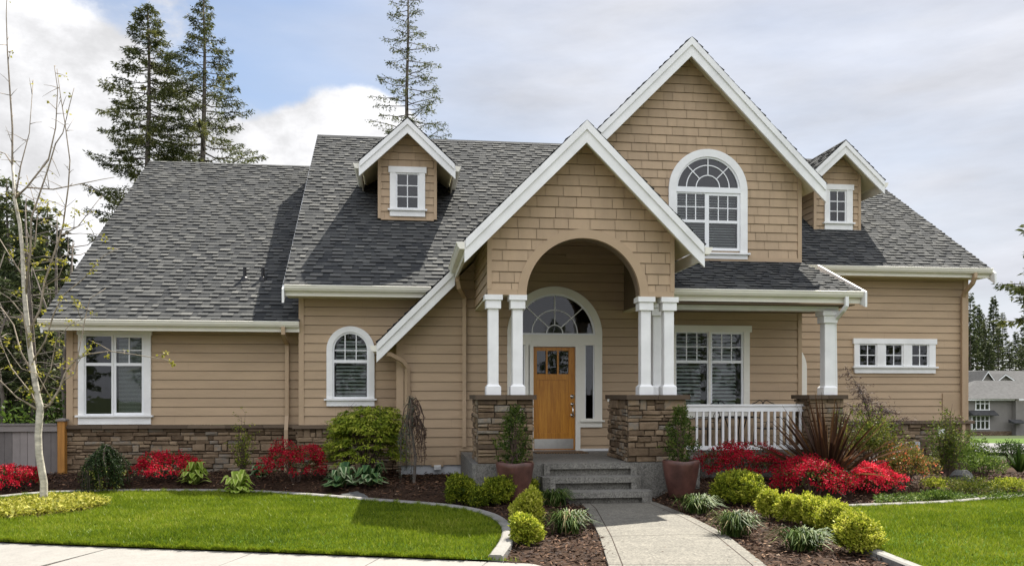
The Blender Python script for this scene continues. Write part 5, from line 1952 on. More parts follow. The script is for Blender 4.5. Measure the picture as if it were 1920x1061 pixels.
bw = [
    # u, base v, half width px, height px, label, brighter
    (862, 934, 27, 58, 'loose upright boxwood standing alone beside the low concrete deck', -0.12),
    (897, 937, 15, 38, 'small reddish green boxwood squeezed between the deck boxwood and its wider neighbour', -0.16),
    (931, 952, 29, 50, 'wide mid green boxwood in front of the left planter', -0.08),
    (983, 942, 28, 42, 'green boxwood at the foot of the steps, behind the bright clipped pair', -0.06),
    (993, 994, 33, 64, 'tall bright yellow-green clipped boxwood at the left edge of the walk', 0.13),
    (987, 1027, 27, 56, 'low boxwood nearest the sidewalk on the left side of the walk', 0.02),
    (1385, 932, 50, 62, 'broad low boxwood under the red azaleas beside the right planter', -0.06),
    (1398, 953, 28, 44, 'round boxwood at the head of the right row, above the striped grass tuft', 0.06),
    (1446, 978, 20, 48, 'narrow upright boxwood, second in the right row from the walk', 0.08),
    (1481, 985, 21, 50, 'bright boxwood in the middle of the right row, left of the tightly packed pair', 0.11),
    (1514, 990, 27, 52, 'bushy boxwood of the packed pair, the one nearer the walk', 0.08),
    (1545, 998, 28, 50, 'bushy boxwood of the packed pair, the one nearer the lawn', 0.05),
    (1574, 1008, 30, 52, 'boxwood just behind the big round one at the lawn corner', 0.07),
    (1612, 1043, 38, 64, 'big round boxwood at the lawn corner, last of the right row', 0.10),
]
for i, (u, v, hw, hp, lab, ts) in enumerate(bw):
    x, y, z = spot(u, v - 5)
    m = mpp(x, y) * (1.08 if u > 1430 else 1.0)
    boxwood('boxwood', (x, y + 0.05, z), hw * m, hp * m * 1.02, lab, 40 + i, n=int(330 + 15 * hw), size=0.035, tshift=ts * 1.5 + 0.04, amp=0.13)

# ---- azaleas
def azalea(u, v, hw, hp, label, seed, bright=False, cover=0.75, group='red azaleas in the beds'):
    x, y, z = spot(u, v)
    m = mpp(x, y)
    rx, h = hw * m, hp * m
    e = empty('azalea_shrub', (x, y + rx * 0.45, z), label, 'shrub', group)
    ry = min(rx, 0.62)
    n = int(2600 * max(0.5, rx))
    p, d = dome(n, rx, ry, h, seed, 0.16, 0.35, -0.2, 4.0)
    t = RNG.beta(2, 2.5, n)
    attach(leaf_mesh('foliage', p, d * 0.5 + RNG.normal(size=d.shape) * 0.6, RNG.uniform(0.03, 0.055, n), RNG.uniform(0.014, 0.022, n), t, 'azalea_leaf'), e)
    # blossom clusters with four or five petals
    nc = int(2900 * max(0.45, rx) * cover)
    p, d = dome(nc, rx * 1.02, ry * 1.02, h * 1.03, seed, 0.16, 0.72, -0.3, 4.0)
    keep = (lumpy(d, 0.8, seed + 5, 7) > 0.66) & (p[:, 2] > 0.04)
    p, d = p[keep], d[keep]
    C, DD, T_, NN = [], [], [], []
    for k in range(6):
        q = p + RNG.normal(0, 0.018, p.shape)
        C.append(q); NN.append(d + RNG.normal(0, 0.5, d.shape))
        DD.append(RNG.normal(size=p.shape) + d * 0.55)
        T_.append(np.clip(RNG.normal(0.5, 0.24, len(p)), 0, 1))
    C = np.concatenate(C); DD = np.concatenate(DD); NN = np.concatenate(NN); T_ = np.concatenate(T_)
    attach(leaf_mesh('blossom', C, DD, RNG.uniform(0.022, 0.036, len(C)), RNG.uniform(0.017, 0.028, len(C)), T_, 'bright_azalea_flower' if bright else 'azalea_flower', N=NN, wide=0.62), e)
    attach(stems(e, 14, rx, h), e)
    return e

azalea(8, 910, 56, 44, 'low red azalea in front of the grey wooden fence', 3)
azalea(305, 903, 62, 52, 'red azalea between the weeping conifer and the pale green hosta, against the stone base', 4, cover=0.7)
azalea(551, 903, 58, 76, 'tall red azalea below the beige downspout of the left wing', 5)
azalea(1408, 905, 82, 66, 'dark red azalea under the white porch railing', 6, cover=0.8)
azalea(1540, 922, 68, 80, 'widest red azalea, at the foot of the bronze sword-leaved plant', 7, cover=0.85)
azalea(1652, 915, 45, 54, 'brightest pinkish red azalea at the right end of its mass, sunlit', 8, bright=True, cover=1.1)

# ---- hostas
def hosta(u, v, hw, hp, label, mat, seed, edge=True):
    x, y, z = spot(u, v)
    m = mpp(x, y)
    rx, h = hw * m, hp * m
    r = random.Random(seed)
    V, Q, Tn = [], [], []
    for i in range(44):
        a = r.uniform(0, 2 * PI)
        L = rx * r.uniform(0.75, 1.15)
        w = L * r.uniform(0.30, 0.42)
        up = h * r.choice((0.25, 0.4, 0.6, 0.8, 1.0)) * r.uniform(0.9, 1.1)
        L *= 1.12 - 0.35 * up / h
        dirx, diry = math.cos(a), math.sin(a)
        b = len(V)
        for k in range(7):
            f = k / 6
            rad = L * f ** 0.8 * (1 - 0.10 * f)
            zz = up * math.sin(min(1, f * 1.1) * 2.45) * 1.0
            wd = w * math.sin(PI * (0.06 + 0.94 * f) ** 0.9) * 0.5 + 0.003
            for c, ff in ((-1, 0), (-0.55, 0), (0, -0.25), (0.55, 0), (1, 0)):
                V.append((dirx * rad - diry * wd * c, diry * rad + dirx * wd * c, zz + ff * wd * 0.5 - (abs(c) == 1) * wd * 0.15 + 0.02))
        tone = r.uniform(0.1, 0.62)
        for k in range(6):
            for c in range(4):
                q = b + k * 5 + c
                Q.append((q, q + 1, q + 6, q + 5))
                Tn.append(min(1, tone + (0.42 if (edge and c in (0, 3)) else 0)))
    e = empty('hosta', (x, y + rx * 0.5, z), label, 'plant', 'hostas at the foot of the house')
    attach(arr_mesh('leaf_rosette', np.array(V), np.array(Q), np.array(Tn), mat), e)
    return e
hosta(360, 905, 34, 44, 'pale green hosta tucked against the right side of the red azalea by the stone base', 'lime_hosta_leaf', 1)
hosta(441, 913, 36, 44, 'pale green hosta below the thin bare upright shrub', 'lime_hosta_leaf', 2)
hosta(484, 900, 20, 28, 'smallest hosta, beside the tall red azalea by the downspout', 'hosta_leaf', 3)
hosta(636, 909, 46, 46, 'white-edged hosta under the left half of the big round shrub', 'hosta_leaf', 4)
hosta(693, 912, 42, 42, 'white-edged hosta behind the grey rock', 'hosta_leaf', 5)

# ---- tuft grasses
def tuft(name, u, v, hw, hp, label, seed, n=260, mat='liriope_leaf', dry=0.1):
    x, y, z = spot(u, v)
    m = mpp(x, y)
    rx, h = hw * m, hp * m
    r = random.Random(seed)
    S = []
    for i in range(n):
        a = r.uniform(0, 2 * PI)
        L = rx * r.uniform(0.45, 1.15)
        up = h * r.uniform(0.45, 0.85)
        bx_, by_ = r.gauss(0, rx * .2), r.gauss(0, rx * .2)
        pts, ws = [], []
        for k in range(6):
            f = k / 5
            zz = up * (1 - (1 - min(1, f * 1.5)) ** 2) - max(0, f - 0.55) * up * r.uniform(0.7, 1.1)
            pts.append((bx_ + math.cos(a) * L * f ** 1.05, by_ + math.sin(a) * L * f ** 1.05, max(0.005, zz)))
            ws.append(0.012 * (1 - f ** 3) + 0.002)
        S.append((pts, ws, (-math.sin(a), math.cos(a), 0.25), r.choice((0.15, 0.3, 0.5, 0.65, 0.8, 0.92)) if r.random() > dry * 0.5 else 1.0))
    e = empty(name, (x, y + rx * .4, z), label, 'grass tuft', 'tufts of striped grass beside the walk')
    attach(strip_mesh('leaf_tuft', S, mat), e)
    return e
tuft('grass_tuft', 1044, 950, 42, 40, 'dark green grass tuft at the left foot of the steps', 1, dry=0.05)
tuft('grass_tuft', 1068, 1002, 50, 56, 'grass tuft with dry straw stalks at the left edge of the walk', 2, dry=0.25)
tuft('grass_tuft', 1314, 964, 46, 46, 'grass tuft in front of the right planter', 3)
tuft('grass_tuft', 1386, 1007, 52, 60, 'pale striped grass tuft halfway along the right edge of the walk', 4, dry=0.2)
tuft('grass_tuft', 1520, 1035, 66, 54, 'largest grass tuft, in front of the packed boxwood pair', 5, n=230, dry=0.03)

# ---- sword-leaved plants
def flax(u, v, hw, hp, label, seed, mat, n=80, wid=0.045, back=0.2, spread=1.15):
    x, y, z = spot(u, v)
    m = mpp(x, y)
    rx, h = hw * m, hp * m
    r = random.Random(seed)
    S = []
    for i in range(n):
        a = r.uniform(0, 2 * PI)
        lean = r.uniform(0.05, 1.0) ** 0.8 * spread
        L = h * r.uniform(0.6, 1.08)
        pts, ws = [], []
        bend = r.uniform(0.0, 0.5) * lean
        cx_, cz_ = 0.04, 0.0
        th = lean * 0.85
        for k in range(8):
            f = k / 7
            pts.append((math.cos(a) * cx_, math.sin(a) * cx_, cz_))
            th2 = th + bend * f * 1.3
            cx_ += math.sin(th2) * L / 7 * (rx / h * 1.25)
            cz_ += math.cos(th2) * L / 7
            ws.append(wid * (0.65 + 0.6 * f) * (1 - f ** 2.2) + 0.002)
        tw = r.uniform(-0.8, 0.8)
        S.append((pts, ws, (-math.sin(a) * math.cos(tw), math.cos(a) * math.cos(tw), math.sin(tw)), r.betavariate(1.6, 2.2)))
    x2 = PX(u, y + back)
    e = empty('flax_plant', (x2, y + back, bed_z(x2, y + back)), label, 'plant')
    attach(strip_mesh('sword_leaves', S, mat), e)
    return e
flax(1552, 918, 150, 178, 'bronze plant of stiff upright sword leaves in front of the right porch pier', 8, 'flax_leaf', 200, 0.060, 0.95, 1.35)
flax(1912, 886, 46, 60, 'green sword-leaved plant at the far right edge above the low shrubs', 9, 'liriope_leaf', 60)

# ---- weeping dark conifer with hanging strands
def weeping_conifer():
    x, y, z = spot(186, 911)
    m = mpp(x, y)
    rx, h = 40 * m, 97 * m
    e = empty('weeping_conifer', (x, y + 0.3, z), 'dark weeping conifer mound against the stone base at the left corner', 'shrub')
    C, D, T_ = [], [], []
    mb = MB()
    for i in range(150):
        a = random.uniform(0, 2 * PI)
        R_ = rx * random.uniform(0.35, 1.05)
        zt_ = h * random.uniform(0.72, 1.02) * (1 - 0.12 * (R_ / rx))
        end = max(0.02, h * random.uniform(-0.1, 0.5))
        pts = []
        for k in range(10):
            f = k / 9
            rad = R_ * min(1, f * 1.9) ** 0.7 * (1 + 0.22 * max(0, f - .5))
            zz = zt_ - (zt_ - end) * max(0, f - 0.12) ** 1.25 * 1.17
            pts.append((rad * math.cos(a + 0.3 * f), rad * math.sin(a + 0.3 * f), max(0.015, zz)))
        if i % 4 == 0: mb.tube(pts, [0.008] * 9 + [0.003], 4)
        tip = random.random() < 0.30
        for k in range(9):
            p, q = np.array(pts[k]), np.array(pts[k + 1])
            for s in range(9):
                C.append(p + (q - p) * random.random() + RNG.normal(0, 0.008, 3))
                D.append((q - p) / (np.linalg.norm(q - p) + 1e-6) * 0.5 + RNG.normal(0, 0.55, 3))
                T_.append(min(1, max(0, random.gauss(0.45, 0.2) + (0.42 if tip and k > 6 else 0))))
    C, D, T_ = np.array(C), np.array(D), np.array(T_)
    attach(leaf_mesh('foliage', C, D, RNG.uniform(0.025, 0.05, len(C)), RNG.uniform(0.010, 0.018, len(C)), T_, 'needle_dark'), e)
    attach(mb.build('branch', 'bark_dark'), e)
weeping_conifer()

# ---- bare upright shrub
def thin_shrub(u, v, hw, hp, label, mat, n_st, leafn, seed, cat='shrub', twig='twig_brown', name='upright_shrub', leaf=0.03, low=0.0):
    x, y, z = spot(u, v)
    m = mpp(x, y)
    rx, h = hw * m, hp * m
    r = random.Random(seed)
    e = empty(name, (x, y + 0.2, z), label, cat)
    mb = MB(); tips = []
    for i in range(n_st):
        a = r.uniform(0, 2 * PI); q = rx * r.uniform(0.1, 1.0); hh = h * r.uniform(0.5, 1.0) * (1.05 - 0.45 * q / rx)
        pts = [(0, 0, -0.05)]
        for k in range(1, 6):
            f = k / 5
            pts.append((q * f ** 1.2 * math.cos(a) + r.gauss(0, .012), q * f ** 1.2 * math.sin(a) + r.gauss(0, .012), hh * f))
        mb.tube(pts, [0.011, 0.009, 0.007, 0.005, 0.004, 0.002], 5)
        for k in range(2, 6):
            for s in range(2):
                p = Vector(pts[k - 1]).lerp(Vector(pts[k]), r.random())
                b = r.uniform(0, 2 * PI); L = rx * r.uniform(0.2, 0.5)
                t2 = p + Vector((math.cos(b) * L, math.sin(b) * L, L * r.uniform(0.3, 1.0)))
                mb.tube([p, p.lerp(t2, 0.5) + Vector((0, 0, -0.01)), t2], [0.004, 0.003, 0.0015], 4)
                for w in range(leafn):
                    tips.append(tuple(p.lerp(t2, r.uniform(0.15, 1.1)) + Vector((r.gauss(0, .015), r.gauss(0, .015), r.gauss(0, .015)))))
    attach(mb.build('stem', twig), e)
    C = np.array(tips); C = C[C[:, 2] > low * h]
    n = len(C)
    attach(leaf_mesh('foliage', C, RNG.normal(size=(n, 3)) + np.array([0, 0, 0.2]), RNG.uniform(0.7, 1.3, n) * leaf, RNG.uniform(0.35, 0.6, n) * leaf, RNG.beta(2, 2, n), mat), e)
    return e
thin_shrub(452, 893, 33, 122, 'thin upright shrub with sparse leaves against the stone base of the left wing', 'shrub_leaf', 16, 9, 21, leaf=0.038)

# ---- big round shrub in layered tiers
def tiered_shrub():
    x, y, z = spot(681, 903)
    m = mpp(x, y)
    rx, h = 77 * m, 143 * m
    e = empty('tiered_shrub', (x, y + 0.62, z), 'big round yellow-green shrub with layered drooping leaves under the small arched window', 'shrub')
    C, D, N, T_ = [], [], [], []
    r = random.Random(4)
    nt = 760
    pts, dirs = dome(nt, rx, rx * 0.85, h, 77, 0.10, 0.45, -0.35, 3.0)
    for p, d in zip(pts, dirs):
        if p[2] < 0.12: continue
        out = np.array([d[0], d[1], 0.0]); out /= (np.linalg.norm(out) + 1e-6)
        tone = r.betavariate(2.2, 2.0)
        for k in range(26):
            a = r.gauss(0, 0.8)
            o2 = np.array([out[0] * math.cos(a) - out[1] * math.sin(a), out[0] * math.sin(a) + out[1] * math.cos(a), 0])
            s = r.uniform(-0.06, 0.15)
            c = p + o2 * s + np.array([0, 0, -0.35 * max(0, s) ** 1.2 + r.gauss(0, .010)])
            C.append(c); D.append(o2 + np.array([0, 0, -0.55 + r.gauss(0, .25)])); N.append(np.array([r.gauss(0, .35), r.gauss(0, .35), 1.0]))
            T_.append(min(1, max(0, tone + r.gauss(0, 0.12))))
    C, D, N, T_ = map(np.array, (C, D, N, T_))
    attach(leaf_mesh('foliage', C, D, RNG.uniform(0.04, 0.075, len(C)), RNG.uniform(0.018, 0.030, len(C)), T_, 'shrub_leaf', N=N), e)
    attach(stems(e, 26, rx, h, r0=0.014, name='branch', spread=0.8), e)
tiered_shrub()
thin_shrub(650, 895, 50, 150, 'bare purple-brown twiggy shrub showing behind the big round shrub', 'maple_leaf', 16, 2, 33, leaf=0.022, twig='twig_brown', name='twiggy_shrub', low=0.3)

# ---- dwarf weeping tree: twisted hanging branches
def weeping_tree():
    x, y, z = spot(776, 906)
    m = mpp(x, y)
    h = 160 * m
    e = empty('weeping_tree', (x, y + 0.15, z), 'dwarf weeping tree with bare twisted hanging branches beside the big round shrub', 'tree')
    r = random.Random(12)
    mb = MB()
    mb.tube([(0, 0, -0.05), (0.03, 0, h * 0.3), (-0.03, 0.02, h * 0.6), (-0.02, 0, h * 0.88), (-0.06, 0, h * 0.98)], [0.03, 0.026, 0.022, 0.018, 0.01], 7)
    attach(mb.build('trunk', 'bark_grey'), e)
    mb = MB(); C, D, Cg, Dg = [], [], [], []
    for i in range(34):
        left = i % 3 == 0
        a = r.uniform(-0.6, 0.6) + (PI if left else 0) + (r.uniform(-1, 1))
        q = r.uniform(0.08, 0.26)
        zt_ = h * r.uniform(0.6, 0.98)
        pts = [Vector((-0.03, 0, zt_))]
        end = h * r.uniform(0.15, 0.6) if not left else h * r.uniform(0.02, 0.5)
        for k in range(1, 12):
            f = k / 11
            pts.append(Vector((math.cos(a) * q * min(1, f * 2.2) ** .8 + r.gauss(0, .012) - .03, math.sin(a) * q * min(1, f * 2.2) ** .8 + r.gauss(0, .012), zt_ + 0.07 * math.sin(min(1, f * 2.4) * PI) - (zt_ - end) * max(0, f - .2) * 1.25)))
        mb.tube(pts, [0.010] * 4 + [0.007] * 4 + [0.005] * 3 + [0.002], 5)
        for k in range(1, 12):
            for s in range(3):
                p = np.array(pts[k]) + RNG.normal(0, .012, 3)
                if left:
                    for _ in range(4):
                        Cg.append(p + RNG.normal(0, .022, 3)); Dg.append(RNG.normal(0, .6, 3) + np.array([0, 0, -0.8]))
                else:
                    C.append(p); D.append(RNG.normal(0, 1, 3))
    attach(mb.build('branch', 'twig_brown'), e)
    C, D, Cg, Dg = map(np.array, (C, D, Cg, Dg))
    attach(leaf_mesh('foliage', C, D, RNG.uniform(0.016, 0.032, len(C)), RNG.uniform(0.012, 0.02, len(C)), RNG.beta(2, 3, len(C)), 'flax_leaf'), e)  # small brown buds of the bare branches, gathered in one mesh
    attach(leaf_mesh('foliage', Cg, Dg, RNG.uniform(0.03, 0.05, len(Cg)), RNG.uniform(0.006, 0.011, len(Cg)), RNG.beta(2, 2, len(Cg)), 'needle_grey'), e)
weeping_tree()

# ---- Japanese maple and right-hand shrubs
def maple():
    x, y, z = spot(1648, 892)
    m = mpp(x, y)
    h = 210 * m
    e = empty('japanese_maple', (x, y + 0.1, z), 'small Japanese maple with dark lacy purple leaves in front of the right wing', 'tree')
    r = random.Random(6)
    mb = MB(); C, D, T_, N = [], [], [], []
    mb.tube([(0, 0, -0.05), (0.01, 0, h * 0.18), (-0.06, 0, h * 0.35), (-0.12, 0, h * 0.5)], [0.022, 0.018, 0.015, 0.011], 7)
    for (ex, ez, q) in ((-0.55, 0.98, 0), (-0.35, 0.85, 1), (-0.62, 0.66, 2), (-0.1, 0.72, 1), (0.28, 0.58, 3), (0.42, 0.52, 3), (0.05, 0.60, 3), (-0.75, 0.52, 2), (0.20, 0.42, 3), (-0.3, 0.6, 1), (-0.5, 0.8, 0)):
        b = Vector((-0.06, 0, h * r.uniform(0.28, 0.45)))
        t = Vector((ex * 0.95, r.uniform(-0.3, 0.3), h * ez))
        mid = b.lerp(t, 0.55) + Vector((0.04, r.gauss(0, .05), 0.08))
        pts = [b, b.lerp(mid, .5), mid, mid.lerp(t, .5) + Vector((0, 0, .02)), t]
        mb.tube(pts, [0.010, 0.008, 0.006, 0.004, 0.002], 5)
        for s in range(26):
            f = r.uniform(0.35, 1.0)
            k = f * 4; i = min(3, int(k))
            p = pts[i].lerp(pts[i + 1], k - i)
            w = Vector((r.gauss(0, .13), r.gauss(0, .13), r.gauss(-0.01, .055)))
            mb.tube([p, p + w * .6, p + w], [0.003, 0.002, 0.001], 3)
            for _ in range(10):
                C.append(np.array(p + w * r.uniform(0.3, 1.15)) + RNG.normal(0, .018, 3)); D.append(np.array(w.normalized()) * .8 + RNG.normal(0, .5, 3) + np.array([0, 0, -.2])); N.append(np.array([r.gauss(0, .5), r.gauss(0, .5), 1]))
    C, D, N = map(np.array, (C, D, N))
    attach(mb.build('trunk', 'bark_dark'), e)
    attach(leaf_mesh('crown', C, D, RNG.uniform(0.035, 0.07, len(C)), RNG.uniform(0.008, 0.016, len(C)), RNG.beta(1.6, 2.2, len(C)), 'maple_leaf', N=N), e)
maple()

def leafy(name, u, v, hw, hp, label, mat, seed, n=3200, leaf=0.045, amp=0.2, inner=0.3, cat='shrub', power=1.8, up=0.35, low=-0.3, zmin=0.0):
    x, y, z = spot(u, v)
    m = mpp(x, y)
    rx, h = hw * m, hp * m
    e = empty(name, (x, y + rx * .4, z), label, cat)
    p, d = dome(n, rx, min(rx, 0.7), h, seed, amp, inner, low, 4.5, power)
    p = p[:, :] ; keep = p[:, 2] > max(0.01, zmin * h)
    p, d = p[keep], d[keep]
    k = len(p)
    t = np.clip(RNG.beta(2, 2, k) + 0.25 * (lumpy(d, 0.5, seed + 3, 5) - 1), 0, 1)
    attach(leaf_mesh('foliage', p, d * .5 + RNG.normal(size=p.shape) * .6 + np.array([0, 0, up]), RNG.uniform(.7, 1.3, k) * leaf, RNG.uniform(.35, .6, k) * leaf, t, mat), e)
    attach(stems(e, 16, rx, h, r0=0.009), e)
    return e
leafy('laceleaf_shrub', 1640, 906, 54, 126, 'yellow-green feathery shrub under the dark maple, right of the porch pier', 'yellow_green_leaf', 51, 3400, 0.05, 0.3, 0.3, zmin=0.48)
leafy('dark_shrub', 1672, 884, 20, 56, 'small dark green shrub behind the red-tipped one, by the right stone base', 'dark_boxwood_leaf', 52, 1800, 0.035)
leafy('redtip_shrub', 1712, 910, 52, 78, 'olive green shrub with coral-red new tips right of the azaleas', 'redtip_leaf', 53, 3200, 0.045, 0.25, 0.35)
thin_shrub(1790, 900, 46, 150, 'tall loose shrub with pale leaves at the corner of the right wing', 'yellow_green_leaf', 26, 9, 54, leaf=0.045, name='loose_shrub')
leafy('leafy_shrub', 1792, 898, 38, 92, 'dense dark foot of greenery below the tall loose shrub at the right corner', 'cover_leaf', 55, 2600, 0.04, 0.25)
leafy('low_shrub', 1856, 898, 40, 44, 'low mid green shrub at the right, in front of the far driveway', 'cover_leaf', 56, 2200, 0.04, 0.2)
leafy('low_shrub', 1836, 916, 48, 36, 'low spreading yellow-green shrub nearest the right lawn curb', 'yellow_green_leaf', 57, 2600, 0.035, 0.22)
leafy('low_shrub', 1905, 913, 42, 34, 'bright yellow-green shrub at the right edge below the sword-leaved plant', 'boxwood_leaf', 58, 2400, 0.035, 0.2)
leafy('low_shrub', 1757, 912, 22, 26, 'small yellow-green shrub between the red-tipped shrub and the grey rock', 'boxwood_leaf', 59, 1200, 0.03, 0.2)
leafy('low_shrub', 1452, 868, 32, 30, 'small light green shrub showing between the porch slab and the azaleas', 'yellow_green_leaf', 60, 900, 0.035, 0.2)

leafy('leafy_shrub', 1672, 905, 30, 58, 'loose bronze-green shrub between the dark maple and the bright pink azalea', 'redtip_leaf', 61, 1500, 0.045, 0.28, 0.2)
leafy('leafy_shrub', 1832, 888, 34, 62, 'mid green shrub standing behind the low yellow-green shrubs at the right', 'cover_leaf', 62, 1800, 0.045, 0.25, 0.25)
leafy('low_shrub', 1770, 924, 34, 22, 'low green clump in front of the dark upright rock in the right bed', 'cover_leaf', 63, 1500, 0.04, 0.25, 0.2)
leafy('low_shrub', 1905, 872, 36, 46, 'dark green shrub behind the sword-leaved plant at the right edge', 'dark_boxwood_leaf', 64, 1500, 0.045, 0.2, 0.25)

def rocks(u, v, wx, h, label, seed, wy=0.28):
    x, y, z = spot(u, v)
    r = random.Random(seed)
    mb = MB()
    rings = []
    for j in range(6):
        f = j / 5
        k = math.cos(f * 1.35) ** 0.6
        rings.append([(wx * k * math.cos(a) * (1 + .16 * math.sin(3 * a + seed)) + r.gauss(0, .012), wy * k * math.sin(a) + r.gauss(0, .012), -0.03 + h * f + r.gauss(0, .008)) for a in [2 * PI * q / 16 for q in range(16)]])
    mb.loft(rings)
    o = mb.build('rock', 'rock')
    o.location = (x, y, z)
    tag(o, label, 'rock')
rocks(662, 916, 0.26, 0.13, 'flat grey rock in the bark below the white-edged hostas', 3)
rocks(1803, 903, 0.22, 0.24, 'dark upright rock in the bed at the right corner of the house', 5, 0.2)

# ---- ground covers
def cover_patch(name, mat, n, fpos, leaf, hmax, label=None):
    p = fpos(n)
    n = len(p)
    z = np.array([bed_z(a, b) for a, b in p]) + RNG.uniform(0.02, hmax, n)
    C = np.concatenate([p, z[:, None]], 1)
    D = RNG.normal(size=(n, 3)); D[:, 2] = np.abs(D[:, 2]) * 0.7
    N = RNG.normal(size=(n, 3)) * 0.6; N[:, 2] += 1
    o = leaf_mesh(name, C, D, RNG.uniform(.7, 1.3, n) * leaf, RNG.uniform(.4, .65, n) * leaf, RNG.beta(2, 1.8, n), mat, N=N)
    tag(o, kind='stuff')
def ringpos(n):
    a = RNG.uniform(0, 2 * PI, n); r = np.sqrt(RNG.uniform(0, 1, n)) * (1 + .06 * np.sin(a * 7) + .05 * np.sin(a * 3 + 1))
    return np.stack([RC[0] + RRX * r * np.cos(a), RC[1] + RRY * r * np.sin(a)], 1)
cover_patch('ground_cover', 'gold_cover_leaf', 6500, ringpos, 0.062, 0.14)
mb = MB()
mb.loft([[(RC[0] + RRX * k * math.cos(a), RC[1] + RRY * k * math.sin(a), z_) for a in [2 * PI * q / 40 for q in range(40)]] for k, z_ in ((1.04, 0.0), (1.0, 0.045), (0.5, 0.06))])
o = mb.build('ring_bed', 'mulch_soil'); tag(o, kind='structure')
def strippos(n):
    u = RNG.uniform(1640, 1960, n); v = RNG.uniform(918, 948, n) - (u - 1640) * 0.035
    ok = patch(u * .05, v * .2, 1.7) + RNG.normal(0, .15, n) > 0.45
    pts = np.array([spot(a, b)[:2] for a, b in zip(u[ok], v[ok])])
    return pts
cover_patch('ground_cover', 'cover_leaf', 6500, strippos, 0.045, 0.10)


# ------------------------------------------------------------------ planters with clipped boxwood
def planter(u, vbase, label, seed, rot):
    x, y = PX(u, 13.1), 13.08
    z = bed_z(x, y) * 0.9
    e = empty('planter', (x, y, z - 0.01), label, 'planter', 'terracotta planters beside the steps')
    mb = MB()
    n = 48
    def sq(rr, zz, lip=0.0):
        out = []
        for k in range(n):
            a = 2 * PI * k / n
            c, s = math.cos(a), math.sin(a)
            q = (abs(c) ** 3.2 + abs(s) ** 3.2) ** (-1 / 3.2)
            dz = -lip * max(0, (q - 1.0) / 0.24) if lip else 0
            b = a + rot
            out.append((rr * q * math.cos(b), rr * q * math.sin(b), zz + dz))
        return out
    H = 0.60
    prof_ = [(0.160, 0.0), (0.175, 0.03), (0.205, 0.18), (0.236, 0.36), (0.258, 0.52), (0.264, H - 0.012), (0.256, H), (0.238, H), (0.230, H - 0.03), (0.215, H - 0.10)]
    mb.loft([sq(a, b, 0.02 if b > 0.5 else 0) for a, b in prof_], True)
    b = mb.build('pot', 'terracotta', None, True)
    attach(b, e)
    mb = MB()
    mb.loft([sq(0.218, H - 0.09), sq(0.10, H - 0.075)])
    attach(mb.build('soil', 'soil'), e)
    s = empty('potted_boxwood', (x, y, z + H - 0.09), label.replace('terracotta planter', 'dark green boxwood growing in the planter').replace('glazed ', ''), 'shrub', 'boxwoods in the two planters')
    nn = 235
    h = 0.90
    f = RNG.beta(1.25, 1.2, nn)
    rad = 0.265 * np.sin(np.clip(f * 0.84 + 0.13, 0, 1) * PI) ** 0.7
    a = RNG.uniform(0, 2 * PI, nn)
    rr = rad * RNG.uniform(0.2, 1, nn) ** 0.5 * (1 + 0.55 * np.sin(a * 2 + f * 7 + seed) * np.sin(f * 11 + seed))
    C = np.stack([rr * np.cos(a), rr * np.sin(a), 0.04 + f * h], 1)
    D = np.stack([np.cos(a), np.sin(a), np.full(nn, 1.1)], 1) + RNG.normal(0, .35, (nn, 3))
    C, D, t = twiggy(C, D, 13, 0.042, 0.5 + RNG.normal(0, .17, nn), 0.035)
    attach(leaf_mesh('foliage', C, D, RNG.uniform(0.028, 0.05, len(C)), RNG.uniform(0.015, 0.026, len(C)), t, 'potted_boxwood_leaf'), s)
    attach(stems(s, 12, 0.2, h * .95, r0=0.010), s)
planter(965, 930, 'glazed terracotta planter on the left side of the steps', 1.0, 0.5)
planter(1276, 921, 'glazed terracotta planter on the right side of the steps', 2.4, 0.72)

# doormat
mb = MB()
c = [G(u, v, DECK) for u, v in ((1003, 848.5), (1080, 846.5), (1103, 851.5), (1010, 853.5))]
xa, xb = c[0][0] - 0.02, c[0][0] + 0.98
mb.box(xa, xb, YW - 0.72, YW - 0.12, DECK + 0.001, DECK + 0.014)
o = mb.build('doormat', 'doormat_weave'); tag(o, 'brown woven doormat on the porch slab in front of the wooden door', 'doormat')


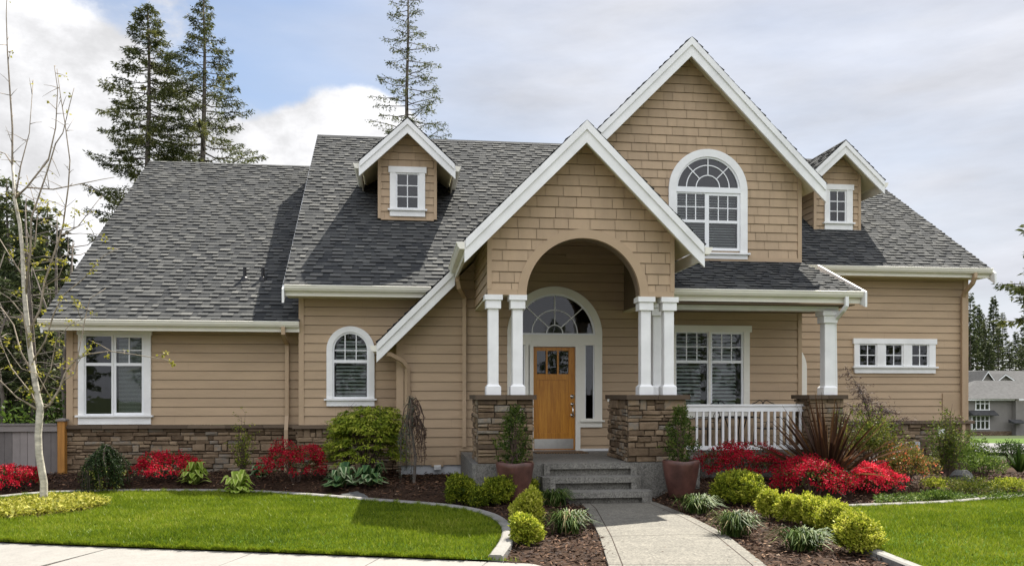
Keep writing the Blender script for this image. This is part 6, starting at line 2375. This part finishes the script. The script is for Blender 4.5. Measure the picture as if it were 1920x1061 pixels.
# ------------------------------------------------------------------ porch furniture: wrought-iron
def iron_chair(x, y, rz, label):
    e = empty('iron_chair', (x, y, DECK), label, 'chair', 'wrought iron chairs on the porch')
    e.rotation_euler = (0, 0, rz)
    mb = MB()
    w, d, sh, bh = 0.22, 0.21, 0.44, 0.98
    mb.tube([(-w, -d, sh), (w, -d, sh), (w, d, sh), (-w, d, sh), (-w, -d, sh)], 0.011, 6)
    for k in range(9):
        a = -w + 2 * w * (k + .5) / 9
        mb.box(a - 0.016, a + 0.016, -d, d, sh - 0.005, sh + 0.006)
    attach(mb.build('seat', 'dark_metal'), e)
    for sx in (-1, 1):
        for sy in (-1, 1):
            mb = MB()
            mb.tube([(sx * w, sy * d, sh), (sx * (w + .01), sy * (d + .015), sh * .5), (sx * (w + .03), sy * (d + .05), 0)], 0.011, 6)
            attach(mb.build('leg', 'dark_metal'), e)
    mb = MB()
    for sx in (-1, 1):
        mb.tube([(sx * w, d, sh), (sx * w, d + .04, sh + .3), (sx * (w + .005), d + .09, bh - 0.06)], 0.011, 6)
        mb.tube([(sx * (w + .005), d + .09, bh - 0.06), (sx * w * .72, d + .10, bh - 0.035), (sx * w * .35, d + .10, bh + 0.012), (sx * w * .12, d + .10, bh - 0.005), (0, d + .10, bh - 0.06)], 0.010, 6)
        mb.tube([(sx * 0.02, d + .02, sh + .04), (sx * 0.07, d + .05, sh + .16), (sx * 0.10, d + .06, sh + .25), (sx * 0.05, d + .08, sh + .34), (sx * 0.02, d + .08, sh + .30)], 0.008, 5)
    mb.tube([(-w, d + .095, bh - 0.085), (w, d + .095, bh - 0.085)], 0.009, 6)
    mb.tube([(-w, d + .02, sh + .12), (w, d + .02, sh + .12)], 0.008, 6)
    attach(mb.build('backrest', 'dark_metal'), e)
    for sx in (-1, 1):
        mb = MB()
        mb.tube([(sx * w, d + .02, sh + .22), (sx * (w + .02), 0, sh + .22), (sx * (w + .02), -d + .03, sh + .19), (sx * w, -d, sh)], 0.010, 6)
        attach(mb.build('armrest', 'dark_metal'), e)
iron_chair(PX(1443, 15.95), 15.95, 0.0, 'black wrought iron chair with scrolled back, its top showing above the railing')
iron_chair(PX(1322, 15.95), 15.95, -1.3, 'black wrought iron chair mostly hidden behind the railing under the porch window')
e = empty('iron_table', (PX(1382, 15.85), 15.85, DECK), 'small black iron table behind the railing between the two chairs', 'table')
mb = MB(); mb.loft([[(0.36 * math.cos(2 * PI * k / 28), 0.30 * math.sin(2 * PI * k / 28), z_) for k in range(28)] for z_ in (0.66, 0.685)])
attach(mb.build('table_top', 'dark_metal'), e)
for k in range(3):
    a = 2 * PI * k / 3 + .4
    mb = MB(); mb.tube([(0.25 * math.cos(a), 0.2 * math.sin(a), 0.66), (0.14 * math.cos(a), .12 * math.sin(a), 0.35), (0.27 * math.cos(a), 0.22 * math.sin(a), 0)], 0.012, 6)
    attach(mb.build('leg', 'dark_metal'), e)


# ------------------------------------------------------------------ fence at the left
def fence():
    YF = 17.35
    x1 = PX(110, YF)
    e = empty('wooden_fence', (x1 - 2.5, YF, 0), 'weathered grey board fence running left from the corner of the house', 'fence')
    ox = x1 - 2.5
    x = x1 - 6.5
    ztop = PZ(60, 797, YF)
    mb = MB()
    while x < x1 - 0.03:
        w = min(random.uniform(0.135, 0.15), x1 - 0.01 - x)
        mb.box(x - ox, x + w - 0.006 - ox, -0.01 + random.uniform(-.003, .003), 0.012, -0.1, ztop - 0.12 + random.uniform(-.002, .002), random.random())
        x += w
    attach(mb.build('board_panel', 'fence_board'), e)
    mb = MB()
    mb.box(x1 - 6.5 - ox, x1 - .01 - ox, -0.05, 0.03, ztop - 0.118, ztop, 0.62)
    mb.box(x1 - 6.5 - ox, x1 - .01 - ox, -0.07, 0.05, ztop + 0.001, ztop + 0.035, 0.4)
    attach(mb.build('top_rail', 'fence_board'), e)
    mb = MB()
    zp = PZ(117, 789, YF)
    mb.cbox(x1 - ox, x1 + 0.135 - ox, -0.07, 0.065, -0.1, zp, 0.008)
    p = attach(mb.build('post', 'post_wood'), e)
    mb = MB()
    a, b = x1 - ox - 0.025, x1 + 0.16 - ox
    c = (a + b) / 2
    mb.loft([[(a, -0.095, zp + .001), (b, -0.095, zp + .001), (b, 0.09, zp + .001), (a, 0.09, zp + .001)], [(a, -0.095, zp + .03), (b, -0.095, zp + .03), (b, 0.09, zp + .03), (a, 0.09, zp + .03)], [(c - .02, -0.02, zp + .06), (c + .02, -0.02, zp + .06), (c + .02, 0.02, zp + .06), (c - .02, 0.02, zp + .06)]])
    q = mb.build('post_cap', 'fence_board'); q.parent = p
fence()


# ------------------------------------------------------------------ young tree in the lawn ring
def young_tree():
    Y0 = G(81, 947)[1]
    X0 = PX(81, Y0)
    e = empty('young_tree', (X0, Y0, 0.03), 'slender young tree with pale bark and few yellow-green spring leaves in the lawn', 'tree')
    r = random.Random(31)
    def w(u, v, dy=0.0):
        x, z = P(u, v, Y0 + dy)
        return Vector((x - X0, dy, z - 0.03))
    mb = MB()
    trunk = [(81, 951), (82, 925), (82.5, 905), (78, 880), (73, 850), (71.5, 815), (74, 785), (75, 762), (70, 740), (64, 705), (57, 660), (52, 615), (47, 565), (44, 520), (42, 470), (37, 420), (27, 372), (24, 310)]
    px = 0.00805
    rad = [7.2, 6.8, 6.6, 6.5, 6.4, 6.2, 6.4, 6.6, 5.6, 5.2, 4.8, 4.5, 4.2, 3.9, 3.5, 3.2, 2.9, 2.3]
    mb.tube([w(u, v) for u, v in trunk], [q * px for q in rad], 12)
    attach(mb.build('trunk', 'bark_birch', None, True), e)
    limbs = [  # path of (u,v), start radius px, depth lean
        ([(27, 372), (24, 310), (23, 240), (18, 165), (13, 95), (12, 30), (14, -20)], 2.6, 0.0),
        ([(75, 768), (92, 760), (112, 728), (122, 700), (140, 676), (165, 664), (205, 658), (250, 663), (310, 674)], 3.0, 0.25),
        ([(74, 770), (50, 755), (30, 745), (10, 722), (-15, 700)], 2.6, -0.3),
        ([(57, 660), (50, 625), (42, 590), (20, 560), (-10, 540)], 2.4, -0.3),
        ([(53, 622), (75, 580), (84, 530), (108, 455), (117, 425), (130, 350), (132, 300), (122, 235), (112, 180), (106, 130)], 2.6, 0.3),
        ([(47, 565), (55, 470), (60, 410), (88, 320), (105, 270), (118, 250), (132, 190), (140, 165)], 2.4, -0.2),
        ([(27, 372), (50, 352), (90, 300), (104, 240), (107, 165), (103, 122)], 2.2, -0.25),
        ([(30, 372), (40, 310), (55, 250), (63, 150)], 1.9, 0.3),
        ([(50, 352), (100, 355), (150, 345), (190, 336), (215, 332)], 1.7, 0.1),
        ([(117, 440), (145, 425), (170, 395), (192, 366)], 1.6, 0.15),
        ([(115, 440), (150, 438), (188, 440)], 1.2, -0.1),
        ([(24, 310), (12, 290), (-5, 283)], 1.6, 0.2),
        ([(60, 680), (85, 640), (100, 590), (115, 555), (160, 520), (195, 480), (225, 465)], 2.0, -0.35),
        ([(64, 705), (40, 660), (25, 610), (5, 580), (-20, 560)], 2.0, 0.3),
        ([(100, 755), (70, 700), (40, 690), (10, 650)], 1.4, -0.3),
        ([(122, 712), (140, 700), (160, 600), (170, 560), (200, 540)], 1.6, 0.35),
        ([(44, 520), (20, 480), (-5, 440)], 1.8, 0.25),
        ([(44, 500), (65, 460), (70, 400), (50, 330)], 1.5, 0.3),
        ([(82, 540), (110, 520), (130, 470), (140, 455)], 1.4, -0.3),
        ([(74, 775), (60, 740), (20, 690), (0, 640), (-10, 600)], 1.5, 0.35),
        ([(71, 742), (95, 690), (105, 640), (130, 610), (175, 590)], 1.6, 0.2),
    ]
    mb = MB()
    C, D = [], []
    for path, r0, dy in limbs:
        n = len(path)
        pts = [w(u, v, dy * (k / (n - 1)) ** 0.8) + Vector((r.gauss(0, .006), 0, r.gauss(0, .006))) for k, (u, v) in enumerate(path)]
        mb.tube(pts, [max(0.55, 0.92 * r0 * (1 - 0.78 * k / (n - 1))) * px for k in range(n)], 6)
        for k in range(1, n):
            seg = (pts[k] - pts[k - 1]).length
            for s in range(max(1, int(seg / 0.15))):
                if r.random() < 0.2: continue
                p = pts[k - 1].lerp(pts[k], r.random())
                d = Vector((r.gauss(0, 1), r.gauss(0, 1), r.gauss(0.4, .7))).normalized()
                L = r.uniform(0.06, 0.42)
                q = p + d * L
                mb.tube([p, p.lerp(q, .5) + Vector((0, 0, .01)), q], [0.006, 0.004, 0.002], 4)
                vv = VH + (ZE - q.z) * F / (Y0 * 1.0)
                for _ in range(r.choice((4, 8, 12, 16)) if q.z < 4.6 else r.choice((0, 0, 2, 5))):
                    c = p.lerp(q, r.uniform(0.4, 1.05)) + Vector((r.gauss(0, .02), r.gauss(0, .02), r.gauss(0, .02)))
                    C.append(tuple(c)); D.append((r.gauss(0, 1), r.gauss(0, 1), r.gauss(-.2, .8)))
    attach(mb.build('branch', 'bark_limb', None, True), e)
    C, D = np.array(C), np.array(D)
    attach(leaf_mesh('crown', C, D, RNG.uniform(0.032, 0.066, len(C)), RNG.uniform(0.022, 0.042, len(C)), RNG.beta(2, 2, len(C)), 'birch_leaf'), e)
young_tree()


# ------------------------------------------------------------------ conifers
def conifer(name, loc, H, label, seed, prof, nbr, mat='needle_fir', trunk_r=0.16, z_low=0.1, clump=0.28, per=26, droop=0.25, lean=0.0, group=None, cat='tree', updroop=0.0, wmul=0.32, dens=1.0):
    """trunk, branches in loose whorls, needle sprays along each branch. prof(f): branch length at height fraction f"""
    r = random.Random(seed)
    e = empty(name, loc, label, cat, group)
    mt = MB()
    nseg = 8
    mt.tube([(lean * H * (k / nseg) ** 1.5 + 0.05 * math.sin(k * 1.7 + seed), 0, H * k / nseg - (0.3 if k == 0 else 0)) for k in range(nseg + 1)], [trunk_r * (1 - 0.93 * k / nseg) + 0.012 for k in range(nseg + 1)], 8)
    attach(mt.build('trunk', 'bark_grey', None, True), e)
    mb = MB()
    C, D, T_ = [], [], []
    for i in range(nbr):
        f = z_low + (1 - z_low) * (i + r.random()) / nbr
        L = prof(f) * r.uniform(0.55, 1.15)
        if L < 0.12: L = 0.12
        a = i * 2.399 + r.gauss(0, 0.5)
        zb = H * f
        xb = lean * H * f ** 1.5
        dr = droop + r.gauss(0, 0.10)
        rise = updroop
        pts = []
        for k in range(6):
            q = k / 5
            pts.append(Vector((xb + math.cos(a) * L * q, math.sin(a) * L * q, zb - dr * L * q + (dr * 0.75 + rise) * L * q * q + r.gauss(0, .02) * L)))
        mb.tube(pts, [0.012 + 0.022 * L / 2.5 * (1 - k / 5) for k in range(6)], 4)
        tone = r.gauss(0.45, 0.14)
        n = int(per * (0.35 + L) * dens)
        for s in range(n):
            q = r.uniform(0.12, 1.0) ** 0.75
            k = q * 5; j = min(4, int(k))
            p = pts[j].lerp(pts[j + 1], k - j)
            # side twig
            sa = a + r.choice((-1, 1)) * r.uniform(0.5, 1.25)
            tl = r.uniform(0.05, 0.32) * L * (1.15 - q) + 0.05
            c = p + Vector((math.cos(sa) * tl, math.sin(sa) * tl, -0.25 * tl + r.gauss(0, .035)))
            for _ in range(3):
                C.append((c.x + r.gauss(0, .05), c.y + r.gauss(0, .05), c.z + r.gauss(0, .04)))
                D.append((math.cos(sa) * .7 + r.gauss(0, .5), math.sin(sa) * .7 + r.gauss(0, .5), r.gauss(-0.30, .35)))
                T_.append(min(1, max(0, tone + r.gauss(0, .16))))
    attach(mb.build('branch', 'bark_dark'), e)
    C, D, T_ = map(np.array, (C, D, T_))
    n = len(C)
    attach(leaf_mesh('crown', C, D, RNG.uniform(0.6, 1.3, n) * clump, RNG.uniform(0.6, 1.3, n) * clump * wmul, T_, mat, wide=0.45), e)
    return e

def tree_at(u, vtop, Y):
    x, zt = P(u, vtop, Y)
    z0 = land_z(x, Y)
    return (x, Y, z0), zt - z0

loc, H = tree_at(278, 8, 40)
conifer('fir_tree', (loc[0], loc[1], loc[2]), H, 'dense dark fir rising behind the left roof, the left one of the pair', 3,
        lambda f: 0.12 + 2.15 * min(1, (1 - f) * 4.2) ** 0.8, 190, droop=0.34, z_low=0.35, clump=0.17, per=37, trunk_r=0.26, wmul=0.28, updroop=0.05)
loc, H = tree_at(382, -12, 40)
conifer('fir_tree', loc, H, 'open fir with long side branches behind the left roof, nearer the main roof', 9,
        lambda f: 0.12 + 2.75 * min(1, (1 - f) * 2.6) ** 0.95, 140, droop=0.12, z_low=0.35, clump=0.17, per=31, trunk_r=0.26, updroop=0.14, wmul=0.28)
loc, H = tree_at(764, -45, 42)
conifer('fir_tree', loc, H, 'thin sparse fir standing alone behind the main roof above the left dormer', 14,
        lambda f: 0.45 + 2.9 * min(1, (1 - f) * 2.2) ** 1.2, 135, droop=-0.06, z_low=0.35, clump=0.14, per=19, trunk_r=0.22, updroop=0.1, wmul=0.30)

# the wood at the left, behind the fence
base = None
WG = 'dark firs of the wood behind the wooden fence'
wood = [(-30, 300, 34), (14, 335, 38), (48, 372, 33), (88, 388, 41), (112, 430, 36), (132, 500, 44), (-75, 320, 40), (30, 420, 46), (70, 440, 48), (104, 470, 50), (-10, 400, 50), (60, 500, 30), (8, 520, 30), (120, 560, 32), (-50, 500, 28), (96, 540, 29), (-110, 350, 36), (146, 560, 52), (40, 590, 27), (84, 610, 26)]
for i, (u, vt, Y) in enumerate(wood):
    loc, H = tree_at(u, vt, Y)
    lab = 'dark fir in the wood seen above the wooden fence, behind the young tree'
    if i < 2:
        b = conifer('forest_fir', loc, H, lab, 60 + i, lambda f: 0.2 + 2.1 * min(1, (1 - f) * 1.6) ** 0.85, 92, 'needle_far', trunk_r=0.15, z_low=0.22, clump=0.25, per=14, droop=0.25, group=WG, wmul=0.42)
        b['H'] = H
        if i == 0: base = [b]
        else: base.append(b)
    else:
        src = base[i % 2]
        s = H / src['H']
        copy_tree(src, loc, lab, rotz=i * 1.3, scale=(s ** 0.5, s ** 0.5, s), group=WG)

# the firs across the street, behind the camera: they show in the window panes
for i in range(19):
    x, Y = -26 + i * 4.6 + random.uniform(-1, 1), -random.uniform(19, 27)
    H = random.uniform(8, 13) if abs(x - 10) > 4.5 else random.uniform(5.0, 7.5)
    s = H / base[i % 2]['H']
    copy_tree(base[i % 2], (x, Y, -0.1), 'dark fir across the street, seen only as a reflection in the panes', rotz=i * 2.1, scale=(s ** 0.5, s ** 0.5, s), group='firs across the street')

# slender bare trunks and low brush in the wood
mb = None
for i in range(14):
    u = -20 + i * 12 + random.uniform(-4, 4)
    Y = random.uniform(23, 33)
    x = PX(u, Y)
    z0 = land_z(x, Y)
    hgt = random.uniform(4, 7.5)
    e = empty('bare_tree', (x, Y, z0), 'slender bare grey trunk in the wood just behind the wooden fence', 'tree', 'bare trunks behind the wooden fence')
    m = MB()
    m.tube([(0, 0, -0.2), (random.gauss(0, .08), 0, hgt * .4), (random.gauss(0, .15), 0, hgt * .75), (random.gauss(0, .25), 0, hgt)], [0.075, 0.06, 0.04, 0.012], 7)
    attach(m.build('trunk', 'bark_grey', None, True), e)
    m = MB()
    for k in range(16):
        z1 = hgt * random.uniform(0.25, 0.97); a = random.uniform(0, 6.28); L = random.uniform(0.4, 1.3)
        m.tube([(0, 0, z1), (L * .5 * math.cos(a), L * .5 * math.sin(a), z1 + .12), (L * math.cos(a), L * math.sin(a), z1 + L * random.uniform(0, .7))], [0.018, 0.012, 0.004], 4)
    attach(m.build('branch', 'bark_grey'), e)
n = 26000
px = RNG.uniform(-24, -5.5, n); py = RNG.uniform(21, 32, n)
hh = 1.0 + 1.2 * patch(px, py, 0.9)
z = np.array([land_z(a, b) for a, b in zip(px, py)]) + RNG.uniform(0, 1, n) ** 1.3 * hh
o = leaf_mesh('undergrowth', np.stack([px, py, z], 1), RNG.normal(size=(n, 3)), RNG.uniform(0.08, 0.2, n), RNG.uniform(0.04, 0.10, n), RNG.beta(2, 2.4, n), 'cover_leaf')
tag(o, kind='stuff')

# overhanging fir at the right edge, its trunk outside the picture
loc, H = tree_at(2012, 345, 27)
conifer('fir_tree', loc, H, 'fir at the right edge, only the branch ends reach into the picture', 23, lambda f: 0.2 + 2.1 * min(1, (1 - f) * 2.6) ** 0.7, 70, droop=0.15, z_low=0.5, clump=0.24, per=22, trunk_r=0.25)

# firs beyond the neighbour's houses
FG = 'far firs on the slope beyond the neighbouring houses'
fars = [(1819, 548, 150), (1832, 572, 158), (1847, 600, 150), (1863, 556, 165), (1880, 585, 172), (1905, 622, 168), (1921, 590, 160), (1810, 590, 152), (1872, 612, 150), (1841, 585, 176), (1893, 640, 149), (1934, 560, 152), (1915, 650, 147), (1855, 640, 146)] + [(1985 + 37 * k, 560 + (k * 47) % 70, 148 + (k * 29) % 30) for k in range(16)]
fb = []
for i, (u, vt, Y) in enumerate(fars):
    loc, H = tree_at(u, vt, Y)
    lab = 'dark fir on the slope beyond the neighbouring houses at the right'
    if i < 2:
        b = conifer('far_fir', loc, H, lab, 90 + i, lambda f: 0.25 + 2.3 * min(1, (1 - f) * 1.5) ** 0.9, 74, 'needle_far', trunk_r=0.26, z_low=0.34 if i else 0.2, clump=0.5, per=10, droop=0.25, group=FG, wmul=0.42)
        b['H'] = H
        fb.append(b)
    else:
        s = H / fb[i % 2]['H']
        copy_tree(fb[i % 2], loc, lab, rotz=i * 1.9, scale=(s ** 0.5 * 0.95, s ** 0.5 * 0.95, s), group=FG)


# ------------------------------------------------------------------ neighbouring houses
def neighbour():
    YN = 108.0
    X = lambda u: PX(u, YN)
    Z = lambda v: PZ(1860, v, YN)
    e = empty('neighbour_house', (X(1870), YN, Z(825)), 'grey two-storey neighbouring house with white windows in the distance at the right', 'house')
    ox, oy, oz = e.location
    def put(mb, name, mat, par=None):
        o = mb.build(name, mat)
        o.data.transform(Matrix.Translation((-ox, -oy, -oz)))
        o.parent = par or e
        return o
    mb = MB()
    mb.box(X(1800), X(1897), YN, YN + 9, Z(832), Z(746))
    mb.box(X(1897) + .002, X(1990), YN - 0.8, YN + 9, Z(832), Z(746))
    wl_ = put(mb, 'wall', 'neighbour_wall')
    mb = MB()
    zr, ze = Z(712), Z(747.5)
    A = [(X(1794), YN - .6, ze), (X(1996), YN - 1.5, ze), (X(1996), YN + 10, ze), (X(1794), YN + 10, ze)]
    R1, R2 = (X(1870), YN + 4.6, zr), (X(1980), YN + 4.6, zr)
    mb.face([A[0], A[1], R2, R1]); mb.face([A[1], A[2], R2]); mb.face([A[2], A[3], R1, R2]); mb.face([A[3], A[0], R1])
    mb.face([(p[0], p[1], p[2] - .01) for p in A])
    put(mb, 'roof', 'neighbour_roof')
    mb = MB()
    mb.box(X(1794), X(1897), YN - .62, YN - .55, Z(750.5), Z(747.3))
    mb.box(X(1897), X(1996), YN - 1.45, YN - 1.38, Z(750.5), Z(747.3))
    put(mb, 'fascia', 'white_trim')
    def win(u0, u1, v0, v1, n):
        mb = MB()
        f = 0.13
        xs_ = [X(u0) + (X(u1) - X(u0)) * k / n for k in range(n + 1)]
        mb.box(xs_[0] - f, xs_[-1] + f, YN - .1, YN - .002, Z(v0), Z(v0) + f); mb.box(xs_[0] - f, xs_[-1] + f, YN - .1, YN - .002, Z(v1) - f, Z(v1))
        for x in xs_: mb.box(x - f / 2, x + f / 2, YN - .1, YN - .002, Z(v1), Z(v0))
        zm = Z(v1) + (Z(v0) - Z(v1)) * .62
        for a, b in zip(xs_, xs_[1:]):
            mb.box(a + f / 2, b - f / 2, YN - .09, YN - .002, zm - .05, zm + .05)
        w = put(mb, 'window', 'white_trim')
        mb = MB(); mb.face([(xs_[0], YN - .03, Z(v1)), (xs_[-1], YN - .03, Z(v1)), (xs_[-1], YN - .03, Z(v0)), (xs_[0], YN - .03, Z(v0))])
        mb2 = MB(); mb2.face([(xs_[0], YN - .012, Z(v1)), (xs_[-1], YN - .012, Z(v1)), (xs_[-1], YN - .012, Z(v0)), (xs_[0], YN - .012, Z(v0))])
        put(mb, 'pane', 'window_glass', w); put(mb2, 'interior', 'interior_dark', w)
    win(1829, 1854, 750, 767, 3); win(1822, 1854, 780, 803, 4)
    mb = MB()
    mb.prism([(YN - 1.0, Z(777)), (YN - .002, Z(769)), (YN - .002, Z(777.5)), (YN - 1.0, Z(778.5))], 'x', X(1816), X(1864))
    mb.prism([(YN - 2.0, Z(791)), (YN - .81, Z(786)), (YN - .81, Z(792)), (YN - 2.0, Z(793))], 'x', X(1883), X(1906))
    put(mb, 'awning_roof', 'neighbour_roof')
    mb = stones(front(YN - .05), X(1812), X(1896), Z(832), Z(808))
    put(mb, 'stone_base', 'ledge_stone')
    # second house, up the slope
    Y2 = 126.0
    X2 = lambda u: PX(u, Y2)
    Z2 = lambda v: PZ(1870, v, Y2)
    e2 = empty('neighbour_house', (X2(1880), Y2, Z2(740)), 'grey house with two small white-edged gables showing above the nearer neighbouring roof', 'house')
    ox2, oy2, oz2 = e2.location
    def put2(mb, name, mat):
        o = mb.build(name, mat)
        o.data.transform(Matrix.Translation((-ox2, -oy2, -oz2)))
        o.parent = e2
        return o
    mb = MB()
    mb.prism([(X2(1837), Z2(770)), (X2(1837), Z2(714)), (X2(1849), Z2(697)), (X2(1862), Z2(716)), (X2(1862), Z2(770))], 'y', Y2, Y2 + 8)
    mb.prism([(X2(1862) + .01, Z2(770)), (X2(1862) + .01, Z2(716)), (X2(1868), Z2(716)), (X2(1886), Z2(702)), (X2(1903), Z2(713)), (X2(1990), Z2(713)), (X2(1990), Z2(770))], 'y', Y2 + 0.5, Y2 + 8)
    put2(mb, 'wall', 'neighbour_wall')
    mb = MB()
    mb.prism([(Y2 + 0.8, Z2(718)), (Y2 + 5, Z2(693)), (Y2 + 9.2, Z2(718))], 'x', X2(1850), X2(1996))
    mb.prism([(X2(1833), Z2(720)), (X2(1849), Z2(695)), (X2(1866), Z2(718)), (X2(1866), Z2(719.5)), (X2(1849), Z2(697)), (X2(1833), Z2(722))], 'y', Y2 - .45, Y2 + 6)
    mb.prism([(X2(1865), Z2(718)), (X2(1886), Z2(700)), (X2(1906), Z2(713.5)), (X2(1906), Z2(715)), (X2(1886), Z2(702)), (X2(1865), Z2(720))], 'y', Y2 + .05, Y2 + 4)
    put2(mb, 'roof', 'neighbour_roof')
    mb = MB()
    for a, b in (((1832.5, 721), (1849, 696)), ((1866, 719), (1849, 696)), ((1864.5, 719), (1886, 701)), ((1906, 714.5), (1886, 701))):
        yy = Y2 - .5 if a[0] < 1864 or a[0] == 1866 else Y2
        h = 0.22
        mb.prism([(X2(a[0]), Z2(a[1])), (X2(b[0]), Z2(b[1])), (X2(b[0]), Z2(b[1]) - h), (X2(a[0]), Z2(a[1]) - h)], 'y', yy, yy + .04)
    put2(mb, 'rake_board', 'white_trim')
neighbour()
# its lawn and the far driveway
def strip(name, pts, mat, dz):
    mb = MB()
    mb.face([(x, y, land_z(x, y) + dz) for x, y in pts])
    o = mb.build(name, mat); tag(o, kind='structure')
def on_land(u, v):
    x, y = G(u, v, -2)
    for _ in range(30):
        z = land_z(x, y); x, y = G(u, v, z)
    return (x, y)
strip('far_lawn', [on_land(1800, 836), on_land(1990, 836), on_land(1990, 823), on_land(1800, 823)], 'far_lawn', 0.06)
strip('far_road', [on_land(1795, 850), on_land(1990, 858), on_land(1990, 836.5), on_land(1795, 832)], 'far_road', 0.08)
